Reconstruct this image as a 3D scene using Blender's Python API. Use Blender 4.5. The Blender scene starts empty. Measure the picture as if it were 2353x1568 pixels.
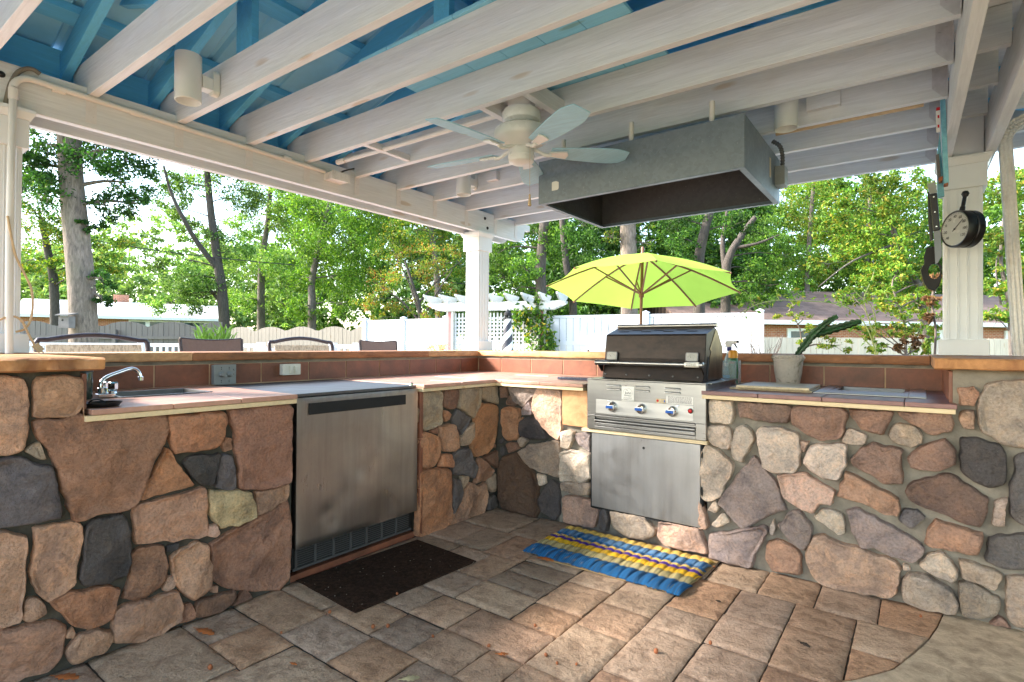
import bpy, bmesh, math, random
import numpy as np
from mathutils import Vector, Matrix, noise as mnoise

random.seed(7)
SC = bpy.context.scene
COL = SC.collection
PI = math.pi

# ---------------------------------------------------------------- camera model
CW, CH = 2353.0, 1568.0
FOC = 1245.0
YAW, PIT, ROL = [math.radians(a) for a in (36.9, 0.465, 0.34)]
FWD = Vector((-math.sin(YAW) * math.cos(PIT), math.cos(YAW) * math.cos(PIT), math.sin(PIT)))
_r0 = Vector((math.cos(YAW), math.sin(YAW), 0))
_u0 = _r0.cross(FWD)
RGT = math.cos(ROL) * _r0 + math.sin(ROL) * _u0
UPV = RGT.cross(FWD)
EYE = Vector((0, 0, 1.12))


def ray(x, y):
    return FWD + RGT * ((x - CW / 2) / FOC) - UPV * ((y - CH / 2) / FOC)


def at(x, y, d):
    return EYE + ray(x, y) * d


def onx(x, y, X):
    v = ray(x, y)
    return EYE + v * (X / v.x)


def ony(x, y, Y):
    v = ray(x, y)
    return EYE + v * (Y / v.y)


def onz(x, y, z):
    v = ray(x, y)
    return EYE + v * ((z - EYE.z) / v.z)


def crop(ox, oy, s):
    return lambda x, y: ((ox + x * s) / 1.7408, (oy + y * s) / 1.7408)


_s = 1400 / 2353
C1, C2, C3 = crop(0, 0, _s), crop(1300, 0, _s), crop(2696, 0, _s)
C4, C5, C6 = crop(0, 900, _s), crop(1300, 900, _s), crop(2696, 900, _s)
C7, C8, C9 = crop(0, 1800, _s), crop(1300, 1800, _s), crop(2696, 1800, _s)
CA = crop(0, 1480, 1180 / 1480)
CB = crop(2790, 1540, 1306 / 2008)
CC = crop(1640, 1500, 820 / 1948)
CF = crop(2300, 2000, 600 / 2352)
CG = crop(2350, 1270, 650 / 1923)
CS = crop(300, 1380, 1000 / 2353)
CT = crop(2800, 1200, 1000 / 2353)
CU = crop(3500, 700, 596 / 1168)
CV = crop(3500, 0, 596 / 1168)
CW0 = crop(0, 0, 600 / 1568)


# ---------------------------------------------------------------- colour
def lin(r, g, b, k=1.0):
    def f(c):
        c /= 255.0
        return (c / 12.92 if c <= 0.04045 else ((c + 0.055) / 1.055) ** 2.4) * k
    return (f(r), f(g), f(b), 1.0)


# ---------------------------------------------------------------- materials
class NT:
    def __init__(self, name):
        self.m = bpy.data.materials.new(name)
        self.m.use_nodes = True
        self.t = self.m.node_tree
        self.t.nodes.clear()
        self.out = self.n('ShaderNodeOutputMaterial')
        self.co = self.n('ShaderNodeTexCoord')

    def n(self, typ, **kw):
        nd = self.t.nodes.new(typ)
        for k, v in kw.items():
            setattr(nd, k, v)
        return nd

    def l(self, a, b):
        self.t.links.new(a, b)

    def coords(self, scale=(1, 1, 1), rot=(0, 0, 0), src='Object'):
        mp = self.n('ShaderNodeMapping')
        mp.inputs['Scale'].default_value = scale
        mp.inputs['Rotation'].default_value = rot
        self.l(self.co.outputs[src], mp.inputs['Vector'])
        return mp.outputs['Vector']

    def noise(self, vec, scale, detail=4, rough=0.55, dist=0.0):
        nd = self.n('ShaderNodeTexNoise')
        nd.inputs['Scale'].default_value = scale
        nd.inputs['Detail'].default_value = detail
        nd.inputs['Roughness'].default_value = rough
        nd.inputs['Distortion'].default_value = dist
        self.l(vec, nd.inputs['Vector'])
        return nd.outputs['Fac']

    def ramp(self, fac, stops):
        nd = self.n('ShaderNodeValToRGB')
        el = nd.color_ramp.elements
        while len(el) > 1:
            el.remove(el[-1])
        el[0].position = stops[0][0]
        el[0].color = stops[0][1]
        for p, c in stops[1:]:
            e = el.new(p)
            e.color = c
        self.l(fac, nd.inputs['Fac'])
        return nd.outputs['Color']

    def mix(self, fac, a, b, mode='MIX'):
        nd = self.n('ShaderNodeMix', data_type='RGBA', blend_type=mode)
        if isinstance(fac, (int, float)):
            nd.inputs[0].default_value = fac
        else:
            self.l(fac, nd.inputs[0])
        for i, v in ((6, a), (7, b)):
            if isinstance(v, tuple):
                nd.inputs[i].default_value = v
            else:
                self.l(v, nd.inputs[i])
        return nd.outputs[2]

    def maprange(self, v, a, b, c, d):
        nd = self.n('ShaderNodeMapRange')
        for i, k in enumerate((a, b, c, d)):
            nd.inputs[i + 1].default_value = k
        self.l(v, nd.inputs[0])
        return nd.outputs[0]

    def bump(self, h, strength=0.3, dist=0.01, prev=None):
        nd = self.n('ShaderNodeBump')
        nd.inputs['Strength'].default_value = strength
        nd.inputs['Distance'].default_value = dist
        self.l(h, nd.inputs['Height'])
        if prev is not None:
            self.l(prev, nd.inputs['Normal'])
        return nd.outputs['Normal']

    def attr(self, name='col'):
        nd = self.n('ShaderNodeAttribute')
        nd.attribute_name = name
        return nd.outputs['Color']

    def bsdf(self, color, rough=0.6, metal=0.0, normal=None, **kw):
        b = self.n('ShaderNodeBsdfPrincipled')
        for key, v in (('Base Color', color), ('Roughness', rough), ('Metallic', metal)):
            if isinstance(v, (tuple, int, float)):
                b.inputs[key].default_value = v
            else:
                self.l(v, b.inputs[key])
        if normal is not None:
            self.l(normal, b.inputs['Normal'])
        for k, v in kw.items():
            b.inputs[k.replace('_', ' ')].default_value = v
        self.b = b
        self.l(b.outputs[0], self.out.inputs[0])
        return b


def dark(c, k):
    return (c[0] * k, c[1] * k, c[2] * k, 1.0)


def simple(name, c, rough=0.5, metal=0.0, var=0.15, scale=8, bump=0.1, bscale=60, **kw):
    n = NT(name)
    v = n.coords()
    f = n.noise(v, scale)
    col = n.mix(n.maprange(f, 0.3, 0.7, 0, 1), dark(c, 1 - var), dark(c, 1 + var))
    nm = n.bump(n.noise(v, bscale, 3), bump, 0.004) if bump else None
    n.bsdf(col, n.maprange(f, 0.3, 0.7, max(0.02, rough - 0.06), rough + 0.06), metal, nm, **kw)
    return n.m


def painted_wood(name, c, grain_axis='x', stain=0.35):
    n = NT(name)
    sc = {'x': (1.2, 22, 22), 'y': (22, 1.2, 22), 'z': (22, 22, 1.2)}[grain_axis]
    v = n.coords(sc)
    v2 = n.coords({'x': (.8, 5, 5), 'y': (5, .8, 5), 'z': (5, 5, .8)}[grain_axis])
    v3 = n.coords()
    g = n.noise(v, 3.0, 6, 0.65, 0.8)
    w = n.noise(v2, 1.6, 4, 0.6, 1.2)
    sp = n.noise(v3, 3.5, 3, 0.5)
    vo = n.n('ShaderNodeTexVoronoi')
    vo.inputs['Scale'].default_value = 1.0
    n.l(n.coords({'x': (1.7, 7, 7), 'y': (7, 1.7, 7), 'z': (7, 7, 1.7)}[grain_axis]), vo.inputs['Vector'])
    kn = n.n('ShaderNodeMath', operation='MULTIPLY_ADD')
    n.l(w, kn.inputs[0])
    kn.inputs[1].default_value = 0.18
    n.l(vo.outputs['Distance'], kn.inputs[2])
    kn = kn.outputs[0]
    col = n.mix(n.maprange(g, 0.35, 0.7, 0, 1), dark(c, 0.88), dark(c, 1.05))
    col = n.mix(n.maprange(w, 0.45, 0.75, 0, stain), col, dark(c, 0.62))
    col = n.mix(n.maprange(sp, 0.62, 0.8, 0, 0.35), col, (c[0] * 0.86, c[1] * 0.78, c[2] * 0.70, 1))
    col = n.mix(n.maprange(kn, 0.17, 0.23, 0.75, 0), col, (c[0] * 0.72, c[1] * 0.58, c[2] * 0.44, 1))
    nm = n.bump(g, 0.55, 0.004)
    n.bsdf(col, 0.62, 0, nm)
    return n.m


def steel(name, c, rough=0.32, axis='x', dirty=0.3, metal=1.0):
    n = NT(name)
    sc = {'x': (1, 120, 120), 'y': (120, 1, 120), 'z': (120, 120, 1)}[axis]
    g = n.noise(n.coords(sc), 4, 3, 0.6)
    d = n.noise(n.coords(), 3.2, 5, 0.6, 0.6)
    d2 = n.noise(n.coords((4, 4, 1)), 6, 5, 0.7)
    sp = n.noise(n.coords(), 70, 3, 0.6)
    col = n.mix(n.maprange(d, 0.35, 0.7, 0, dirty), c, dark(c, 0.55))
    col = n.mix(n.maprange(d2, 0.55, 0.75, 0, dirty), col, (c[0] * 0.72, c[1] * 0.69, c[2] * 0.66, 1))
    col = n.mix(n.maprange(sp, 0.68, 0.74, 0, 0.25), col, dark(c, 0.5))
    stv = n.noise(n.coords({'x': (1.2, 26, 26), 'y': (26, 1.2, 26), 'z': (26, 26, 1.2)}[axis]), 1.0, 4, 0.6)
    col = n.mix(n.maprange(stv, 0.42, 0.66, 0, 0.4), col, dark(c, 0.62))
    ro = n.n('ShaderNodeMath', operation='ADD')
    n.l(n.maprange(d, 0.3, 0.75, rough - 0.07, rough + 0.14), ro.inputs[0])
    n.l(n.maprange(g, 0.3, 0.7, -0.04, 0.04), ro.inputs[1])
    nm = n.bump(g, 0.06, 0.002)
    nm = n.bump(n.noise(n.coords(), 3.0, 2), 0.12, 0.02, nm)
    n.bsdf(col, ro.outputs[0], metal, nm)
    return n.m


def stone_mat():
    n = NT('fieldstone')
    v = n.coords()
    a = n.attr('col')
    f1 = n.noise(v, 6, 6, 0.65, 0.5)
    f2 = n.noise(v, 17, 7, 0.72, 0.5)
    f3 = n.noise(v, 95, 4, 0.7)
    col = n.mix(n.maprange(f1, 0.46, 0.62, 0, 0.7), a, n.mix(1.0, a, (0.48, 0.5, 0.56, 1), 'MULTIPLY'))
    col = n.mix(n.maprange(f2, 0.46, 0.64, 0, 0.65), col, n.mix(1.0, a, (1.28, 1.15, 1.0, 1), 'MULTIPLY'))
    col = n.mix(n.maprange(f3, 0.45, 0.62, 0.0, 0.45), col, n.mix(1.0, col, (0.5, 0.48, 0.46, 1), 'MULTIPLY'))
    sp = n.noise(v, 240, 2, 0.6)
    col = n.mix(n.maprange(sp, 0.68, 0.8, 0, 0.5), col, (0.55, 0.5, 0.44, 1))
    nm = n.bump(f2, 1.0, 0.035)
    nm = n.bump(f3, 0.9, 0.006, nm)
    n.bsdf(col, n.maprange(f2, 0.3, 0.7, 0.72, 0.9), 0, nm, Specular_IOR_Level=0.35)
    return n.m


def paver_mat():
    n = NT('tumbled_paver')
    v = n.coords()
    a = n.attr('col')
    f1 = n.noise(v, 5, 5, 0.6, 0.6)
    f2 = n.noise(v, 21, 5, 0.6, 0.15)
    f3 = n.noise(v, 130, 4, 0.7)
    col = n.mix(n.maprange(f1, 0.38, 0.68, 0, 0.75), a, n.mix(1.0, a, (0.74, 0.71, 0.68, 1), 'MULTIPLY'))
    col = n.mix(n.maprange(f2, 0.38, 0.52, 0.65, 0), col, n.mix(1.0, a, (0.48, 0.43, 0.4, 1), 'MULTIPLY'))
    col = n.mix(n.maprange(f3, 0.36, 0.5, 0.5, 0), col, n.mix(1.0, col, (0.55, 0.52, 0.5, 1), 'MULTIPLY'))
    col = n.mix(n.maprange(f3, 0.55, 0.7, 0, 0.55), col, n.mix(1.0, a, (1.5, 1.4, 1.25, 1), 'MULTIPLY'))
    nm = n.bump(f2, 0.9, 0.016)
    nm = n.bump(f3, 0.8, 0.004, nm)
    n.bsdf(col, n.maprange(f2, 0.3, 0.7, 0.55, 0.85), 0, nm, Specular_IOR_Level=0.4)
    return n.m


def leaf_mat(name, trans=0.4):
    n = NT(name)
    a = n.attr('col')
    d = n.n('ShaderNodeBsdfPrincipled')
    n.l(a, d.inputs['Base Color'])
    d.inputs['Roughness'].default_value = 0.55
    d.inputs['Specular IOR Level'].default_value = 0.3
    t = n.n('ShaderNodeBsdfTranslucent')
    n.l(n.mix(1.0, a, (1.25, 1.3, 0.55, 1), 'MULTIPLY'), t.inputs['Color'])
    mx = n.n('ShaderNodeMixShader')
    mx.inputs[0].default_value = trans
    n.l(d.outputs[0], mx.inputs[1])
    n.l(t.outputs[0], mx.inputs[2])
    n.l(mx.outputs[0], n.out.inputs[0])
    return n.m


def bark_mat(name, c):
    n = NT(name)
    v = n.coords((9, 9, 2.2))
    f = n.noise(v, 2.5, 6, 0.7, 0.6)
    g = n.noise(n.coords(), 1.3, 4, 0.6)
    col = n.mix(n.maprange(f, 0.35, 0.65, 0, 1), dark(c, 0.45), dark(c, 1.15))
    col = n.mix(n.maprange(g, 0.5, 0.75, 0, 0.5), col, (c[0] * 0.7, c[1] * 0.85, c[2] * 0.6, 1))
    n.bsdf(col, 0.9, 0, n.bump(f, 0.9, 0.03))
    return n.m


def two_tone(name, c1, c2, scale, lo=0.45, hi=0.6, rough=0.7, bump=0.3, stretch=(1, 1, 1), dist=0.4, metal=0.0):
    n = NT(name)
    v = n.coords(stretch)
    f = n.noise(v, scale, 6, 0.6, dist)
    f2 = n.noise(n.coords(), scale * 7, 4, 0.65)
    col = n.mix(n.maprange(f, lo, hi, 0, 1), c1, c2)
    col = n.mix(n.maprange(f2, 0.4, 0.7, 0, 0.35), col, n.mix(1.0, col, (0.6, 0.58, 0.55, 1), 'MULTIPLY'))
    nm = n.bump(f2, bump, 0.004)
    nm = n.bump(f, bump * 0.7, 0.012, nm)
    n.bsdf(col, rough, metal, nm)
    return n.m


def galvanized(name, c, rough=0.42, metal=0.6):
    n = NT(name)
    vo = n.n('ShaderNodeTexVoronoi')
    vo.inputs['Scale'].default_value = 55
    n.l(n.coords(), vo.inputs['Vector'])
    f = n.noise(n.coords(), 4, 5, 0.65)
    sep = n.n('ShaderNodeSeparateColor')
    n.l(vo.outputs['Color'], sep.inputs[0])
    col = n.mix(n.maprange(sep.outputs[0], 0, 1, 0, 1), dark(c, 0.9), dark(c, 1.08))
    col = n.mix(n.maprange(f, 0.45, 0.72, 0, 0.3), col, dark(c, 0.6))
    sp = n.noise(n.coords(), 90, 3, 0.7)
    col = n.mix(n.maprange(sp, 0.66, 0.76, 0, 0.7), col, lin(190, 190, 188))
    n.bsdf(col, n.maprange(f, 0.3, 0.7, rough - 0.08, rough + 0.12), metal, n.bump(n.noise(n.coords(), 2.5, 2), 0.1, 0.02))
    return n.m


def brick_mat(name, c1, c2, mortar, scale, bw=0.5, rh=0.25, axis=None, ms=0.02, squash=1.0):
    n = NT(name)
    vec = n.co.outputs['UV']
    b = n.n('ShaderNodeTexBrick')
    b.inputs['Scale'].default_value = scale
    b.inputs['Color1'].default_value = c1
    b.inputs['Color2'].default_value = c2
    b.inputs['Mortar'].default_value = mortar
    b.inputs['Mortar Size'].default_value = ms
    b.inputs['Brick Width'].default_value = bw
    b.inputs['Row Height'].default_value = rh
    n.l(vec, b.inputs['Vector'])
    f = n.noise(n.coords(), 1.2, 5, 0.6)
    col = n.mix(n.maprange(f, 0.4, 0.7, 0, 0.5), b.outputs['Color'], n.mix(1.0, b.outputs['Color'], (0.6, 0.6, 0.6, 1), 'MULTIPLY'))
    n.bsdf(col, 0.85)
    return n.m


M = {}
M['white_wood_x'] = painted_wood('painted_joist_wood', lin(218, 221, 224), 'x', 0.18)
M['white_wood_y'] = painted_wood('painted_beam_wood', lin(220, 222, 224), 'y', 0.16)
M['added_wall'] = simple('added_wall_grey', lin(96, 100, 102), 0.7, 0, 0.08, 3, 0.1)  # plain grey for the added wall that blocks light
M['white_vinyl'] = simple('white_post_vinyl', lin(222, 226, 230), 0.42, 0, 0.05, 5, 0.05, 30)
M['blue_wood'] = painted_wood('blue_painted_wood', lin(104, 194, 240), 'x', 0.15)
M['blue_wood_y'] = painted_wood('blue_painted_board', lin(104, 194, 240), 'y', 0.2)
M['blue_panel'] = painted_wood('pale_blue_board', lin(140, 208, 238), 'x', 0.18)
M['blue_metal'] = simple('blue_roof_metal', lin(144, 212, 244), 0.5, 0.0, 0.12, 4, 0.08, 14)
M['bracket'] = simple('painted_bracket', lin(200, 198, 200), 0.45, 0.3, 0.1, 30, 0.15, 80)
M['mortar_dark'] = two_tone('dark_mortar', lin(80, 75, 66), lin(58, 57, 50), 9, 0.4, 0.65, 0.95, 0.9)
M['mortar_light'] = two_tone('grey_mortar', lin(144, 136, 122), lin(110, 103, 92), 6, 0.4, 0.7, 0.95, 0.9)
M['stone'] = stone_mat()
M['paver'] = paver_mat()
M['terracotta'] = two_tone('terracotta_tile', lin(142, 86, 62), lin(104, 66, 50), 7, 0.35, 0.7, 0.5, 0.15)
M['counter_tile'] = two_tone('counter_tile', lin(198, 154, 134), lin(168, 126, 110), 5, 0.35, 0.7, 0.33, 0.08)
M['counter_tile_violet'] = two_tone('violet_counter_tile', lin(140, 100, 94), lin(112, 84, 84), 5, 0.35, 0.7, 0.36, 0.08)
M['sandstone'] = two_tone('sandstone_slab', lin(204, 160, 114), lin(166, 122, 84), 6, 0.35, 0.7, 0.75, 0.4, (1, 1, 2.4), 1.6)
M['sandstone_end'] = two_tone('rough_sandstone', lin(196, 142, 92), lin(138, 92, 58), 9, 0.38, 0.66, 0.8, 0.7, (1, 1, .35), 0.6)
M['sandstone_dark'] = two_tone('brown_sandstone', lin(166, 112, 74), lin(120, 82, 56), 6, 0.35, 0.7, 0.75, 0.4, (1, 1, 2.4), 1.2)
M['sandstone_pale'] = two_tone('pale_sandstone', lin(214, 164, 116), lin(186, 128, 84), 5, 0.4, 0.7, 0.75, 0.4, (1, 1, 1.5), 2.0)
M['trim_wood'] = painted_wood('counter_trim_wood', lin(222, 200, 160), 'x', 0.2)
M['grout'] = simple('pale_grout', lin(190, 160, 130), 0.9, 0, 0.2, 12, 0.2)
M['steel'] = steel('brushed_steel', lin(172, 171, 168), 0.32, 'x', 0.45)
M['steel_dark'] = steel('dull_basin_steel', lin(120, 120, 120), 0.45, 'x', 0.4)
M['grille_dark'] = simple('dark_grille', lin(84, 84, 84), 0.5, 0.3, 0.1, 20, 0.05)
M['strap'] = simple('painted_strap', lin(216, 213, 212), 0.5, 0, 0.05, 20, 0.1)
M['steel_v'] = steel('fridge_steel', lin(172, 168, 163), 0.33, 'z', 0.4)
M['steel_panel'] = steel('bright_steel', lin(200, 198, 193), 0.42, 'x', 0.12)
M['steel_door'] = steel('door_steel', lin(196, 196, 196), 0.36, 'z', 0.65)
M['chrome'] = simple('chrome', lin(225, 228, 230), 0.08, 1.0, 0.04, 10, 0)
M['lid'] = two_tone('smoked_steel', lin(52, 42, 35), lin(30, 26, 23), 7, 0.35, 0.7, 0.38, 0.12, (1, 1, 2), 0.4, 0.6)
M['lid_side'] = two_tone('smoked_steel_side', lin(120, 106, 84), lin(60, 52, 44), 6, 0.35, 0.7, 0.3, 0.1, (1, 2, 1), 0.6, 0.9)
M['black'] = simple('black_plastic', lin(22, 22, 23), 0.35, 0, 0.2, 20, 0.05)
M['black_matte'] = simple('black_matte', lin(18, 18, 18), 0.7, 0, 0.2, 20, 0.1)
M['galv'] = galvanized('galvanized_steel', lin(118, 131, 142), 0.45, 0.35)
M['galv_dark'] = galvanized('sooty_steel', lin(98, 98, 98), 0.5)
M['lamp_white'] = simple('lamp_enamel', lin(218, 220, 216), 0.38, 0, 0.06, 6, 0.05, 40)
M['fan_white'] = simple('fan_enamel', lin(216, 219, 218), 0.3, 0, 0.04, 6, 0)
M['fan_blade'] = painted_wood('fan_blade_wood', lin(164, 206, 226), 'x', 0.06)
M['pvc'] = simple('pvc_pipe', lin(216, 214, 210), 0.4, 0, 0.06, 5, 0.05)
M['gutter'] = two_tone('aged_white_metal', lin(224, 222, 219), lin(186, 180, 174), 9, 0.5, 0.75, 0.45, 0.1, (1, 1, .4))
M['cable_tan'] = simple('tan_cable', lin(190, 165, 130), 0.55, 0, 0.12, 20, 0.1)
M['cable_grey'] = simple('grey_cable', lin(120, 112, 100), 0.6, 0, 0.15, 20, 0.1)
M['blue_knob'] = simple('blue_insert', lin(30, 90, 175), 0.35, 0, 0.1, 30, 0)
M['red'] = simple('red_button', lin(190, 25, 35), 0.25, 0, 0.05, 30, 0)
M['paper'] = simple('label_paper', lin(224, 222, 214), 0.5, 0, 0.06, 20, 0)
M['ink'] = simple('ink', lin(50, 50, 54), 0.6, 0, 0.05, 20, 0)
M['outlet_grey'] = simple('grey_outlet', lin(138, 142, 140), 0.5, 0.2, 0.08, 20, 0.05)
M['outlet_white'] = simple('white_outlet', lin(222, 218, 206), 0.45, 0, 0.06, 20, 0.05)
M['granite'] = two_tone('dark_granite', lin(40, 46, 66), lin(70, 76, 92), 120, 0.5, 0.62, 0.25, 0.05)
M['cream_stone'] = two_tone('cream_marble', lin(202, 184, 150), lin(178, 160, 128), 30, 0.4, 0.65, 0.35, 0.08)
M['pot'] = two_tone('weathered_clay', lin(188, 176, 164), lin(104, 98, 72), 9, 0.5, 0.62, 0.9, 0.5)
M['soil'] = simple('potting_soil', lin(60, 48, 38), 0.95, 0, 0.4, 40, 0.6)
M['cactus'] = two_tone('cactus_skin', lin(42, 84, 44), lin(28, 54, 30), 14, 0.4, 0.65, 0.5, 0.2)
M['mat_brown'] = two_tone('brown_mat_pile', lin(58, 42, 32), lin(38, 27, 20), 60, 0.4, 0.6, 0.98, 1.0)
def mat_pile():
    n = NT('brown_mat_pile')
    f = n.noise(n.coords(), 60, 5, .7)
    b = n.noise(n.coords((1, 1, 1)), 5, 4, .6)
    sp = n.noise(n.coords(), 75, 1, .4)
    col = n.mix(n.maprange(f, .4, .6, 0, 1), lin(40, 28, 21), lin(66, 48, 37))
    col = n.mix(n.maprange(b, .4, .7, 0, .5), col, lin(46, 36, 30))
    col = n.mix(n.maprange(sp, .765, .78, 0, .8), col, lin(190, 176, 160))
    n.bsdf(col, .98, 0, n.bump(f, 1.0, .006), Specular_IOR_Level=.1)
    return n.m


M['mat_brown'] = mat_pile()
M['cardboard'] = simple('cardboard', lin(160, 132, 92), 0.9, 0, 0.15, 10, 0.15)
M['glass'] = None
M['chair_frame'] = simple('bronze_chair_frame', lin(64, 54, 58), 0.35, 0.4, 0.1, 10, 0.05)
M['chair_fabric'] = two_tone('beige_woven_sling', lin(205, 190, 172), lin(168, 152, 136), 30, 0.45, 0.6, 0.85, 0.3, (3, 3, 1))
M['chair_sling'] = simple('brown_mesh_sling', lin(112, 92, 88), 0.7, 0, 0.12, 60, 0.3, 200)
M['chair_grey'] = simple('grey_sling', lin(190, 186, 182), 0.7, 0, 0.12, 60, 0.3, 200)
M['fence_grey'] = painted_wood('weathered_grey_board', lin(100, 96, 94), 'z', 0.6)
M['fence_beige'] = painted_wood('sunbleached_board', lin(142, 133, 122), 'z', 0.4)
M['fence_pale'] = painted_wood('pale_board', lin(212, 196, 176), 'z', 0.4)
M['fence_white'] = simple('white_vinyl', lin(206, 207, 212), 0.4, 0, 0.03, 3, 0)
M['arbor_white'] = two_tone('white_arbor_vinyl', lin(206, 206, 202), lin(170, 176, 142), 5, 0.62, 0.8, 0.5, 0.05)
M['brick_post'] = simple('reddish_insert', lin(170, 110, 106), 0.7, 0, 0.15, 12, 0.2)
M['roof_white'] = simple('pale_roof', lin(236, 234, 234), 0.6, 0, 0.05, 2, 0.05)
M['shingle'] = brick_mat('brown_shingle', lin(122, 100, 88), lin(98, 78, 68), lin(74, 60, 54), 1.0, 0.5, 0.22, ms=0.012)
M['brick'] = brick_mat('orange_brick', lin(190, 118, 84), lin(166, 96, 70), lin(196, 176, 156), 1.0, 0.22, 0.08, ms=0.008)
M['white_trim'] = simple('white_trim', lin(236, 235, 232), 0.5, 0, 0.04, 4, 0)
M['window_dark'] = simple('window_glass', lin(70, 90, 96), 0.08, 0, 0.2, 2, 0)
M['lime'] = None
M['pole_wood'] = simple('umbrella_wood', lin(112, 68, 44), 0.5, 0, 0.2, 20, 0.2)
M['bark_light'] = bark_mat('pale_bark', lin(134, 118, 106))
M['bark_dark'] = bark_mat('dark_bark', lin(82, 73, 66))
M['bark_mid'] = bark_mat('grey_bark', lin(108, 98, 90))
M['leaf'] = leaf_mat('leaves')
M['leaf_dry'] = simple('dry_leaf', lin(170, 96, 44), 0.8, 0, 0.4, 25, 0.3)
M['leaf_pale'] = simple('pale_leaf', lin(176, 160, 120), 0.8, 0, 0.3, 25, 0.3)
M['bird_wood'] = simple('birdhouse_wood', lin(120, 112, 110), 0.7, 0, 0.2, 12, 0.2)
M['concrete'] = two_tone('brushed_concrete', lin(208, 186, 156), lin(150, 130, 106), 16.0, 0.35, 0.7, 0.9, 0.6)
M['deck'] = two_tone('pool_deck', lin(186, 187, 188), lin(164, 165, 166), 0.6, 0.35, 0.7, 0.9, 0.3)
M['lawn'] = two_tone('lawn', lin(96, 112, 58), lin(70, 84, 44), 0.5, 0.35, 0.7, 0.95, 0.3)
M['sand'] = simple('joint_sand', lin(62, 54, 46), 0.95, 0, 0.3, 50, 0.6, 200)
M['tape_white'] = simple('white_plastic', lin(228, 226, 222), 0.4, 0, 0.05, 12, 0)
M['blue_bar'] = two_tone('light_blue_paint', lin(132, 196, 212), lin(112, 176, 196), 20, 0.4, 0.6, 0.6, 0.2)
M['rust'] = simple('rusty_wood', lin(150, 86, 48), 0.7, 0, 0.25, 30, 0.2)
M['knife_steel'] = simple('blade_steel', lin(104, 106, 108), 0.4, 0.8, 0.08, 30, 0)
M['bristle'] = simple('brass_bristle', lin(120, 100, 60), 0.6, 0.3, 0.3, 60, 0.3)
M['orange'] = simple('orange_plastic', lin(238, 160, 40), 0.35, 0, 0.05, 12, 0)
M['green_label'] = simple('green_plastic', lin(28, 104, 60), 0.35, 0, 0.06, 12, 0)
M['navy'] = simple('navy_plastic', lin(34, 44, 120), 0.35, 0, 0.06, 12, 0)
M['sky_label'] = simple('blue_label', lin(60, 160, 220), 0.4, 0, 0.06, 12, 0)
M['white_plastic'] = simple('white_spray_plastic', lin(234, 234, 232), 0.4, 0, 0.03, 12, 0)
M['teal_glass'] = simple('dark_green_plastic', lin(12, 44, 34), 0.2, 0, 0.1, 12, 0)


def clear_mat(name, c, rough=0.08, alpha=0.25):
    n = NT(name)
    f = n.noise(n.coords(), 20, 3)
    g = n.n('ShaderNodeBsdfPrincipled')
    n.l(n.mix(f, dark(c, .9), c), g.inputs['Base Color'])
    g.inputs['Roughness'].default_value = rough
    t = n.n('ShaderNodeBsdfTransparent')
    mx = n.n('ShaderNodeMixShader')
    mx.inputs[0].default_value = alpha
    n.l(t.outputs[0], mx.inputs[1])
    n.l(g.outputs[0], mx.inputs[2])
    n.l(mx.outputs[0], n.out.inputs[0])
    return n.m


M['clear'] = clear_mat('clear_plastic', lin(225, 232, 232), 0.1, 0.28)
M['clear_bottle'] = clear_mat('clear_bottle', lin(190, 222, 226), 0.08, 0.5)


def cloth_mat():
    n = NT('lime_canvas')
    f = n.noise(n.coords(), 2.2, 4, 0.6)
    fine = n.noise(n.coords((60, 60, 60)), 4, 2)
    c = lin(162, 192, 82)
    col = n.mix(n.maprange(f, 0.4, 0.75, 0, 0.3), c, dark(c, 0.72))
    d = n.n('ShaderNodeBsdfDiffuse')
    n.l(col, d.inputs['Color'])
    n.l(n.bump(fine, 0.2, 0.002), d.inputs['Normal'])
    t = n.n('ShaderNodeBsdfTranslucent')
    n.l(n.mix(1.0, col, (0.98, 1.0, 0.92, 1), 'MULTIPLY'), t.inputs['Color'])
    mx = n.n('ShaderNodeMixShader')
    mx.inputs[0].default_value = 0.38
    n.l(d.outputs[0], mx.inputs[1])
    n.l(t.outputs[0], mx.inputs[2])
    n.l(mx.outputs[0], n.out.inputs[0])
    return n.m


M['lime'] = cloth_mat()


def rope_mat():
    n = NT('braided_rope')
    a = n.attr('col')
    w = n.n('ShaderNodeTexWave', wave_type='BANDS', bands_direction='DIAGONAL')
    w.inputs['Scale'].default_value = 46
    w.inputs['Distortion'].default_value = 1.5
    w.inputs['Detail'].default_value = 1
    n.l(n.coords(), w.inputs['Vector'])
    f = n.noise(n.coords(), 300, 2)
    col = n.mix(n.maprange(w.outputs['Fac'], 0.0, 0.5, 0.75, 0), a, n.mix(1.0, a, (0.3, 0.28, 0.3, 1), 'MULTIPLY'))
    col = n.mix(n.maprange(f, 0.5, 0.8, 0, 0.3), col, n.mix(1.0, a, (1.4, 1.4, 1.4, 1), 'MULTIPLY'))
    n.bsdf(col, 0.7, 0, n.bump(w.outputs['Fac'], 0.8, 0.004))
    return n.m


M['rope'] = rope_mat()


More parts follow.
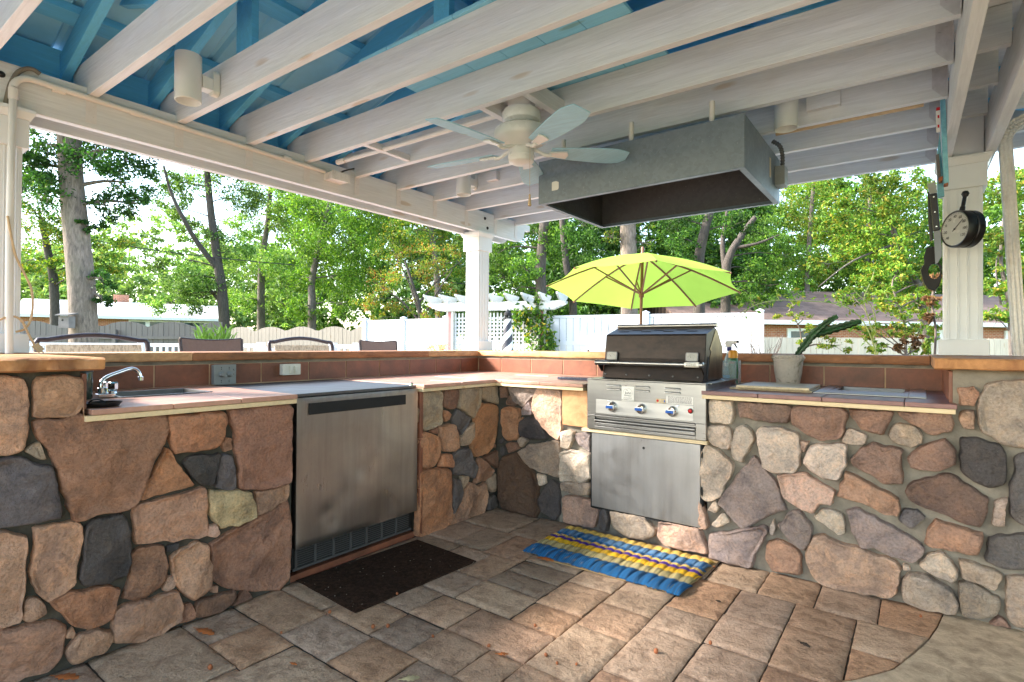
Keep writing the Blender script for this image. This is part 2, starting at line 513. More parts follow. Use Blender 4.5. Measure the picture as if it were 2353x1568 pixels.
# ---------------------------------------------------------------- mesh builder
class MB:
    def __init__(self):
        self.v, self.f, self.c, self.uv = [], [], [], []
        self.usecol = False

    def add(self, verts, faces, col=None):
        o = len(self.v)
        self.v.extend([tuple(p) for p in verts])
        self.f.extend([tuple(i + o for i in fc) for fc in faces])
        if col is not None:
            self.usecol = True
        self.c.extend([col or (0.5, 0.5, 0.5, 1)] * len(verts))
        return self

    def box(self, x0, x1, y0, y1, z0, z1, col=None):
        vs = [(x0, y0, z0), (x1, y0, z0), (x1, y1, z0), (x0, y1, z0), (x0, y0, z1), (x1, y0, z1), (x1, y1, z1), (x0, y1, z1)]
        return self.add(vs, [(0, 3, 2, 1), (4, 5, 6, 7), (0, 1, 5, 4), (1, 2, 6, 5), (2, 3, 7, 6), (3, 0, 4, 7)], col)

    def hexa(self, vs, col=None):
        return self.add(vs, [(0, 3, 2, 1), (4, 5, 6, 7), (0, 1, 5, 4), (1, 2, 6, 5), (2, 3, 7, 6), (3, 0, 4, 7)], col)

    def bar(self, a, b, w, h, up=(0, 0, 1), col=None):
        """box of section w (sideways) x h (along up) from a to b, centred on the line"""
        a, b = Vector(a), Vector(b)
        d = (b - a).normalized()
        s = d.cross(Vector(up)).normalized()
        u = s.cross(d).normalized()
        vs = []
        for p in (a, b):
            vs += [p - s * w / 2 - u * h / 2, p + s * w / 2 - u * h / 2, p + s * w / 2 + u * h / 2, p - s * w / 2 + u * h / 2]
        return self.add(vs, [(0, 1, 2, 3), (7, 6, 5, 4), (0, 4, 5, 1), (1, 5, 6, 2), (2, 6, 7, 3), (3, 7, 4, 0)], col)

    def tube(self, path, r, seg=10, caps=True, col=None):
        P = [Vector(p) for p in path]
        rs = r if isinstance(r, (list, tuple)) else [r] * len(P)
        vs, fs = [], []
        d0 = (P[1] - P[0]).normalized()
        ref = Vector((0, 0, 1)) if abs(d0.z) < 0.9 else Vector((1, 0, 0))
        s = d0.cross(ref).normalized()
        for i, p in enumerate(P):
            d = (P[min(i + 1, len(P) - 1)] - P[max(i - 1, 0)])
            d = d.normalized() if d.length > 1e-9 else d0
            s = (s - d * s.dot(d))
            s = s.normalized() if s.length > 1e-6 else d.orthogonal().normalized()
            t = d.cross(s)
            for k in range(seg):
                a = 2 * PI * k / seg
                vs.append(p + (s * math.cos(a) + t * math.sin(a)) * rs[i])
        for i in range(len(P) - 1):
            for k in range(seg):
                k2 = (k + 1) % seg
                fs.append((i * seg + k, i * seg + k2, (i + 1) * seg + k2, (i + 1) * seg + k))
        if caps:
            fs.append(tuple(range(seg - 1, -1, -1)))
            fs.append(tuple((len(P) - 1) * seg + k for k in range(seg)))
        return self.add(vs, fs, col)

    def lathe(self, prof, centre=(0, 0, 0), axis=(0, 0, 1), seg=24, col=None):
        """prof: list of (radius, height) along axis"""
        ax = Vector(axis).normalized()
        s = ax.orthogonal().normalized()
        t = ax.cross(s)
        c = Vector(centre)
        vs, fs = [], []
        for r, h in prof:
            for k in range(seg):
                a = 2 * PI * k / seg
                vs.append(c + ax * h + (s * math.cos(a) + t * math.sin(a)) * max(r, 1e-5))
        for i in range(len(prof) - 1):
            for k in range(seg):
                k2 = (k + 1) % seg
                fs.append((i * seg + k, i * seg + k2, (i + 1) * seg + k2, (i + 1) * seg + k))
        if prof[0][0] > 1e-4:
            fs.append(tuple(range(seg - 1, -1, -1)))
        if prof[-1][0] > 1e-4:
            fs.append(tuple((len(prof) - 1) * seg + k for k in range(seg)))
        return self.add(vs, fs, col)

    def prism(self, poly, off, col=None):
        """3D polygon swept by vector off"""
        n = len(poly)
        off = Vector(off)
        vs = [Vector(p) for p in poly] + [Vector(p) + off for p in poly]
        fs = [tuple(range(n - 1, -1, -1)), tuple(range(n, 2 * n))]
        for i in range(n):
            j = (i + 1) % n
            fs.append((i, j, n + j, n + i))
        return self.add(vs, fs, col)

    def build(self, name, mat, parent=None, smooth=None, bevel=0.0, uvs=None, base=None):
        org = Vector((0, 0, 0))
        if parent is not None:
            org = root_of(parent).location.copy()
        elif base is not None:
            org = Vector(base)
        else:
            a = np.array(self.v)
            lo, hi = a.min(0), a.max(0)
            org = Vector(((lo[0] + hi[0]) / 2, (lo[1] + hi[1]) / 2, lo[2]))
        me = bpy.data.meshes.new(name)
        me.from_pydata([(p[0] - org.x, p[1] - org.y, p[2] - org.z) for p in self.v], [], self.f)
        if self.usecol:
            ca = me.color_attributes.new('col', 'FLOAT_COLOR', 'POINT')
            ca.data.foreach_set('color', np.array(self.c, dtype=np.float32).ravel())
        if uvs is not None:
            ul = me.uv_layers.new(name='UVMap')
            arr = np.zeros((len(me.loops), 2), dtype=np.float32)
            for li, lp in enumerate(me.loops):
                arr[li] = uvs(self.v[lp.vertex_index])
            ul.data.foreach_set('uv', arr.ravel())
        if mat is not None:
            me.materials.append(mat)
        bm = bmesh.new()
        bm.from_mesh(me)
        bmesh.ops.recalc_face_normals(bm, faces=bm.faces)
        bm.to_mesh(me)
        bm.free()
        if smooth is not None:
            me.polygons.foreach_set('use_smooth', [True] * len(me.polygons))
            me.set_sharp_from_angle(angle=math.radians(smooth))
        o = bpy.data.objects.new(name, me)
        COL.objects.link(o)
        if parent is not None:
            o.parent = parent
        else:
            o.location = org
        if bevel:
            b = o.modifiers.new('bevel', 'BEVEL')
            b.width = bevel
            b.segments = 2
            b.limit_method = 'ANGLE'
            b.angle_limit = math.radians(35)
        return o


def root_of(o):
    while o.parent is not None:
        o = o.parent
    return o


def thing(name, label, cat, loc, group=None):
    o = bpy.data.objects.new(name, None)
    o.empty_display_size = 0.1
    COL.objects.link(o)
    o.location = Vector(loc)
    o['label'] = label
    o['category'] = cat
    if group:
        o['group'] = group
    return o


def tag(o, label, cat, group=None):
    o['label'] = label
    o['category'] = cat
    if group:
        o['group'] = group
    return o


def structure(o, label=None):
    o['kind'] = 'structure'
    if label:
        o['label'] = label
    return o


def text(body, name, loc, size, mat, parent, xdir=(1, 0, 0), ydir=(0, 0, 1), align='CENTER'):
    cu = bpy.data.curves.new(name, 'FONT')
    cu.body = body
    cu.size = size
    cu.align_x = align
    cu.align_y = 'CENTER'
    cu.extrude = 0.0004
    cu.materials.append(mat)
    tmp = bpy.data.objects.new(name, cu)
    COL.objects.link(tmp)
    dg = bpy.context.evaluated_depsgraph_get()
    me = bpy.data.meshes.new_from_object(tmp.evaluated_get(dg))
    bpy.data.objects.remove(tmp)
    me.materials.clear()
    me.materials.append(mat)
    o = bpy.data.objects.new(name, me)
    COL.objects.link(o)
    o.parent = parent
    x, y = Vector(xdir).normalized(), Vector(ydir).normalized()
    z = x.cross(y)
    m = Matrix((x, y, z)).transposed().to_4x4()
    m.translation = Vector(loc) - root_of(parent).location
    o.matrix_local = m
    return o


def copy_tree(o, parent=None, delta=(0, 0, 0)):
    c = o.copy()
    COL.objects.link(c)
    c.parent = parent
    if parent is None:
        c.location = o.location + Vector(delta)
    for ch in [k for k in bpy.data.objects if k.parent == o]:
        copy_tree(ch, c)
    return c


def arc(c, a, b, r, a0, a1, n=8):
    c, a, b = Vector(c), Vector(a), Vector(b)
    return [c + a * (r * math.cos(a0 + (a1 - a0) * i / n)) + b * (r * math.sin(a0 + (a1 - a0) * i / n)) for i in range(n + 1)]


def smooth_path(pts, n=6):
    """Catmull-Rom through pts"""
    P = [Vector(p) for p in pts]
    out = []
    for i in range(len(P) - 1):
        p0, p1, p2, p3 = P[max(i - 1, 0)], P[i], P[i + 1], P[min(i + 2, len(P) - 1)]
        for k in range(n):
            t = k / n
            out.append(0.5 * ((2 * p1) + (p2 - p0) * t + (2 * p0 - 5 * p1 + 4 * p2 - p3) * t * t + (3 * p1 - p0 - 3 * p2 + p3) * t ** 3))
    out.append(P[-1])
    return out

# ================================================================ camera, sky, sun
cam = bpy.data.cameras.new('camera')
cam.sensor_width = 36.0
cam.lens = FOC / CW * 36.0
cam.clip_end = 500
cam.clip_start = 0.02
camo = bpy.data.objects.new('camera', cam)
COL.objects.link(camo)
mw = Matrix((RGT, UPV, -FWD)).transposed().to_4x4()
mw.translation = EYE
camo.matrix_world = mw
SC.camera = camo

SUN_DIR = Vector((1.0, 0.75, -0.80)).normalized()      # direction the light travels
world = bpy.data.worlds.new('World')
SC.world = world
world.use_nodes = True
wt = world.node_tree
wt.nodes.clear()
wo = wt.nodes.new('ShaderNodeOutputWorld')
bg = wt.nodes.new('ShaderNodeBackground')
sky = wt.nodes.new('ShaderNodeTexSky')
sky.sky_type = 'NISHITA'
sky.sun_disc = False
to_sun = -SUN_DIR
sky.sun_elevation = math.asin(to_sun.z)
sky.sun_rotation = math.atan2(to_sun.x, to_sun.y)
sky.air_density = 1.2
sky.dust_density = 1.5
sky.ozone_density = 0.6
bg.inputs['Strength'].default_value = 0.15
wt.links.new(sky.outputs[0], bg.inputs[0])
wt.links.new(bg.outputs[0], wo.inputs[0])

sl = bpy.data.lights.new('sun', 'SUN')
sl.energy = 2.8
sl.angle = math.radians(9.0)
sl.color = (1.0, 0.95, 0.88)
so = bpy.data.objects.new('sun', sl)
COL.objects.link(so)
so.rotation_euler = SUN_DIR.to_track_quat('-Z', 'Y').to_euler()
so.location = (-20, -15, 20)

vs_ = SC.view_settings
vs_.view_transform = 'Standard'
vs_.look = 'None'
vs_.exposure = 2.5
vs_.gamma = 1.0
vs_.use_curve_mapping = False
SC.cycles.use_denoising = True
SC.cycles.max_bounces = 8
SC.cycles.diffuse_bounces = 5
SC.cycles.glossy_bounces = 4
SC.cycles.transmission_bounces = 6
SC.cycles.transparent_max_bounces = 8
SC.cycles.caustics_reflective = False
SC.cycles.caustics_refractive = False

# ================================================================ ground
g = MB().box(-150, 150, -120, 170, -0.6, -0.10)
structure(g.build('ground', M['lawn']))
g = MB().box(-9.5, 4.0, -9, 9.0, -0.16, -0.035)
structure(g.build('pool_deck', M['deck']))

g = MB().box(2.3, 9.0, 2.0, 5.5, -0.1, 2.34)  # unseen wall added right of the frame to cut light from that side
structure(g.build('light_blocking_wall', M['added_wall']))

# concrete slab beside the pavers, with its curved edge
edge = [(0.09, 2.97), (0.08, 2.9), (0.06, 2.77), (0.03, 2.63), (-0.015, 2.48), (-0.07, 2.32), (-0.17, 2.17), (-0.32, 2.0), (-0.55, 1.8), (-0.85, 1.55), (-1.1, 1.2), (-1.2, 0.6), (-1.22, -0.5), (-1.22, -3.5)]
poly = [(x, y, -0.03) for x, y in edge] + [(4.0, -3.5, -0.03), (4.0, 2.97, -0.03)]
g = MB().prism(poly, (0, 0, 0.028))
structure(g.build('concrete_slab', M['concrete']))

g = MB().prism([(-2.36, -3.5, -0.034), (-1.21, -3.5, -0.034)] + [(x - 0.002, y, -0.034) for x, y in reversed(edge)] + [(-2.36, 2.97, -0.034)], (0, 0, 0.022))
structure(g.build('paving_bed', M['sand']))


def edge_x(y):
    for (xa, ya), (xb, yb) in zip(edge, edge[1:]):
        if yb <= y <= ya:
            t = (ya - y) / max(ya - yb, 1e-6)
            return xa + (xb - xa) * t
    return -1.22


PAV = []


def colcuts(x0, x1, cuts):
    for a, b in zip(cuts, cuts[1:]):
        PAV.append((x0, x1, min(a, b), max(a, b)))


def rowcuts(y0, y1, cuts):
    for a, b in zip(cuts, cuts[1:]):
        PAV.append((a, b, y0, y1))


rowcuts(2.665, 2.96, [-0.83, -0.595, -0.365, -0.135, 0.13])
colcuts(-0.205, 0.06, [2.665, 2.40, 2.07, 1.8])
colcuts(-0.43, -0.205, [2.665, 2.44, 2.09, 1.86, 1.5])
colcuts(-0.66, -0.43, [2.665, 2.37, 2.105, 1.855, 1.5])
colcuts(-0.885, -0.66, [2.665, 2.30, 2.085, 1.71, 1.35, 1.0])
rowcuts(2.665, 2.96, [-1.115, -0.83])
colcuts(-1.115, -0.885, [2.665, 2.5, 2.155, 1.925, 1.57, 1.2, 0.9])
colcuts(-1.35, -1.115, [2.96, 2.6, 2.25, 1.98, 1.79])
colcuts(-1.655, -1.35, [2.96, 2.62, 2.33, 2.175, 2.01, 1.79])
rowcuts(1.57, 1.79, [-1.5, -1.115])
rowcuts(1.36, 1.57, [-1.71, -1.5, -1.27, -1.115])
rowcuts(1.575, 1.79, [-2.36, -1.95, -1.72, -1.5])
rowcuts(1.36, 1.575, [-2.36, -2.02, -1.71])
rowcuts(1.79, 2.01, [-2.36, -2.1, -1.88, -1.655])
rowcuts(2.01, 2.28, [-2.36, -2.05, -1.83, -1.655])
rowcuts(2.28, 2.6, [-2.36, -2.13, -1.9, -1.655])
rowcuts(2.6, 2.96, [-2.36, -1.98, -1.655])
rowcuts(1.15, 1.36, [-2.36, -1.98, -1.68, -1.43])
rowcuts(1.17, 1.36, [-1.43, -1.115])
rowcuts(0.85, 1.15, [-1.875, -1.43])
rowcuts(0.85, 1.17, [-1.43, -1.115])
rowcuts(0.945, 1.15, [-2.36, -2.12, -1.875])
yy = 0.85
rr = random.Random(3)
while yy > -1.6:
    h = rr.choice([0.21, 0.23, 0.34])
    xx = -2.36
    while xx < -1.22:
        w = rr.choice([0.23, 0.34, 0.46])
        PAV.append((xx, min(xx + w, -1.1), yy - h, yy if xx > -1.9 or yy < 0.8 else 0.945))
        xx += w
    yy -= h


def clip_edge(poly):
    """keep the part of a paver left of the curved concrete edge"""
    out = []
    for x, y in poly:
        ex = edge_x(y) - 0.006
        out.append((min(x, ex), y))
    return out


PCOL = [lin(196, 161, 131), lin(188, 154, 126), lin(180, 153, 130), lin(198, 157, 124), lin(185, 149, 122), lin(177, 151, 130), lin(193, 164, 137)]


def paver(mb, x0, x1, y0, y1, seed):
    rg = random.Random(seed)
    gpx, gpy = 0.0022 + rg.random() * .0016, 0.0022 + rg.random() * .0016
    x0, x1, y0, y1 = x0 + gpx, x1 - gpx, y0 + gpy, y1 - gpy
    nx = max(5, int((x1 - x0) / 0.022))
    ny = max(5, int((y1 - y0) / 0.022))
    c = PCOL[rg.randrange(len(PCOL))]
    k = rg.uniform(0.85, 1.12)
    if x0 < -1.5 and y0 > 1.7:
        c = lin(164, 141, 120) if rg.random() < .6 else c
    c = dark(c, k)
    dz = rg.uniform(-0.0025, 0.0015)
    tx, ty = rg.uniform(-.006, .006), rg.uniform(-.006, .006)
    vs, fs = [], []
    for j in range(ny + 1):
        for i in range(nx + 1):
            u, v = i / nx, j / ny
            # squeeze border columns so the rounded edge is thin
            uu = min(max((u - 1 / nx * 0.6) / (1 - 1.2 / nx), 0), 1) if 0 < i < nx else u
            vv = min(max((v - 1 / ny * 0.6) / (1 - 1.2 / ny), 0), 1) if 0 < j < ny else v
            x, y = x0 + (x1 - x0) * uu, y0 + (y1 - y0) * vv
            x, y = x, y
            bx = mnoise.noise((x * 26, y * 26, seed * .7)) * .004
            by = mnoise.noise((x * 26 + 9, y * 26, seed * .7)) * .004
            edge_ = i in (0, nx) or j in (0, ny)
            z = dz + tx * (u - .5) + ty * (v - .5) + mnoise.noise((x * 30, y * 30, seed)) * .0028 + mnoise.noise((x * 9, y * 9, seed + 5)) * .002
            if edge_:
                z -= 0.007
                x += bx * .6
                y += by * .6
            elif i in (1, nx - 1) or j in (1, ny - 1):
                z -= 0.0007 + abs(bx) * .5
            (cx, cy), = clip_edge([(x, y)])
            vs.append((cx, cy, z))
    W = nx + 1
    for j in range(ny):
        for i in range(nx):
            a = j * W + i
            fs.append((a, a + 1, a + W + 1, a + W))
    # skirt
    rim = [i for i in range(W)] + [j * W + nx for j in range(1, ny + 1)] + [ny * W + i for i in range(nx - 1, -1, -1)] + [j * W for j in range(ny - 1, 0, -1)]
    o = len(vs)
    for r_ in rim:
        p = vs[r_]
        vs.append((p[0], p[1], -0.03))
    n_ = len(rim)
    for q in range(n_):
        q2 = (q + 1) % n_
        fs.append((rim[q], rim[q2], o + q2, o + q))
    mb.add(vs, fs, c)


mb = MB()
for i, (a, b, c_, d_) in enumerate(PAV):
    ex = max(edge_x(c_), edge_x(d_))
    if a > ex - 0.02:
        continue
    paver(mb, a, b, c_, d_, i + 1)
structure(mb.build('patio_paving', M['paver'], smooth=50))

# ================================================================ the bar
XL, YR = -2.33, 2.93
BAR = thing('bar_counter', 'L-shaped outdoor bar counter faced with brown and grey fieldstone under a sandstone ledge', 'bar counter', (-2.6, 2.6, 0))

PALS = {'p': (186, 142, 112), 'o': (176, 124, 88), 'b': (132, 99, 80), 'g': (104, 98, 98), 't': (168, 146, 124), 'l': (200, 178, 154),
        'y': (196, 172, 128), 'k': (82, 76, 74), 'u': (148, 128, 120), 'r': (156, 114, 90), 'q': (196, 156, 130), 'd': (98, 74, 58)}


def stone(mb, poly, to3, colkey, seed, hmin, hmax):
    rg = random.Random(seed)
    P = [Vector((a, b)) for a, b in poly]
    for it in range(2):
        Q = []
        for i in range(len(P)):
            a, b = P[i], P[(i + 1) % len(P)]
            k = 0.07 if it == 0 else 0.23
            Q += [a.lerp(b, k), a.lerp(b, 1 - k)]
        P = Q
    L = [0]
    for i in range(len(P)):
        L.append(L[-1] + (P[(i + 1) % len(P)] - P[i]).length)
    n = int(min(72, max(20, L[-1] / 0.014)))
    out, j = [], 0
    for k in range(n):
        s = L[-1] * k / n
        while L[j + 1] < s:
            j += 1
        t = (s - L[j]) / max(L[j + 1] - L[j], 1e-9)
        p = P[j].lerp(P[(j + 1) % len(P)], t)
        q = Vector((mnoise.noise((p.x * 28, p.y * 28, seed)), mnoise.noise((p.x * 28 + 7, p.y * 28, seed)))) * 0.008
        out.append(p + q)
    c = sum(out, Vector((0, 0))) / n
    size = math.sqrt(sum((p - c).length_squared for p in out) / n)
    h = rg.uniform(hmin, hmax) * min(1.0, 0.45 + size / 0.12)
    tx, ty = rg.uniform(-.06, .06), rg.uniform(-.06, .06)
    planes = []
    for _ in range(6):
        a_ = rg.uniform(0, 2 * PI)
        m_ = rg.uniform(.03, .26)
        planes.append((math.cos(a_) * m_, math.sin(a_) * m_, rg.uniform(.0, .016)))
    rings = [(1.07, -0.012), (1.055, 0.2), (1.03, 0.66), (0.975, 0.92), (0.88, 1.0), (0.78, 1.02), (0.67, 1.03), (0.56, 1.03), (0.45, 1.03), (0.34, 1.03), (0.23, 1.03), (0.12, 1.03)]
    vs, fs = [], []
    for ri, (s, k) in enumerate(rings):
        for p in out:
            q = c + (p - c) * s
            z = h * k if k > 0 else k
            if ri > 0:
                w = min(1.0, (1 - s) / 0.1)
                fz = min(gx * (q.x - c.x) + gy * (q.y - c.y) + h0 for gx, gy, h0 in planes)
                z += w * max(fz, -.55 * h)
                f = mnoise.fractal((q.x * 9, q.y * 9, seed * 1.3), 0.9, 2.1, 4)
                rdg = abs(mnoise.noise((q.x * 6 + seed, q.y * 6, 2.2)))
                f2_ = mnoise.fractal((q.x * 26, q.y * 26, seed * .7), 0.9, 2.1, 3)
                z += w * (f * 0.0075 + f2_ * 0.004 - rdg * 0.010 + tx * (q.x - c.x) + ty * (q.y - c.y)) + (1 - w) * mnoise.noise((q.x * 40, q.y * 40, seed)) * .002
            vs.append(to3(q.x, q.y, z))
    m = len(rings)
    for r_ in range(m - 1):
        for k in range(n):
            k2 = (k + 1) % n
            fs.append((r_ * n + k, r_ * n + k2, (r_ + 1) * n + k2, (r_ + 1) * n + k))
    fs.append(tuple((m - 1) * n + k for k in range(n)))
    col = dark(lin(*PALS[colkey]), rg.uniform(1.15, 1.5))
    col = (col[0] * rg.uniform(.95, 1.05), col[1], col[2] * rg.uniform(.93, 1.07), 1)
    if DUSTY[0]:
        lum = .3 * col[0] + .55 * col[1] + .15 * col[2]
        k = DUSTY[0]
        col = (col[0] * (1 - k) + lum * 1.10 * k, col[1] * (1 - k) + lum * .98 * k, col[2] * (1 - k) + lum * .92 * k, 1)
    mb.add(vs, fs, col)


DUSTY = [0.0]
LEFT = [('p', [(-130, 50), (0, 42), (105, 45), (135, 90), (142, 180), (145, 290), (125, 385), (90, 420), (0, 428), (-130, 430)]),
        ('p', [(185, 42), (330, 30), (418, 45), (420, 150), (400, 200), (365, 228), (280, 240), (165, 238), (172, 160), (180, 90)]),
        ('t', [(125, 415), (200, 362), (225, 395), (240, 455), (190, 445)]),
        ('g', [(-130, 470), (0, 458), (60, 445), (140, 455), (210, 490), (260, 500), (285, 590), (300, 690), (300, 738), (200, 762), (60, 780), (-130, 790)]),
        ('r', [(180, 285), (215, 258), (330, 255), (420, 225), (560, 218), (720, 205), (815, 235), (845, 300), (800, 400), (760, 470), (735, 560), (690, 650), (640, 690), (520, 715), (385, 748), (350, 680), (320, 570), (285, 470), (255, 390), (210, 350)]),
        ('o', [(838, 215), (940, 188), (1110, 178), (1132, 215), (1138, 280), (1105, 370), (1080, 392), (970, 405), (880, 418), (860, 355), (850, 290)]),
        ('o', [(840, 395), (870, 440), (905, 500), (975, 575), (870, 605), (700, 652), (740, 560), (790, 490)]),
        ('k', [(922, 465), (960, 438), (1050, 428), (1108, 418), (1098, 490), (1068, 582), (1020, 572), (970, 545), (940, 500)]),
        ('g', [(1118, 428), (1165, 430), (1185, 520), (1188, 600), (1130, 598), (1082, 585), (1100, 500)]),
        ('r', [(1112, 380), (1135, 340), (1170, 345), (1170, 400), (1130, 412)]),
        ('r', [(1157, 205), (1200, 182), (1330, 172), (1440, 152), (1462, 190), (1460, 330), (1455, 560), (1340, 592), (1210, 588), (1205, 480), (1185, 400), (1190, 320), (1165, 260)]),
        ('y', [(1055, 612), (1150, 608), (1255, 608), (1280, 680), (1280, 740), (1200, 775), (1110, 792), (1065, 745), (1060, 680)]),
        ('p', [(1282, 612), (1380, 598), (1448, 570), (1445, 640), (1380, 690), (1298, 735), (1290, 670)]),
        ('r', [(1440, 650), (1465, 790), (1455, 950), (1450, 1050), (1400, 1110), (1280, 1105), (1150, 1090), (1080, 1050), (1080, 960), (1072, 875), (1160, 820), (1280, 760), (1380, 700)]),
        ('p', [(672, 720), (700, 680), (800, 655), (930, 620), (1020, 590), (1035, 640), (1040, 740), (1040, 830), (940, 850), (800, 860), (685, 870), (690, 800)]),
        ('q', [(1045, 780), (1090, 778), (1100, 820), (1080, 842), (1045, 838)]),
        ('k', [(435, 805), (465, 762), (560, 742), (620, 725), (645, 780), (655, 870), (655, 950), (635, 1020), (560, 1060), (440, 1085), (400, 1040), (425, 960), (432, 880)]),
        ('p', [(170, 800), (260, 785), (380, 768), (412, 800), (412, 880), (385, 985), (375, 1080), (330, 1110), (240, 1158), (185, 1110), (160, 1020), (175, 920)]),
        ('p', [(-130, 830), (20, 825), (130, 840), (135, 930), (120, 1000), (130, 1060), (105, 1180), (95, 1265), (0, 1285), (-130, 1290)]),
        ('p', [(135, 1150), (185, 1145), (230, 1180), (240, 1225), (170, 1262), (110, 1255)]),
        ('o', [(245, 1165), (340, 1120), (450, 1105), (560, 1082), (605, 1110), (580, 1180), (560, 1260), (440, 1305), (380, 1285), (310, 1225)]),
        ('r', [(665, 930), (700, 898), (820, 885), (835, 930), (848, 990), (835, 1050), (800, 1095), (740, 1140), (670, 1155), (622, 1140), (650, 1060)]),
        ('p', [(860, 945), (920, 905), (1000, 862), (1045, 875), (1050, 940), (1068, 1000), (1060, 1090), (1020, 1130), (975, 1160), (930, 1130), (880, 1060), (865, 1000)]),
        ('k', [(840, 880), (905, 868), (900, 905), (840, 925)]),
        ('q', [(825, 1110), (840, 1045), (875, 1040), (875, 1095)]),
        ('p', [(580, 1225), (640, 1180), (760, 1150), (890, 1112), (908, 1180), (905, 1260), (800, 1325), (690, 1365), (580, 1370), (572, 1290)]),
        ('p', [(340, 1400), (400, 1330), (500, 1305), (560, 1300), (565, 1370), (530, 1410), (440, 1450), (370, 1480), (345, 1450)]),
        ('p', [(-130, 1330), (0, 1320), (120, 1290), (260, 1262), (330, 1300), (320, 1360), (310, 1440), (250, 1510), (130, 1540), (60, 1568), (-130, 1640)]),
        ('p', [(340, 1330), (365, 1292), (385, 1320), (370, 1355), (335, 1352)]),
        ('b', [(985, 1190), (1010, 1155), (1100, 1130), (1185, 1105), (1180, 1160), (1110, 1210), (1000, 1245), (985, 1230)]),
        ('r', [(920, 1180), (965, 1165), (985, 1250), (915, 1272), (910, 1230)]),
        ('b', [(1195, 1150), (1230, 1100), (1275, 1140), (1215, 1185), (1170, 1190)]),
        ('p', [(1065, 1090), (1100, 1085), (1095, 1115), (1060, 1115)])]
MIDX = [('t', [(95, 170), (130, 135), (290, 130), (312, 180), (310, 340), (300, 470), (240, 500), (150, 522), (92, 490)]),
        ('b', [(330, 125), (420, 115), (462, 115), (465, 220), (440, 315), (370, 322), (332, 300)]),
        ('t', [(478, 112), (560, 98), (668, 100), (665, 260), (640, 340), (600, 412), (520, 350), (470, 310), (478, 200)]),
        ('t', [(692, 90), (838, 75), (832, 180), (848, 275), (760, 255), (680, 225)]),
        ('o', [(330, 335), (402, 360), (380, 430), (345, 452), (330, 400)]),
        ('g', [(400, 420), (450, 325), (520, 370), (578, 420), (545, 480), (490, 568), (460, 510)]),
        ('o', [(620, 400), (660, 330), (690, 292), (780, 280), (845, 310), (840, 420), (825, 560), (800, 650), (740, 740), (640, 772), (595, 720), (590, 640), (625, 580)]),
        ('t', [(485, 600), (520, 530), (612, 455), (615, 580), (570, 650), (490, 668)]),
        ('p', [(290, 500), (370, 475), (440, 480), (465, 590), (472, 690), (440, 722), (325, 728), (300, 600)]),
        ('r', [(200, 535), (270, 505), (268, 565)]),
        ('o', [(92, 545), (180, 555), (270, 590), (290, 660), (282, 790), (220, 870), (160, 885), (92, 860)]),
        ('o', [(310, 760), (400, 755), (418, 830), (410, 882), (280, 875)]),
        ('g', [(425, 755), (500, 702), (570, 705), (600, 800), (645, 880), (620, 980), (500, 940), (405, 945), (412, 850)]),
        ('r', [(655, 792), (720, 820), (805, 912), (740, 990), (615, 1040), (650, 920)]),
        ('b', [(710, 785), (830, 720), (842, 890), (770, 850)]),
        ('t', [(750, 985), (825, 940), (822, 1110), (775, 1118), (742, 1060)]),
        ('o', [(92, 930), (220, 900), (388, 905), (390, 1100), (385, 1400), (320, 1450), (110, 1530), (80, 1500), (90, 1200)]),
        ('g', [(412, 985), (470, 1010), (498, 1110), (470, 1220), (405, 1330), (400, 1150)]),
        ('t', [(485, 960), (565, 965), (560, 1020), (510, 1088)]),
        ('p', [(570, 1025), (640, 1070), (710, 1035), (735, 1120), (725, 1200), (700, 1320), (560, 1380), (385, 1432), (395, 1350), (490, 1200)]),
        ('k', [(742, 1180), (800, 1140), (830, 1180), (835, 1290), (735, 1300)]),
        ('b', [(805, 660), (828, 665), (825, 695), (800, 690)])]
MIDY = [('b', [(858, 90), (915, 80), (922, 210), (855, 220)]),
        ('b', [(905, 270), (935, 195), (990, 240), (1015, 292), (920, 290)]),
        ('u', [(925, 95), (1080, 80), (1210, 105), (1190, 180), (1120, 240), (1070, 300), (990, 260), (945, 160)]),
        ('q', [(1210, 125), (1280, 108), (1420, 120), (1440, 230), (1440, 400), (1425, 560), (1395, 612), (1300, 530), (1200, 420), (1165, 330), (1170, 230)]),
        ('u', [(1060, 320), (1140, 245), (1150, 320), (1155, 380), (1062, 382)]),
        ('o', [(868, 330), (900, 308), (1040, 330), (1030, 430), (1015, 610), (920, 628), (880, 580), (862, 440)]),
        ('k', [(1045, 440), (1120, 405), (1210, 430), (1260, 520), (1295, 600), (1160, 610), (1050, 580), (1028, 510)]),
        ('o', [(1035, 415), (1070, 405), (1065, 440), (1028, 455)]),
        ('t', [(1025, 610), (1060, 585), (1125, 630), (1050, 692)]),
        ('t', [(1020, 740), (1140, 665), (1412, 632), (1410, 980), (1290, 940), (1150, 890), (1080, 830)]),
        ('b', [(905, 665), (950, 640), (1020, 655), (1030, 710), (930, 745)]),
        ('k', [(850, 690), (890, 680), (900, 760), (858, 775)]),
        ('d', [(835, 900), (870, 790), (1000, 755), (1060, 830), (1165, 930), (1215, 1070), (1190, 1200), (1210, 1290), (1180, 1345), (1040, 1320), (880, 1280), (835, 1180)]),
        ('l', [(1200, 940), (1275, 960), (1290, 1040), (1220, 1058)]),
        ('k', [(1270, 1090), (1330, 1008), (1415, 1040), (1415, 1330), (1370, 1375), (1230, 1290), (1205, 1200)]),
        ('k', [(840, 620), (880, 600), (890, 640), (845, 665)])]
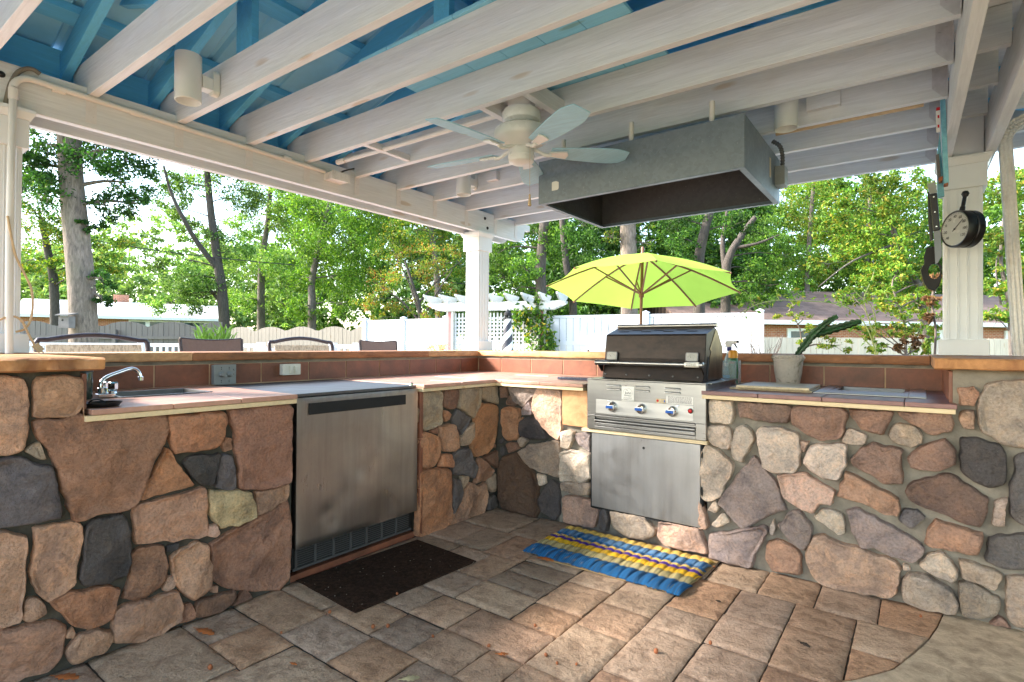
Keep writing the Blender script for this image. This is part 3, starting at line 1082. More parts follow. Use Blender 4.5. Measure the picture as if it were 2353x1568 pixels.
PILLAR = [('l', [(1435, 545), (1480, 525), (1555, 535), (1560, 600), (1510, 705), (1435, 690)]),
          ('u', [(1570, 555), (1720, 550), (1720, 730), (1620, 680), (1575, 610)]),
          ('l', [(1435, 735), (1520, 720), (1640, 730), (1722, 780), (1720, 980), (1640, 1032), (1540, 1000), (1440, 1005)]),
          ('t', [(1440, 1020), (1560, 1010), (1720, 1030), (1700, 1140), (1560, 1130), (1450, 1090)]),
          ('p', [(1450, 1160), (1560, 1150), (1720, 1200), (1800, 1260), (1750, 1450), (1600, 1430), (1460, 1400)]),
          ('k', [(1810, 1280), (1860, 1270), (1890, 1350), (1880, 1490), (1800, 1450)])]
UNDER = [('t', [(565, 170), (900, 225), (1120, 260), (1130, 340), (1250, 450), (1240, 560), (1100, 620), (900, 590), (720, 500), (590, 380)]),
         ('p', [(1340, 330), (1920, 430), (1980, 520), (2070, 720), (2080, 830), (1700, 770), (1400, 700), (1320, 560)])]
RIGHT = [('l', [(78, 68), (220, 70), (220, 160), (215, 240), (85, 230), (75, 150)]),
         ('b', [(255, 110), (330, 90), (570, 95), (575, 160), (545, 235), (400, 222), (260, 195)]),
         ('r', [(590, 130), (640, 98), (880, 105), (905, 165), (920, 200), (880, 320), (770, 342), (690, 310), (600, 250), (580, 190)]),
         ('r', [(932, 115), (1200, 130), (1185, 215), (1135, 315), (1010, 275), (960, 210)]),
         ('r', [(1235, 145), (1300, 130), (1560, 145), (1570, 285), (1420, 305), (1340, 245), (1250, 195)]),
         ('l', [(62, 255), (150, 245), (205, 268), (208, 340), (195, 402), (100, 372), (65, 340)]),
         ('l', [(240, 260), (290, 248), (335, 285), (345, 350), (300, 430), (275, 480), (220, 450), (210, 360)]),
         ('l', [(362, 290), (400, 262), (530, 270), (620, 305), (630, 400), (628, 490), (590, 535), (480, 540), (400, 500), (380, 390)]),
         ('q', [(635, 342), (685, 350), (650, 415), (630, 400)]),
         ('l', [(920, 262), (1045, 310), (1030, 370), (960, 372), (882, 345)]),
         ('t', [(1215, 235), (1320, 250), (1385, 310), (1375, 360), (1310, 382), (1200, 350), (1172, 305)]),
         ('l', [(700, 375), (760, 360), (915, 368), (920, 430), (905, 500), (870, 570), (810, 582), (720, 545), (655, 480), (670, 430)]),
         ('r', [(945, 460), (1000, 400), (1080, 362), (1255, 400), (1250, 480), (1268, 600), (1160, 610), (1060, 545), (955, 490)]),
         ('r', [(1290, 455), (1370, 380), (1520, 335), (1585, 400), (1580, 490), (1500, 525), (1320, 518)]),
         ('k', [(1620, 330), (1700, 330), (1840, 365), (1895, 420), (1890, 600), (1830, 638), (1720, 600), (1630, 540), (1618, 430)]),
         ('l', [(15, 440), (50, 372), (120, 400), (222, 490), (200, 560), (140, 690), (60, 710), (15, 670)]),
         ('u', [(345, 440), (400, 510), (470, 590), (540, 770), (430, 800), (280, 888), (200, 800), (130, 720), (220, 600)]),
         ('q', [(490, 560), (660, 542), (760, 610), (838, 650), (820, 740), (750, 730), (710, 790), (600, 740), (540, 690)]),
         ('o', [(920, 538), (1010, 575), (1120, 640), (1240, 700), (1225, 800), (1130, 780), (1000, 720), (860, 680)]),
         ('b', [(1285, 660), (1340, 600), (1560, 545), (1640, 610), (1780, 690), (1775, 780), (1740, 872), (1620, 840), (1450, 770), (1330, 720)]),
         ('u', [(925, 775), (1000, 770), (1120, 830), (1280, 920), (1400, 1005), (1330, 1088), (1220, 1060), (1080, 1000), (1000, 1000), (960, 900)]),
         ('g', [(1235, 830), (1280, 765), (1350, 765), (1402, 815), (1350, 860), (1300, 888)]),
         ('o', [(1400, 980), (1430, 880), (1475, 830), (1600, 880), (1748, 915), (1735, 1045), (1560, 1010)]),
         ('l', [(1370, 1110), (1420, 1040), (1500, 1025), (1590, 1110), (1605, 1190), (1560, 1215), (1440, 1160)]),
         ('t', [(1610, 1070), (1750, 1110), (1870, 1160), (1835, 1262), (1720, 1210), (1625, 1180)]),
         ('u', [(500, 870), (550, 800), (610, 765), (710, 880), (690, 960), (655, 1025), (570, 960)]),
         ('l', [(720, 810), (790, 755), (895, 795), (905, 910), (870, 920), (800, 870)]),
         ('l', [(445, 860), (465, 825), (482, 870), (470, 920), (448, 910)]),
         ('l', [(60, 765), (110, 712), (140, 755), (110, 790)]),
         ('l', [(85, 860), (160, 780), (205, 840), (130, 875)]),
         ('p', [(15, 700), (40, 760), (70, 850), (60, 890), (10, 880)]),
         ('u', [(75, 915), (200, 905), (400, 870), (428, 900), (380, 990), (350, 1050), (335, 1125), (200, 1100), (80, 1060)]),
         ('o', [(440, 970), (490, 950), (600, 1000), (635, 1050), (635, 1165), (460, 1145), (415, 1050)]),
         ('p', [(672, 1050), (720, 940), (790, 930), (860, 975), (960, 1000), (1200, 1080), (1240, 1130), (1215, 1260), (1170, 1300), (1050, 1280), (900, 1255), (760, 1220), (700, 1150)]),
         ('t', [(1260, 1200), (1310, 1158), (1420, 1175), (1560, 1260), (1590, 1360), (1580, 1400), (1420, 1385), (1280, 1330), (1255, 1270)]),
         ('t', [(1615, 1210), (1700, 1225), (1865, 1310), (1855, 1410), (1720, 1435), (1625, 1420), (1612, 1300)]),
         ('r', [(1800, 1470), (1850, 1425), (1910, 1460), (1940, 1500), (1850, 1490)]),
         ('t', [(1905, 1190), (2010, 1180), (2130, 1190), (2130, 1500), (1960, 1490), (1900, 1420), (1900, 1290)]),
         ('g', [(1800, 940), (2010, 920), (2130, 930), (2130, 1135), (1900, 1130), (1780, 1090)]),
         ('t', [(1825, 720), (1905, 700), (1890, 870), (1815, 860)]),
         ('g', [(1960, 440), (2130, 420), (2130, 870), (1990, 850), (1930, 800), (1925, 620), (1950, 560)]),
         ('t', [(1740, 100), (1780, 10), (1880, -20), (2200, -20), (2200, 360), (2010, 385), (1920, 375), (1750, 280), (1740, 180)]),
         ('o', [(1605, 20), (1700, 10), (1735, 45), (1700, 132), (1610, 130)]),
         ('p', [(1608, 175), (1640, 155), (1705, 160), (1710, 275), (1640, 272), (1605, 220)]),
         ('l', [(1262, 1105), (1300, 1110), (1320, 1140), (1265, 1140)])]

FX, FY = -2.352, 2.952            # mortar faces


def on_left(a, z, h):
    return (FX + 0.004 + h, a, min(z, 0.843) if a > 0.615 else min(z, 1.018))


def on_right(a, z, h):
    return (a, FY - 0.004 - h, min(z, 0.843) if a < 0.11 else min(z, 1.026))


def do_left(mb, lst, C, s0):
    for i, (k, pl) in enumerate(lst):
        pts = []
        for x, y in pl:
            p = onx(*C(x, y), XL)
            pts.append((p.y, min(max(p.z, 0.004), .838 if p.y > .62 else 1.01)))
        stone(mb, pts, on_left, k, s0 + i, 0.022, 0.038)


def do_right(mb, lst, C, s0, hm=(0.032, 0.056)):
    for i, (k, pl) in enumerate(lst):
        pts = []
        for x, y in pl:
            p = ony(*C(x, y), YR)
            pts.append((p.x, min(max(p.z, 0.004), .838 if p.x < .1 else 1.02)))
        stone(mb, pts, on_right, k, s0 + i, *hm)


DUSTY[0] = 0.12
mb = MB()
do_left(mb, LEFT, CA, 100)
for i, (a, z, w, h, k) in enumerate([(0.12, .82, .3, .3, 'o'), (0.10, .45, .32, .36, 't'), (0.1, .12, .3, .22, 'g'), (-.22, .75, .3, .4, 'p'), (-.22, .3, .3, .42, 'b'), (-.5, .6, .2, .6, 'o')]):
    stone(mb, [(a - w / 2, z - h / 2), (a, z - h * .55), (a + w / 2, z - h / 2), (a + w * .55, z), (a + w / 2, z + h / 2), (a - w * .1, z + h * .52), (a - w / 2, z + h / 2)], on_left, k, 700 + i, .02, .03)
mb.build('stone_facing', M['stone'], BAR, smooth=60)
mb = MB()
do_left(mb, MIDX, CC, 200)
do_right(mb, MIDY, CC, 240, (0.018, 0.03))
mb.build('stone_facing', M['stone'], BAR, smooth=60)
DUSTY[0] = 0.38
mb = MB()
do_right(mb, PILLAR, CC, 280)
do_right(mb, UNDER, CF, 290)
do_right(mb, RIGHT, CB, 300)
for i, (a, z, w, h, k) in enumerate([(.62, .8, .34, .36, 'p'), (.62, .42, .34, .3, 'u'), (.62, .12, .34, .22, 'o'), (.95, .75, .28, .4, 't'), (.95, .3, .28, .4, 'r')]):
    stone(mb, [(a - w / 2, z - h / 2), (a, z - h * .55), (a + w / 2, z - h / 2), (a + w * .55, z), (a + w / 2, z + h / 2), (a - w * .1, z + h * .52), (a - w / 2, z + h / 2)], on_right, k, 740 + i, .025, .04)
mb.build('stone_facing', M['stone'], BAR, smooth=60)

# mortar cores
mb = MB()
mb.box(-3.2, FX, -0.75, 1.416, -0.03, 0.866)
mb.box(-3.2, FX, -0.75, 0.612, 0.866, 1.024)
mb.box(-3.2, FX, 2.232, 3.75, -0.03, 0.866)
mb.box(FX, -1.83, FY, 3.75, -0.03, 0.866)
mb.box(-3.2, -2.95, 1.416, 2.232, -0.03, 0.866)
mb.build('mortar_wall', M['mortar_dark'], BAR)
mb = MB()
mb.box(-1.83, -1.62, FY, 3.75, -0.03, 0.866)
mb.box(-1.62, -0.905, FY, 3.75, -0.03, 0.14)
mb.box(-1.62, -0.905, 3.4, 3.75, 0.14, 0.866)
mb.box(-0.905, 0.115, FY, 3.75, -0.03, 0.866)
mb.box(0.115, 1.15, FY, 4.5, -0.03, 1.03)
mb.build('mortar_wall', M['mortar_light'], BAR)
mb = MB()
mb.box(-3.56, -3.2, -0.75, 4.12, -0.03, 1.024)
mb.box(-3.2, 0.115, 3.75, 4.12, -0.03, 1.024)
mb.build('rear_wall', M['mortar_light'], BAR)

# counter tops (with sink openings left free)
ZT0, ZT1 = 0.868, 0.888


def tiles(mb, x0, x1, y0, y1, nx, ny, gap=0.003):
    for i in range(nx):
        for j in range(ny):
            a, b = x0 + (x1 - x0) * i / nx, x0 + (x1 - x0) * (i + 1) / nx
            c, d = y0 + (y1 - y0) * j / ny, y0 + (y1 - y0) * (j + 1) / ny
            dz = random.uniform(-.0012, .0008)
            mb.box(a + gap / 2, b - gap / 2, c + gap / 2, d - gap / 2, ZT0, ZT1 + dz)


mb = MB()
tiles(mb, -2.70, -2.294, 0.63, 1.412, 1, 3)
tiles(mb, -3.19, -3.0, 0.63, 1.412, 1, 3)
tiles(mb, -3.0, -2.70, 0.63, 0.84, 1, 1)
tiles(mb, -3.0, -2.70, 1.215, 1.412, 1, 1)
mb.build('countertop', M['counter_tile'], BAR, bevel=0.002)
mb = MB()
tiles(mb, -3.19, -2.294, 2.21, 2.878, 3, 2)
tiles(mb, -3.19, -1.625, 2.878, 3.745, 5, 3)
mb.build('countertop', M['counter_tile'], BAR, bevel=0.002)
mb = MB()
tiles(mb, -0.915, -0.36, 2.874, 3.745, 2, 3)
tiles(mb, -0.36, -0.05, 2.874, 3.31, 1, 1)
tiles(mb, -0.36, -0.05, 3.69, 3.745, 1, 1)
tiles(mb, -0.05, 0.128, 2.874, 3.745, 1, 3)
mb.build('countertop', M['counter_tile_violet'], BAR, bevel=0.002)
mb = MB()
for bx in ((-2.36, -2.302, 0.615, 1.412, 0.846, 0.866), (-2.36, -2.302, 2.212, 2.93, 0.846, 0.866), (-2.301, -1.628, 2.886, 2.95, 0.846, 0.866),
           (-0.913, 0.122, 2.882, 2.95, 0.846, 0.866), (-1.64, -0.89, 2.895, 2.95, 0.602, 0.622), (-0.906, -0.896, 2.922, 2.95, 0.624, 0.845)):
    MB().box(*bx).build('wood_trim', M['trim_wood'], BAR, bevel=0.002)

# backsplash tiles
jl = [0.628, 0.86, 1.141, 1.417, 1.717, 2.036, 2.325, 2.617, 2.913, 3.204, 3.503, 3.742]
jr = [-3.186, -2.924, -2.609, -2.294, -1.988, -1.68, -1.37, -1.065, -0.758, -0.457, -0.153, 0.112]
mb = MB()
for a, b in zip(jl, jl[1:]):
    mb.box(-3.199, -3.188, a + .004, b - .004, 0.889, 1.004)
mb.build('backsplash', M['terracotta'], BAR, bevel=0.0015)
mb = MB()
for a, b in zip(jr, jr[1:]):
    mb.box(a + .004, b - .004, 3.742, 3.752, 0.889, 1.004)
mb.build('backsplash', M['terracotta'], BAR, bevel=0.0015)
for bx in ((-3.18, -2.335, 0.612, 0.626, 0.889, 1.012), (0.102, 0.115, 2.955, 3.74, 0.889, 1.022), (-2.36, -2.322, 2.206, 2.23, 0.0, 0.28),
           (-2.36, -2.322, 2.206, 2.23, 0.284, 0.57), (-2.36, -2.322, 2.206, 2.23, 0.574, 0.845)):
    MB().box(*bx).build('edge_tile', M['terracotta'], BAR, bevel=0.0015)
mb = MB()
mb.box(-3.2, -3.1925, 0.628, 3.745, 0.8665, 1.006)
mb.box(-3.1925, 0.112, 3.7455, 3.7515, 0.8665, 1.006)
mb.build('grout', M['grout'], BAR)


# sandstone ledge
def rough_slab(mb, x0, x1, y0, y1, z0, z1, front, seed, amp=0.006, step=0.03):
    """slab with a chiselled front face; front is one of '+x','-y' (the faces the cook sees)"""
    zs = [z0 + (z1 - z0) * t for t in (0, .12, .35, .6, .85, 1.0)]
    if front == '+x':
        n = max(4, int((y1 - y0) / step))
        P = [(x1, y0 + (y1 - y0) * i / n) for i in range(n + 1)]
        nrm, back = (1, 0), x0
    else:
        n = max(4, int((x1 - x0) / step))
        P = [(x0 + (x1 - x0) * i / n, y0) for i in range(n + 1)]
        nrm, back = (0, -1), y1
    vs, fs = [], []
    for i, (px, py) in enumerate(P):
        for k, z in enumerate(zs):
            f = mnoise.fractal((px * 18 + seed, py * 18, z * 22), 1.0, 2.0, 3) * amp
            f -= abs(mnoise.noise((px * 7, py * 7 + seed, z * 9))) * amp * 1.4
            if k in (0, 5):
                f -= amp * 0.9
            dz = mnoise.noise((px * 12, py * 12, seed)) * .003 if k == 0 else 0
            vs.append((px + nrm[0] * f, py + nrm[1] * f, z + dz))
        bx, by = (back, py) if front == '+x' else (px, back)
        vs += [(bx, by, z1), (bx, by, z0)]
    m = len(zs) + 2
    for i in range(n):
        for k in range(m):
            k2 = (k + 1) % m
            fs.append((i * m + k, (i + 1) * m + k, (i + 1) * m + k2, i * m + k2))
    fs.append(tuple(range(m)))
    fs.append(tuple(n * m + k for k in range(m - 1, -1, -1)))
    mb.add(vs, fs)


ZL0, ZL1 = 1.0255, 1.0705
ly = [0.665, onx(*C4(1297, 890), -3.17).y, onx(*C5(697, 870), -3.17).y, 3.72]
for i, (a, b) in enumerate(zip(ly, ly[1:])):
    mb = MB()
    rough_slab(mb, -3.63, -3.17, a + .002, b - .002, ZL0, ZL1, '+x', i * 3.1, 0.004)
    mb.build('ledge_slab', M['sandstone_dark' if i == 1 else 'sandstone'], BAR, smooth=40)
lx = [-3.63, ony(*C5(1445, 870), 3.72).x, -1.35, -0.95, 0.05]
for i, (a, b) in enumerate(zip(lx, lx[1:])):
    mb = MB()
    rough_slab(mb, a + .002, b - .002, 3.722, 4.18, ZL0, ZL1 + (0.004 if i > 1 else 0), '-y', 20 + i * 3.1, 0.004)
    mb.build('ledge_slab', M['sandstone_pale' if i < 2 else 'sandstone_dark'], BAR, smooth=40)
mb = MB()
rough_slab(mb, -3.66, -2.275, -0.8, 0.661, 1.0245, 1.0695, '+x', 50, 0.018, 0.014)
mb.build('end_slab', M['sandstone_end'], BAR, smooth=40)
mb = MB()
rough_slab(mb, 0.053, 1.2, 2.875, 4.5, 1.0305, 1.077, '-y', 60, 0.008, 0.016)
mb.build('end_slab', M['sandstone_end'], BAR, smooth=40)
# flat sandstone face left of the grill
a0, a1 = ony(*CC(1448, 300), YR).x, ony(*CC(1668, 300), YR).x
mb = MB()
rough_slab(mb, a0, -1.605, 2.926, 2.951, 0.622, 0.845, '-y', 70, 0.003, 0.02)
mb.build('sandstone_panel', M['sandstone_pale'], BAR, smooth=40)

# ================================================================ the pavilion
PAVL = thing('pavilion', 'white post and joist pavilion with sky blue rafters and metal roof over the outdoor kitchen', 'pavilion', (-3.38, 3.95, 1.07))
SKEW = 0.09 / 3.41
JY = [-1.13, -.73, -.33, .07, .47, .871, 1.272, 1.667, 2.06, 2.467, 2.865, 3.27, 3.673, 4.096, 4.43]
ZJ0, ZJ1 = 2.345, 2.53
ZB = 2.19


def jy(y, x):
    return y + (x + 3.3) * SKEW


def skew_box(mb, x0, x1, y0, y1, z0, z1):
    a, b, c, d = jy(y0, x0), jy(y0, x1), jy(y1, x1), jy(y1, x0)
    mb.hexa([(x0, a, z0), (x1, b, z0), (x1, c, z0), (x0, d, z0), (x0, a, z1), (x1, b, z1), (x1, c, z1), (x0, d, z1)])


RB = lambda y: 0.150 - 0.0145 * (y - 1.0)        # inner face of the right beam


def post(x1, y0, parent, zb=1.072, s=0.155, b=0.21):
    """x1: face towards the kitchen side, y0: face towards the camera"""
    x0, y1 = x1 - s, y0 + s
    mb = MB()
    mb.box(x0, x1, y0, y1, zb + .08, 2.02)
    for k in range(4):                                       # beaded grooves on the faces
        t = (0.1, 0.37, 0.63, 0.9)[k]
        for w in (-.004, .004):
            xx, yy = x0 + s * t + w, y0 + s * t + w
            mb.box(xx - .0022, xx + .0022, y0 - .0025, y0 + .001, zb + .09, 2.012)
            mb.box(x1 - .001, x1 + .0025, yy - .0022, yy + .0022, zb + .09, 2.012)
            mb.box(x0 - .0025, x0 + .001, yy - .0022, yy + .0022, zb + .09, 2.012)
    sh = mb.build('post', M['white_vinyl'], parent, bevel=0.001)
    e = (b - s) / 2
    mb = MB().box(x0 - e, x1 + e, y0 - e, y1 + e, zb, zb + .088)
    mb.build('post_base', M['white_vinyl'], sh, bevel=0.003)
    mb = MB()
    e2 = 0.02
    mb.box(x0 - e2, x1 + e2, y0 - e2, y1 + e2, 2.012, 2.142)
    mb.hexa([(x0 - e2 - .004, y0 - e2 - .004, 2.142), (x1 + e2 + .004, y0 - e2 - .004, 2.142), (x1 + e2 + .004, y1 + e2 + .004, 2.142), (x0 - e2 - .004, y1 + e2 + .004, 2.142),
             (x0 - e2 - .02, y0 - e2 - .02, 2.172), (x1 + e2 + .02, y0 - e2 - .02, 2.172), (x1 + e2 + .02, y1 + e2 + .02, 2.172), (x0 - e2 - .02, y1 + e2 + .02, 2.172)])
    mb.box(x0 - e2 - .02, x1 + e2 + .02, y0 - e2 - .02, y1 + e2 + .02, 2.172, 2.189)
    mb.build('post_cap', M['white_vinyl'], sh, bevel=0.002)
    return sh


post(-3.30, 3.865, PAVL)
post(-3.30, 0.478, PAVL)
post(0.281, 3.93, PAVL, 1.079, 0.166, 0.22)


# long beams
def beam_board(name, x0, x1, y0, y1, z0, z1, notch=True):
    """board along Y with a scroll-cut tail at the far end, extruded in X"""
    pr = [(y0, z0), (y1 - .22, z0)]
    if notch:
        for t in range(0, 7):
            a = PI / 2 * t / 6
            pr.append((y1 - .22 + .12 * math.sin(a), z0 + .10 * (1 - math.cos(a))))
        pr += [(y1 - .09, z0 + .135), (y1, z0 + .135)]
    else:
        pr.append((y1, z0))
    pr += [(y1, z1), (y0, z1)]
    mb = MB().prism([(x0, y, z) for y, z in pr], (x1 - x0, 0, 0))
    return mb.build(name, M['white_wood_y'], PAVL, bevel=0.003)


beam_board('beam', -3.345, -3.30, -1.6, 4.70, ZB, 2.388)
beam_board('beam', -3.495, -3.45, -1.6, 4.62, 2.176, 2.388)
mb = MB().box(-3.449, -3.346, 3.90, 4.0, 2.19, 2.385).box(-3.449, -3.346, 0.5, 0.6, 2.19, 2.385)
mb.build('beam_block', M['white_wood_y'], PAVL)
# right pair of beams, slightly out of square like the real ones
for off, w, nm in ((0.0, 0.042, 'beam'), (0.185, 0.045, 'beam')):
    mb = MB()
    ya, yb = -1.6, 4.65
    xa, xb = RB(ya) + off, RB(yb) + off
    mb.hexa([(xa, ya, ZB), (xa + w, ya, ZB), (xb + w, yb, ZB), (xb, yb, ZB), (xa, ya, 2.42), (xa + w, ya, 2.42), (xb + w, yb, 2.42), (xb, yb, 2.42)])
    mb.build(nm, M['white_wood_y'], PAVL, bevel=0.003)
mb = MB().box(0.155, 0.288, 3.94, 4.08, 2.192, 2.5)
mb.build('beam_block', M['white_vinyl'], PAVL, bevel=0.002)

# bolts in the left beam near the centre post and the corner
mb = MB()
for px, py in (C2(1075, 1470), C2(1092, 1535), C1(8, 500)):
    p = onx(px, py, -3.3)
    mb.lathe([(.004, .012), (.009, .010), (.014, .004), (.015, 0)], p, (1, 0, 0), 14)
mb.build('beam_bolt', M['black'], PAVL, smooth=40)

# joists
for i, y in enumerate(JY):
    mb = MB()
    xr = RB(jy(y, .1)) - 0.002
    skew_box(mb, -3.50, xr, y, y + 0.04, ZJ0, ZJ1)
    j = mb.build('ceiling_joist', M['white_wood_x'], PAVL, bevel=0.002)
    # hurricane strap on the left beam, hanger on the right beam
    mb = MB()
    mb.box(-3.2995, -3.2965, y - .004, y + .040, 2.215, ZJ0 - .002)
    for k in range(5):
        mb.lathe([(.0035, .0025), (.004, 0)], (-3.2966, y + .012 + .016 * (k % 2), 2.225 + k * .024), (1, 0, 0), 8)
    mb.build('strap', M['strap'], j, smooth=30)
    mb = MB()
    yr = jy(y, xr) - .0025
    mb.prism([(xr - .062, yr, ZJ0 + .165), (xr - .062, yr, ZJ0 + .05), (xr - .02, yr, ZJ0 - .003), (xr - .002, yr, ZJ0 - .003), (xr - .002, yr, ZJ0 + .165)], (0, -.003, 0))
    mb.prism([(xr - .002, yr, ZJ0 + .165), (xr - .002, yr, ZJ0 - .003), (xr - .002, yr - .045, ZJ0 - .003), (xr - .002, yr - .045, ZJ0 + .165)], (-.003, 0, 0))
    for k in range(6):
        mb.lathe([(.004, .003), (.0045, 0)], (xr - .048 + .024 * (k % 2), yr - .003, ZJ0 + .06 + .018 * k), (0, -1, 0), 8)
    mb.build('joist_hanger', M['bracket'], j, smooth=30)
    # short continuation between and beyond the right beams
    mb = MB()
    skew_box(mb, RB(y) + .046, RB(y) + .181, y + .01, y + .05, ZJ0 + .02, ZJ1)
    skew_box(mb, RB(y) + .236, 3.2, y + .01, y + .05, ZJ0 + .02, ZJ1)
    mb.build('porch_joist', M['white_wood_x'], PAVL)

# roof: rafters, purlins, ribbed metal
SL = 0.285
RIDGE = -1.6


def zr(x):                                                   # underside of rafters
    return 2.478 + SL * ((x if x < RIDGE else 2 * RIDGE - x) + 3.515)


RY = [y - 0.052 for y in JY]
for i, y in enumerate(RY):
    mb = MB()
    x0 = -3.62
    mb.hexa([(x0, y, zr(x0)), (RIDGE - .02, y, zr(RIDGE - .02)), (RIDGE - .02, y + .04, zr(RIDGE - .02)), (x0, y + .04, zr(x0)),
             (x0, y, zr(x0) + .135), (RIDGE - .02, y, zr(RIDGE - .02) + .135), (RIDGE - .02, y + .04, zr(RIDGE - .02) + .135), (x0, y + .04, zr(x0) + .135)])
    mb.build('rafter', M['blue_wood'], PAVL, bevel=0.002)
    mb = MB()
    x1 = 0.75
    mb.hexa([(RIDGE + .02, y, zr(RIDGE + .02)), (x1, y, zr(x1)), (x1, y + .04, zr(x1)), (RIDGE + .02, y + .04, zr(RIDGE + .02)),
             (RIDGE + .02, y, zr(RIDGE + .02) + .135), (x1, y, zr(x1) + .135), (x1, y + .04, zr(x1) + .135), (RIDGE + .02, y + .04, zr(RIDGE + .02) + .135)])
    mb.build('rafter', M['blue_wood'], PAVL, bevel=0.002)
mb = MB().box(RIDGE - .019, RIDGE + .019, -1.6, 4.75, zr(RIDGE) - .02, zr(RIDGE) + .15)
mb.build('ridge_board', M['blue_wood_y'], PAVL)
for x in (-3.27, -2.68, -2.08, -1.78, -1.4, -.8, -.2, .4):
    s = SL if x < RIDGE else -SL
    mb = MB()
    z = zr(x) + .137
    vs = []
    for y in (-1.7, 4.85):
        vs += [(x - .045, y, z - .045 * s), (x + .045, y, z + .045 * s), (x + .045, y, z + .045 * s + .038), (x - .045, y, z - .045 * s + .038)]
    mb.add(vs, [(0, 1, 2, 3), (7, 6, 5, 4), (0, 4, 5, 1), (1, 5, 6, 2), (2, 6, 7, 3), (3, 7, 4, 0)])
    mb.build('purlin', M['blue_wood_y'], PAVL)
for side in (-1, 1):
    mb = MB()
    xs = (-3.97, RIDGE) if side < 0 else (RIDGE, 1.75)
    prof = []
    y = -1.75
    while y < 4.9:
        prof += [(y, 0), (y + .10, 0), (y + .115, .024), (y + .135, .024), (y + .15, 0), (y + .205, 0), (y + .213, .011), (y + .225, .011), (y + .233, 0)]
        y += .305
    n = len(prof)
    vs = [(xs[0], a, zr(xs[0]) + .178 + b) for a, b in prof] + [(xs[1], a, zr(xs[1]) + .178 + b) for a, b in prof]
    vs += [(v[0], v[1], v[2] + .004) for v in vs]
    fs = []
    for k in range(n - 1):
        fs += [(k, k + 1, n + k + 1, n + k), (2 * n + k, 3 * n + k, 3 * n + k + 1, 2 * n + k + 1)]
        fs += [(k, 2 * n + k, 2 * n + k + 1, k + 1), (n + k, n + k + 1, 3 * n + k + 1, 3 * n + k)]
    fs += [(0, n, 3 * n, 2 * n), (n - 1, 3 * n - 1, 4 * n - 1, 2 * n - 1)]
    mb.add(vs, fs)
    mb.build('roof_panel', M['blue_metal'], PAVL)
# eave blocking in blue, behind the left beam
mb = MB()
mb.box(-3.575, -3.535, -1.6, 4.7, 2.39, 2.505)
mb.box(-3.60, -3.54, -1.6, 4.7, 2.5055, 2.628)
mb.box(-3.53, -3.44, -1.6, 4.7, 2.389, 2.397)
mb.build('eave_board', M['blue_wood_y'], PAVL)
# truss webs
for x0, x1, y in ((-2.78, -2.63, 1.335), (-1.80, -1.70, 1.735), (-1.70, -1.60, 2.93)):
    mb = MB().box(x0, x1, jy(y, x0), jy(y, x0) + .038, ZJ1 - .10, zr((x0 + x1) / 2) + .165)
    mb.build('truss_web', M['blue_wood_y'], PAVL, bevel=0.002)
a, b = ony(*CW0(180, 80), .965), ony(*CW0(1520, 8), .965)
mb = MB().bar(a + (a - b) * .05, b + (b - a) * .08, .038, .05)
mb.build('truss_web', M['blue_wood'], PAVL)
# boards laid over the joists above the fan
mb = MB()
for k in range(6):
    x = -2.25 + .2133 * k
    mb.box(x + .0015, x + .2118, 1.70, 2.92, 2.5315, 2.549)
mb.build('loft_boards', M['blue_panel'], PAVL, bevel=0.002)
# closed far gable and right-hand soffit
mb = MB().prism([(-3.5, 4.80, 2.532), (.75, 4.80, 2.532), (.75, 4.80, zr(.75) + .17), (RIDGE, 4.80, zr(RIDGE) + .17), (-3.5, 4.80, zr(-3.5) + .17)], (0, .03, 0))
mb.build('gable_board', M['blue_wood'], PAVL)
mb = MB().box(.05, 4.3, -1.7, 4.79, 2.533, 2.548)
mb.build('porch_ceiling', M['white_wood_x'], PAVL)
# fan bracket, conduit cross piece, small wood blocks
mb = MB().box(-1.85, -1.812, jy(2.10, -1.8), jy(2.466, -1.8), 2.36, 2.45)
mb.build('joist_block', M['white_wood_y'], PAVL, bevel=0.002)
mb = MB().box(-1.575, -1.537, jy(2.10, -1.6), jy(2.466, -1.6), 2.36, 2.45)
mb.build('joist_block', M['white_wood_y'], PAVL, bevel=0.002)
mb = MB().box(-1.811, -1.576, jy(2.10, -1.7), jy(2.466, -1.7), 2.44, 2.46)
mb.build('joist_block', M['white_wood_y'], PAVL, bevel=0.002)
mb = MB()
p0, p1 = ony(*C2(310, 960), 2.12), ony(*C2(560, 1062), 2.46)
mb.box(-2.76, -2.725, jy(2.101, -2.7), jy(2.466, -2.7), 2.352, 2.392)
mb.build('joist_block', M['white_wood_y'], PAVL, bevel=0.002)
mb = MB()
mb.box(-.49, -.33, jy(3.27, -.4) - .04, jy(3.27, -.4) - .001, 2.405, 2.49)
mb.build('joist_block', M['white_wood_x'], PAVL, bevel=0.002)
mb = MB()
mb.box(-2.70, -2.60, jy(3.27, -2.6) - .04, jy(3.27, -2.6) - .001, 2.40, 2.47)
mb.build('joist_block', M['white_wood_x'], PAVL, bevel=0.002)

# ================================================================ ceiling lights
DL = None


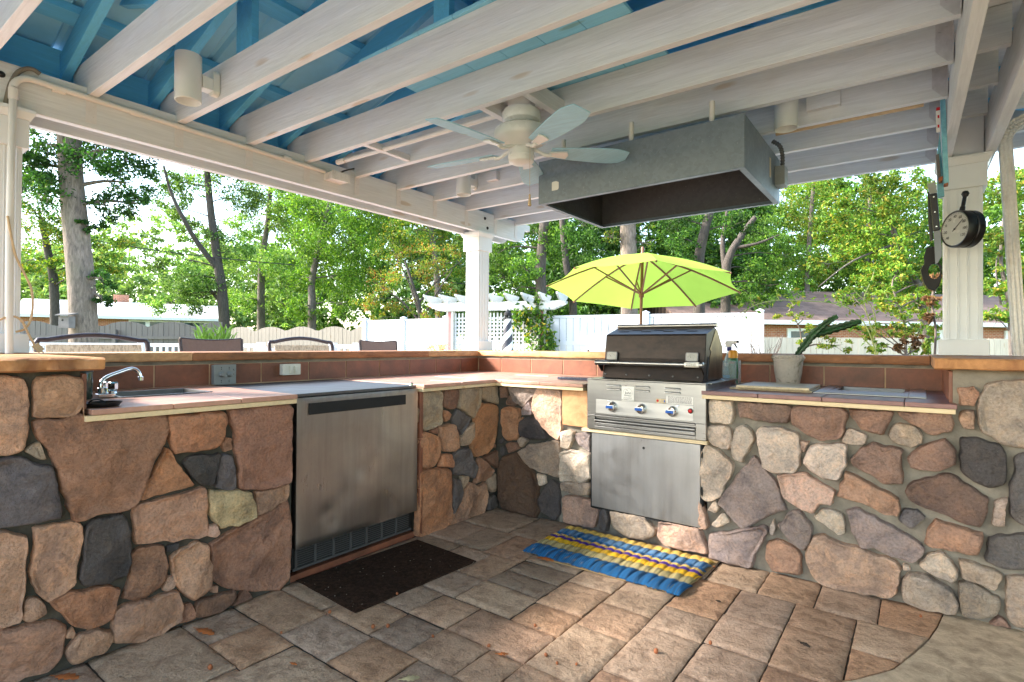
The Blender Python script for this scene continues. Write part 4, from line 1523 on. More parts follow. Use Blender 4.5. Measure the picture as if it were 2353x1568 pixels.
def downlight(x, yj, label):
    global DL
    y = jy(yj, x) - .14
    yf = jy(yj, x) - .0015
    t = thing('ceiling_light', label, 'light', (x, yf, 2.40), 'cylinder lights on the joists')
    mb = MB()
    r = .058
    mb.lathe([(r - .004, 2.50), (r, 2.515), (r, 2.293), (r - .003, 2.290), (r - .006, 2.293), (r - .008, 2.33), (r - .012, 2.36), (.0, 2.362)], (x, y, 0), (0, 0, 1), 32)
    mb.lathe([(r, 2.51), (r - .004, 2.516), (0, 2.518)], (x, y, 0), (0, 0, 1), 32)
    mb.build('lamp_shade', M['lamp_white'], t, smooth=40)
    mb = MB().box(x - .03, x + .03, y + r - .004, yf - .034, 2.375, 2.435)
    mb.build('bracket', M['lamp_white'], t, bevel=0.003)
    mb = MB()
    pts = [(x + .027 * math.cos(PI * k / 10), yf, 2.46 + .027 * math.sin(PI * k / 10)) for k in range(11)]
    pts += [(x - .027 * math.cos(PI * k / 10), yf, 2.385 - .027 * math.sin(PI * k / 10)) for k in range(11)]
    mb.prism(pts, (0, -.034, 0))
    mb.build('wall_plate', M['lamp_white'], t, bevel=0.004)
    return t


downlight(-2.83, 1.272, 'large white cylinder light hanging on the near left joist, closest to the camera')
downlight(-2.84, 3.27, 'small white cylinder light on a far joist left of the galvanized vent hood')
downlight(-.57, 3.27, 'white cylinder light in shade right of the vent hood')

# ================================================================ ceiling fan
FCX, FCY, FZ = -1.693, 2.327, 2.148
FAN = thing('ceiling_fan', 'white five-blade ceiling fan with pale blue wooden blades and a pull chain', 'ceiling fan', (FCX, FCY, 2.44))
mb = MB()
mb.lathe([(.070, 2.44), (.072, 2.40), (.070, 2.372), (.058, 2.368)], (FCX, FCY, 0), (0, 0, 1), 36)
mb.build('canopy', M['fan_white'], FAN, smooth=35)
mb = MB()
mb.lathe([(.055, 2.372), (.098, 2.365), (.102, 2.355), (.102, 2.325), (.096, 2.312), (.070, 2.300), (.070, 2.288), (.120, 2.276), (.142, 2.262), (.146, 2.246), (.144, 2.222), (.136, 2.208), (.10, 2.190), (.082, 2.178), (.06, 2.170)], (FCX, FCY, 0), (0, 0, 1), 40)
for k in range(30):
    a = 2 * PI * k / 30
    c, s = math.cos(a), math.sin(a)
    p = Vector((FCX + .112 * c, FCY + .112 * s, 2.1985))
    q = Vector((FCX + .096 * c, FCY + .096 * s, 2.1885))
    mb.bar(p, q, .008, .004)
mb.build('motor_housing', M['fan_white'], FAN, smooth=35)
mb = MB()
mb.lathe([(.058, 2.172), (.060, 2.165), (.064, 2.162), (.068, 2.155), (.068, 2.105), (.066, 2.096), (.060, 2.092), (.052, 2.088), (.02, 2.080), (0, 2.079)], (FCX, FCY, 0), (0, 0, 1), 36)
mb.lathe([(.069, 2.13), (.0705, 2.128), (.0705, 2.122), (.069, 2.12)], (FCX, FCY, 0), (0, 0, 1), 36)
mb.build('switch_housing', M['fan_white'], FAN, smooth=35)


def blade_outline(L0, L1):
    pts = []
    for t in range(0, 13):
        u = t / 12
        w = 0.043 + 0.026 * math.sin(min(u * 1.25, 1) * PI / 2) - (0.024 * max(0, (u - .8) / .2) ** 1.4 if u > .8 else 0)
        pts.append((L0 + (L1 - L0) * u, w))
    return pts


for k in range(5):
    a = math.radians(44.8) + k * 2 * PI / 5
    er = Vector((math.cos(a), math.sin(a), 0))
    et = Vector((-math.sin(a), math.cos(a), 0))
    pitch = math.radians(-13)
    ev = et * math.cos(pitch) + Vector((0, 0, 1)) * math.sin(pitch)
    en = er.cross(ev)
    c0 = Vector((FCX, FCY, FZ + .004))
    up = [c0 + er * l + ev * w for l, w in blade_outline(.16, .585)]
    dn = [c0 + er * l - ev * w for l, w in blade_outline(.16, .585)]
    mb = MB().prism([p + en * .0 for p in up + dn[::-1]], en * .006)
    mb.build('blade', M['fan_blade'], FAN, bevel=0.0015)
    mb = MB()
    path = smooth_path([c0 + er * .055 + Vector((0, 0, .016)), c0 + er * .095 + Vector((0, 0, .006)), c0 + er * .13 - Vector((0, 0, .012)), c0 + er * .165 - Vector((0, 0, .010))], 5)
    mb.tube(path, [.010] * len(path), 8)
    mb.prism([c0 + er * .15 - ev * .018 - en * .010, c0 + er * .15 + ev * .018 - en * .010, c0 + er * .245 + ev * .03 - en * .010, c0 + er * .255 - en * .010, c0 + er * .245 - ev * .03 - en * .010], en * .008)
    mb.build('blade_arm', M['fan_white'], FAN, smooth=40)
mb = MB()
ctop = ony(*C2(1378, 992), 2.30)
for k in range(46):
    mb.lathe([(0, -.0022), (.0022, 0), (0, .0022)], (ctop.x, 2.30, ctop.z - k * .0052), (0, 0, 1), 6)
zc = ctop.z - 46 * .0052
mb.lathe([(.0, 0), (.004, -.004), (.006, -.012), (.004, -.018), (.007, -.03), (.009, -.058), (.010, -.064), (.006, -.068), (0, -.068)], (ctop.x, 2.30, zc), (0, 0, 1), 14)
mb.build('pull_chain', M['cable_tan'], FAN, smooth=40)

# ================================================================ vent hood
HX0, HX1, HY0, HY1, HZ0, HZ1 = -1.87, -.673, 2.755, 3.585, 1.99, 2.248
HOOD = thing('vent_hood', 'big galvanized steel vent hood hung from the joists above the grill', 'vent hood', ((HX0 + HX1) / 2, 3.17, HZ1))
mb = MB()
t = .004
mb.box(HX0, HX1, HY0, HY0 + t, HZ0, HZ1)
mb.box(HX0, HX0 + t, HY0 + t, HY1 - t, HZ0, HZ1)
mb.box(HX1 - t, HX1, HY0 + t, HY1 - t, HZ0, HZ1)
mb.box(HX0, HX1, HY1 - t, HY1, HZ0, HZ1)
mb.box(HX0 + t, HX1 - t, HY0 + t, HY1 - t, HZ1 - t, HZ1)
mb.build('hood_shell', M['galv'], HOOD)
mb = MB()
q = t + .001
mb.box(HX0 + q, HX1 - q, HY0 + q, HY0 + q + .002, HZ0 + .022, HZ1 - q)
mb.box(HX0 + q, HX0 + q + .002, HY0 + q + .003, HY1 - q - .003, HZ0 + .022, HZ1 - q)
mb.box(HX1 - q - .002, HX1 - q, HY0 + q + .003, HY1 - q - .003, HZ0 + .022, HZ1 - q)
mb.box(HX0 + q, HX1 - q, HY1 - q - .002, HY1 - q, HZ0 + .022, HZ1 - q)
mb.box(HX0 + q + .003, HX1 - q - .003, HY0 + q + .003, HY1 - q - .003, HZ1 - q - .003, HZ1 - q - .001)
mb.build('hood_liner', M['galv_dark'], HOOD)
mb = MB()
e = .03
mb.box(HX0, HX1, HY0, HY0 + e, HZ0 - .003, HZ0 - .0005)
mb.box(HX0, HX1, HY1 - e, HY1, HZ0 - .003, HZ0 - .0005)
mb.box(HX0, HX0 + e, HY0 + e, HY1 - e, HZ0 - .003, HZ0 - .0005)
mb.box(HX1 - e, HX1, HY0 + e, HY1 - e, HZ0 - .003, HZ0 - .0005)
mb.build('hood_lip', M['galv'], HOOD)
for x, y in ((-1.72, 2.80), (-1.28, 2.80), (-.84, 2.80), (-1.72, 3.52), (-.84, 3.52)):
    mb = MB().lathe([(.014, HZ1), (.014, ZJ0 + .02), (.013, ZJ0 + .02)], (x, y, 0), (0, 0, 1), 16)
    mb.build('hanger_pipe', M['pvc'], HOOD, smooth=40)
p = ony(*C2(1548, 1250), HY0 - .001)
mb = MB()
pts = []
for k in range(22):
    a = 2 * PI * k / 22
    rx = .026 * (1 + .12 * math.sin(3 * a + 1) + .1 * math.sin(5 * a))
    pts.append((p.x + max(-.024, min(.024, 1.25 * rx * math.cos(a))), HY0 - .0015, p.z + max(-.027, min(.027, 1.25 * rx * math.sin(a)))))
mb.prism(pts, (0, .001, 0))
mb.build('paint_patch', M['lamp_white'], HOOD)
mb = MB()
yb = HY1 - .09
mb.box(HX1, HX1 + .052, yb - .05, yb + .05, HZ0 + .075, HZ0 + .185)
for k in range(3):
    mb.lathe([(.0, .002), (.0125, .002), (.0145, 0)], (HX1 + .026, yb - .05, HZ0 + .10 + k * .032), (0, -1, 0), 14)
mb.build('junction_box', M['outlet_grey'], HOOD, bevel=0.003)
mb = MB()
pth = smooth_path([(HX1 + .03, yb + .0, HZ0 + .185), (HX1 + .032, yb, HZ0 + .25), (HX1 + .02, yb - .01, HZ0 + .31), (HX1 - .02, yb - .01, HZ0 + .35)], 16)
mb.tube(pth, [.013 if (i // 2) % 2 else .0105 for i in range(len(pth))], 12)
mb.build('flexible_conduit', M['galv_dark'], HOOD, smooth=30)
mb = MB().box(HX1 + .0008, HX1 + .0018, 3.30, 3.335, HZ0 + .09, HZ0 + .2)
mb.build('tape_mark', M['cream_stone'], HOOD)
# pale pipe running along the joist behind the hood
mb = MB().tube([(HX1 + .01, jy(3.35, HX1), 2.355), (.02, jy(3.35, .02), 2.355)], .012, 12)
tag(mb.build('electrical_pipe', M['cable_tan'], smooth=40), 'tan pipe under the shaded joist between the vent hood and the right beam', 'pipe')

# ================================================================ wiring on the left
XP = -3.284
mb = MB()
v0 = onx(*C4(36, 862), -3.27)
v1 = onx(*C1(85, 690), -3.27)
zc = onx(*C1(640, 660), XP).z
yv = v0.y
zc = 2.335
pth = [(-3.20, v0.y, 1.071), (-3.235, v0.y + .002, 1.6), (-3.262, v1.y, zc - .075)]
pth += arc((-3.275, v1.y + .07, zc - .07), (0, -1, 0), (0, 0, 1), .07, .1, PI / 2, 7)
yb0 = onx(*C1(2185, 1142), XP).y
pth += [(XP, v1.y + .35, zc - .004), (XP, 1.3, zc - .01), (XP, yb0, zc - .02)]
mb.tube(pth, .0145, 14)
for y in (v1.y + .14, 1.05, 1.9):
    mb.tube([(XP, y, zc - .006), (XP, y + .05, zc - .007)], .0175, 14)
mb.tube([(-3.262, v1.y, zc - .12), (-3.262, v1.y, zc - .07)], .018, 14)
tag(mb.build('conduit', M['pvc'], smooth=40), 'white conduit pipe bending from the left post along the beam to a box', 'conduit')
JBX = thing('junction_box', 'small chipped white junction box at the end of the conduit on the left beam', 'electrical box', (-3.27, yb0 + .06, 2.25))
pb = onx(*C1(2185, 1180), -3.2)
mb = MB()
ybx0, ybx1 = yb0 + .0, yb0 + .135
mb.box(-3.2985, -3.20, ybx0, ybx1, 2.255, 2.305)
mb.build('box_body', M['gutter'], JBX, bevel=0.004)
mb = MB().box(-3.199, -3.192, ybx0 - .004, ybx1 + .004, 2.25, 2.31)
mb.build('cover_plate', M['gutter'], JBX, bevel=0.002)
mb = MB()
pth = smooth_path([(-3.25, ybx0 + .08, 2.306), (-3.22, ybx0 + .10, 2.33), (-3.2, ybx0 + .13, 2.345), (-3.17, ybx0 + .16, 2.355)], 6)
mb.tube(pth, .006, 8)
mb.build('wire', M['black'], JBX, smooth=40)
p0 = onx(*C2(100, 1090), -3.15)
p1 = ony(*C2(1250, 748), 2.32)
mb = MB().tube([(p0.x, p0.y, p0.z), (p0.x * .55 + p1.x * .45, p0.y * .55 + p1.y * .45, p0.z * .55 + p1.z * .45 - .004), (p1.x, p1.y, p1.z)], .0145, 14)
mb.tube([(p0.x - .02, p0.y - .004, p0.z), (p0.x + .06, p0.y + .0, p0.z + .001)], .018, 14)
tag(mb.build('conduit', M['pvc'], smooth=40), 'white conduit pipe running between joists to the ceiling fan', 'conduit')

mb = MB()
pts = [(0, 612), (40, 595), (58, 560), (62, 540)]
pth = [onx(*C1(40, 700), -3.285), onx(*C1(52, 640), -3.285), onx(*C1(75, 560), -3.285), onx(*C1(120, 490), -3.285), onx(*C1(175, 464), -3.285), onx(*C1(225, 470), -3.285), onx(*C1(270, 500), -3.285)]
mb.tube(smooth_path(pth, 6), .010, 10)
tag(mb.build('cable', M['cable_grey'], smooth=40), 'grey cable looping over the top of the left beam above the post', 'cable')

# hanging extension cord at the left post
XC = -3.22
CORD = thing('extension_cord', 'tan extension cord looped around the left post with its plug on the ledge', 'extension cord', onx(*C4(250, 860), XC))
pth = [onx(*C4(x, y), XC) for x, y in ((50, -60), (80, 100), (110, 220), (165, 330), (210, 430), (220, 540), (205, 640), (165, 700), (105, 720))]
mb = MB().tube(smooth_path(pth, 6), .0048, 8)
pth = [onx(*C4(x, y), XC + .012) for x, y in ((-40, 650), (0, 637), (60, 616), (110, 620), (150, 650), (170, 690), (195, 740), (222, 790), (236, 812))]
mb.tube(smooth_path(pth, 6), .0048, 8)
mb.build('cord', M['cable_tan'], CORD, smooth=40)
a, b = onx(*C4(232, 805), XC + .012), onx(*C4(280, 848), XC + .012)
mb = MB().bar(a, b, .016, .026)
mb.tube([b, b + (b - a).normalized() * .012], .003, 8)
mb.build('plug', M['cable_tan'], CORD, bevel=0.003)

# ================================================================ downspout right
DS = thing('downspout', 'fluted white downspout with an elbow beside the right post', 'downspout', (.46, 4.0, 1.077))


def flute(w, d):
    pts = []
    for (ax, ay), (bx, by) in (((-w, -d), (w, -d)), ((w, -d), (w, d)), ((w, d), (-w, d)), ((-w, d), (-w, -d))):
        nrm = Vector((by - ay, -(bx - ax))).normalized()
        for k in range(12):
            t_ = k / 12
            o_ = -.004 if (k // 2) % 2 else 0
            pts.append((ax + (bx - ax) * t_ + nrm.x * o_, ay + (by - ay) * t_ + nrm.y * o_))
    return pts


def sweep(mb, prof, stations):
    n = len(prof)
    vs, fs = [], []
    for c, ex, ey, k in stations:
        for a_, b_ in prof:
            vs.append(c + ex * a_ * k + ey * b_ * k)
    for i in range(len(stations) - 1):
        for k in range(n):
            k2 = (k + 1) % n
            fs.append((i * n + k, i * n + k2, (i + 1) * n + k2, (i + 1) * n + k))
    fs.append(tuple(range(n)))
    fs.append(tuple((len(stations) - 1) * n + k for k in range(n - 1, -1, -1)))
    mb.add(vs, fs)


ex, ey = Vector((1, 0, 0)), Vector((0, 1, 0))
top, bot = Vector((.380, 4.0, 2.255)), Vector((.438, 4.0, 1.079))
mb = MB()
sweep(mb, flute(.027, .036), [(bot, ex, ey, 1), (top, ex, ey, 1)])
mb.build('pipe', M['gutter'], DS)
mb = MB()
st = []
for k in range(15):
    a = math.radians(62) * k / 14
    c = top + Vector((.10 * (1 - math.cos(a)), 0, .10 * math.sin(a)))
    st.append((c, Vector((math.cos(a), 0, -math.sin(a))), ey, 1.08 if k % 2 else .97))
d_ = Vector((math.sin(math.radians(62)), 0, math.cos(math.radians(62))))
st.append((st[-1][0] + d_ * .35, st[-1][1], ey, 1.0))
sweep(mb, flute(.028, .037), st)
mb.build('elbow', M['gutter'], DS)

# ================================================================ tools hanging on the right beam
YT = 3.5


def px_prism(mb, pts, C, y, th):
    mb.prism([ony(*C(a, b), y) for a, b in pts], (0, th, 0))


RULE = thing('folding_frame', 'faded light blue painted wooden frame hung on end from the right beam', 'wooden frame', (.1, YT, 2.39))
mb = MB()
px_prism(mb, [(512, 775), (553, 760), (580, 1435), (538, 1450)], CV, YT, .05)
mb.build('rail', M['blue_bar'], RULE, bevel=0.002)
mb = MB()
px_prism(mb, [(487, 1190), (510, 1030), (545, 1535), (490, 1550)], CV, YT + .06, .03)
mb.build('rail', M['blue_bar'], RULE, bevel=0.002)
mb = MB()
px_prism(mb, [(500, 1395), (532, 1380), (530, 1415), (503, 1425)], CV, YT - .004, .05)
px_prism(mb, [(562, 930), (606, 925), (606, 985), (566, 988)], CV, YT + .055, .03)
px_prism(mb, [(540, 1440), (575, 1430), (575, 1446), (540, 1452)], CV, YT - .003, .05)
mb.build('rusty_bracket', M['rust'], RULE, bevel=0.002)
mb = MB()
px_prism(mb, [(478, 1215), (502, 1205), (518, 1400), (490, 1410)], CV, YT + .02, .02)
mb.build('slat', M['fence_grey'], RULE, bevel=0.001)
LV = thing('spirit_level', 'white and red striped marker stick hanging beside the blue frame', 'marker stick', ony(*CV(495, 850), YT - .02))
mb = MB()
px_prism(mb, [(478, 870), (511, 862), (512, 1030), (482, 1038)], CV, YT - .03, .015)
mb.build('body', M['tape_white'], LV, bevel=0.002)
mb = MB()
px_prism(mb, [(480, 845), (508, 838), (510, 861), (479, 868)], CV, YT - .03, .015)
px_prism(mb, [(490, 905), (504, 902), (505, 925), (491, 928)], CV, YT - .032, .001)
px_prism(mb, [(490, 980), (504, 977), (505, 1000), (491, 1003)], CV, YT - .032, .001)
mb.build('mark', M['red'], LV)

KN = thing('carving_knife', 'long kitchen knife with a riveted black handle hanging by the right post', 'knife', ony(*CU(450, 60), YT))
mb = MB()
px_prism(mb, [(428, 152), (488, 140), (512, 430), (455, 442)], CU, YT - .01, .022)
mb.build('handle', M['black'], KN, bevel=0.004)
mb = MB()
px_prism(mb, [(458, 440), (512, 434), (526, 600), (524, 640), (492, 690), (474, 700)], CU, YT, .003)
mb.build('blade', M['knife_steel'], KN)
mb = MB()
for a, b in ((460, 172), (470, 290), (483, 404)):
    q_ = ony(*CU(a, b), YT - .0105)
    mb.lathe([(.0, .002), (.0035, .0015), (.004, 0)], q_, (0, -1, 0), 10)
mb.build('rivet', M['chrome'], KN, smooth=40)
mb = MB()
px_prism(mb, [(410, 75), (475, 55), (488, 138), (428, 150)], CU, YT - .006, .014)
for k in range(7):
    px_prism(mb, [(415 + k * 9, 80 - k * 3), (420 + k * 9, 78 - k * 3), (418 + k * 9 + (k % 3) * 4 - 8, 52 - k * 3), (414 + k * 9 + (k % 3) * 4 - 8, 54 - k * 3)], CU, YT - .004, .003)
mb.build('frayed_tip', M['outlet_grey'], KN)

BR = thing('grill_brush', 'black grill brush with a loop-shaped head hanging by the right post', 'grill brush', ony(*CU(420, 120), YT + .04))
YB = YT + .04
mb = MB()
px_prism(mb, [(412, 130), (432, 128), (452, 380), (458, 510), (430, 520), (418, 380)], CU, YB, .02)
mb.build('handle', M['black'], BR, bevel=0.003)
mb = MB()
outer = [(430, 515), (462, 512), (470, 640), (500, 690), (524, 712), (522, 800), (512, 860), (470, 908), (430, 905), (385, 850), (358, 745), (392, 690), (372, 680), (395, 590)]
ci = [(465 + 47 * math.cos(2 * PI * k / 20), 755 + 62 * math.sin(2 * PI * k / 20)) for k in range(20)]
# ring: outer outline bridged to the inner hole
oc = []
for k in range(20):
    a = 2 * PI * k / 20
    c_, s_ = math.cos(a), math.sin(a)
    best = 0
    for i in range(len(outer)):
        (x1_, y1_), (x2_, y2_) = outer[i], outer[(i + 1) % len(outer)]
        dx, dy = x2_ - x1_, y2_ - y1_
        den = c_ * dy - s_ * dx
        if abs(den) > 1e-6:
            tt = ((x1_ - 465) * dy - (y1_ - 755) * dx) / den
            uu = ((x1_ - 465) * s_ - (y1_ - 755) * c_) / den
            if tt > 0 and 0 <= uu <= 1:
                best = max(best, tt)
    oc.append((465 + best * c_, 755 + best * s_))
vs = [ony(*CU(a, b), YB) for a, b in ci] + [ony(*CU(a, b), YB) for a, b in oc]
vs += [v + Vector((0, .03, 0)) for v in vs]
fs = []
for k in range(20):
    k2 = (k + 1) % 20
    fs += [(k, k2, 20 + k2, 20 + k), (40 + k, 60 + k, 60 + k2, 40 + k2), (k, 40 + k, 40 + k2, k2), (20 + k, 20 + k2, 60 + k2, 60 + k)]
mb.add(vs, fs)
mb.build('brush_head', M['black_matte'], BR, bevel=0.002)
mb = MB()
rg = random.Random(5)
for k in range(60):
    u = k / 59
    a = math.radians(200 - 110 * u)
    x_, y_ = 465 + 92 * math.cos(a), 765 + 130 * math.sin(a)
    q_ = ony(*CU(x_, y_), YB + rg.uniform(.004, .026))
    r_ = ony(*CU(465 + 112 * math.cos(a + rg.uniform(-.1, .1)), 765 + 152 * math.sin(a)), YB + .015)
    mb.tube([q_, r_], .0009, 5)
mb.build('bristles', M['bristle'], BR)

M['dial'] = simple('dial_face', lin(172, 173, 170), 0.25, 0, 0.06, 12, 0)
# dial thermometer
tc = ony(*CU(630, 425), 3.72)
TH = thing('dial_thermometer', 'round black dial thermometer on a bracket in front of the right post', 'thermometer', (tc.x + .06, 3.80, tc.z))
nrm = Vector((-.81, -.585, 0.02)).normalized()
R_ = .098
mb = MB()
mb.lathe([(R_ - .012, .002), (R_ - .004, .006), (R_, 0), (R_, -.035), (R_ - .004, -.040), (R_ - .004, -.046), (R_, -.050), (R_, -.080), (R_ - .02, -.090), (0, -.092)], tc, nrm, 48)
mb.build('case', M['black'], TH, smooth=35)
mb = MB().lathe([(R_ - .010, .0025), (0, .0026)], tc, nrm, 40)
face = mb.build('dial', M['dial'], TH, smooth=40)
xd = Vector((0, 0, 1)).cross(nrm).normalized()
zu = nrm.cross(xd)
for k, s_ in enumerate(('-40', '-20', '0', '20', '40', '60', '80', '100', '120')):
    a = math.radians(218 - k * 32)
    text(s_, 'numeral', tc + nrm * .0032 + xd * (.066 * math.cos(a)) + zu * (.066 * math.sin(a)), .021, M['ink'], face, xd, zu)
mb = MB()
for k in range(33):
    a = math.radians(218 - k * 8)
    d_ = xd * math.cos(a) + zu * math.sin(a)
    mb.bar(tc + nrm * .0031 + d_ * .079, tc + nrm * .0031 + d_ * .085, .0012, .0006, up=nrm)
mb.build('scale', M['ink'], face)
mb = MB()
a = math.radians(38)
d_ = xd * math.cos(a) + zu * math.sin(a)
mb.bar(tc + nrm * .005 - d_ * .018, tc + nrm * .005 + d_ * .07, .003, .001, up=nrm)
mb.lathe([(.005, 0), (.005, .003), (0, .003)], tc + nrm * .0035, nrm, 12)
mb.build('needle', M['ink'], TH)
mb = MB()
s0 = tc + Vector((.028, .03, R_ - .006))
s1 = ony(*CU(708, 150), 3.76)
mb.tube([s0, s0.lerp(s1, .3), s0.lerp(s1, .32), s1], [.014, .012, .0095, .0095], 12)
mb.lathe([(0, -.018), (.012, -.014), (.018, 0), (.012, .014), (0, .018)], s1, (0, 0, 1), 18)
mb.build('stem', M['black'], TH, smooth=40)
mb = MB().tube([tc + Vector((.06, .06, 0)), (tc.x + .06, 3.931, tc.z)], .012, 10)
mb.build('bracket', M['black'], TH, smooth=40)

# ================================================================ refrigerator
FR = thing('refrigerator', 'stainless undercounter refrigerator with a scratched dented door set in the left bar wing', 'refrigerator', (-2.6, 1.81, 0))
FY0, FY1 = 1.428, 2.192
mb = MB().box(-2.94, -2.375, FY0 + .006, FY1 - .006, 0.05, 0.868)
mb.build('cabinet', M['black_matte'], FR, bevel=0.003)
mb = MB().box(-3.18, -2.345, FY0 - .004, FY1 + .004, 0.869, 0.884)
mb.build('top_panel', M['steel_dark'], FR, bevel=0.002)
# door: gently dented sheet
mb = MB()
ny, nz = 40, 40
dents = [(1.60, .29, .045, .007), (1.625, .235, .025, .005), (1.78, .60, .09, .007), (1.80, .47, .05, .008), (1.84, .53, .03, .004), (2.05, .40, .12, .006), (1.55, .55, .14, .005), (1.95, .2, .1, .006), (1.7, .36, .05, .004), (2.1, .7, .1, .004)]
vs, fs = [], []
for j in range(nz + 1):
    for i in range(ny + 1):
        y = FY0 + (FY1 - FY0) * i / ny
        z = .158 + (.866 - .158) * j / nz
        x = -2.325 + mnoise.noise((y * 2.2, z * 2.2, 3)) * .004 + mnoise.noise((y * 7, z * 5, 8)) * .0008
        for dy, dz, r_, a in dents:
            x -= a * math.exp(-((y - dy) ** 2 + (z - dz) ** 2) / (r_ * r_))
        if i in (0, ny) or j in (0, nz):
            x = -2.329
        vs.append((x, y, z))
W = ny + 1
for j in range(nz):
    for i in range(ny):
        a = j * W + i
        fs.append((a, a + 1, a + W + 1, a + W))
rim = [i for i in range(W)] + [j * W + ny for j in range(1, nz + 1)] + [nz * W + i for i in range(ny - 1, -1, -1)] + [j * W for j in range(nz - 1, 0, -1)]
o_ = len(vs)
for q in rim:
    vs.append((-2.372, vs[q][1], vs[q][2]))
for k in range(len(rim)):
    k2 = (k + 1) % len(rim)
    fs.append((rim[k], rim[k2], o_ + k2, o_ + k))
mb.add(vs, fs)
door = mb.build('door', M['steel_v'], FR, smooth=30)
h0, h1 = onx(*C4(2075, 1218), -2.325), onx(*C5(540, 1150), -2.325)
mb = MB()
mb.box(-2.3225, -2.3195, h0.y, h1.y, .783, .838)
mb.build('grip_recess', M['black_matte'], door, bevel=0.001)
mb = MB()
mb.lathe([(.012, 0), (.012, .012), (.008, .016), (0, .016)], (-2.36, FY1 - .02, .884), (0, 0, 1), 16)
mb.build('hinge_cap', M['chrome'], FR, smooth=40)
mb = MB()
for k in range(7):
    y = FY0 + .02 + k * .103
    mb.box(-2.372, -2.366, y, y + .012, .052, .15)
    for q in range(8):
        mb.box(-2.374, -2.369, y + .014, y + .101, .062 + q * .0105, .066 + q * .0105)
mb.box(-2.374, -2.365, FY0 + .01, FY1 - .01, .043, .055)
mb.build('toe_grille', M['grille_dark'], FR)
mb = MB().box(-2.40, -2.36, FY0 - .008, FY1 + .012, -.005, .028)
mb.build('base_board', M['terracotta'], FR, bevel=0.002)
for i, (px, py, lab) in enumerate(((2030, 800, 'white plastic shim on the pavers under the left end of the refrigerator'), (415, 585, 'white plastic shim on the pavers under the right end of the refrigerator'))):
    p = onz(*(C7 if i == 0 else C8)(px, py), .012)
    mb = MB().bar((p.x - .006, p.y - .055, p.z - .006), (p.x + .006, p.y + .055, p.z + .002), .028, .01)
    tag(mb.build('shim', M['tape_white'], bevel=0.002), lab, 'shim', 'shims under the refrigerator')

# ================================================================ grill
M['gauge'] = simple('gauge_face', lin(150, 150, 144), 0.5, 0, 0.1, 30, 0)
GX0, GX1 = -1.597, -.893
GYF = 2.885
GR = thing('gas_grill', 'built-in stainless gas grill with a smoke-browned lid and three blue-topped knobs', 'grill', (-1.245, 3.15, .625))


def gp(x, y, Y=GYF):
    return ony(*CG(x, y), Y)


mb = MB()
# front fascia as a frame around the drip tray opening
tx0, tx1 = gp(85, 1100).x, gp(1278, 1300).x
tz0, tz1 = .645, .712
mb.box(GX0, GX1, GYF, GYF + .018, tz1, .918)
mb.box(GX0, tx0, GYF, GYF + .018, .625, tz1)
mb.box(tx1, GX1, GYF, GYF + .018, .625, tz1)
mb.box(tx0, tx1, GYF, GYF + .018, .625, tz0)
mb.box(GX0, GX0 + .015, GYF + .019, 3.46, .625, .916)
mb.box(GX1 - .015, GX1, GYF + .019, 3.46, .625, .916)
mb.box(GX0 + .016, GX1 - .016, 3.44, 3.46, .625, .916)
mb.build('fire_box', M['steel'], GR, bevel=0.002)
mb = MB()
mb.box(GX0, GX1, GYF, 2.945, .9185, .926)
mb.box(GX0, -1.54, 2.9455, 3.47, .9185, .926)
mb.box(-.925, GX1 + .012, 2.9455, 3.47, .9185, .926)
mb.box(-1.54, -.925, 3.315, 3.47, .9185, .926)
mb.build('top_flange', M['steel'], GR, bevel=0.002)
mb = MB()
mb.box(tx0 + .003, tx1 - .003, GYF + .012, GYF + .03, tz0 + .002, tz1 - .002)
mb.prism([(tx0 + .003, GYF + .011, .668), (tx0 + .003, GYF - .006, .674), (tx0 + .003, GYF - .006, .682), (tx0 + .003, GYF + .011, .690)], (tx1 - tx0 - .006, 0, 0))
mb.prism([(tx0 + .003, GYF + .011, .699), (tx0 + .003, GYF - .004, .701), (tx0 + .003, GYF - .004, .709), (tx0 + .003, GYF + .011, .710)], (tx1 - tx0 - .006, 0, 0))
mb.prism([(tx0 + .003, GYF + .011, tz0 + .003), (tx0 + .003, GYF - .002, tz0 + .003), (tx0 + .003, GYF - .002, .666), (tx0 + .003, GYF + .011, .668)], (tx1 - tx0 - .006, 0, 0))
mb.build('drip_tray', M['steel'], GR, bevel=0.0015)
# pale control strip
q0, q1 = gp(103, 1010), gp(1256, 1060)
mb = MB().box(q0.x, q1.x, GYF - .0022, GYF - .0005, .722, .804)
strip = mb.build('control_panel', M['steel_panel'], GR, bevel=0.001)


def louvre(x0, x1, z):
    m_ = MB()
    m_.prism([(x0, GYF - .0005, z + .008), (x0, GYF - .009, z + .003), (x0, GYF - .011, z - .004), (x0, GYF - .0005, z - .006)], (x1 - x0, 0, 0))
    return m_.build('louvre', M['steel_panel'], GR, bevel=0.003)


for a, b, z1_, z2_ in ((232, 395, .889, .868), (565, 740, .889, .868), (918, 1103, .889, .867)):
    xa, xb = gp(a, 800).x, gp(b, 830).x
    louvre(xa, xb, z1_)
    louvre(xa, xb, z2_)
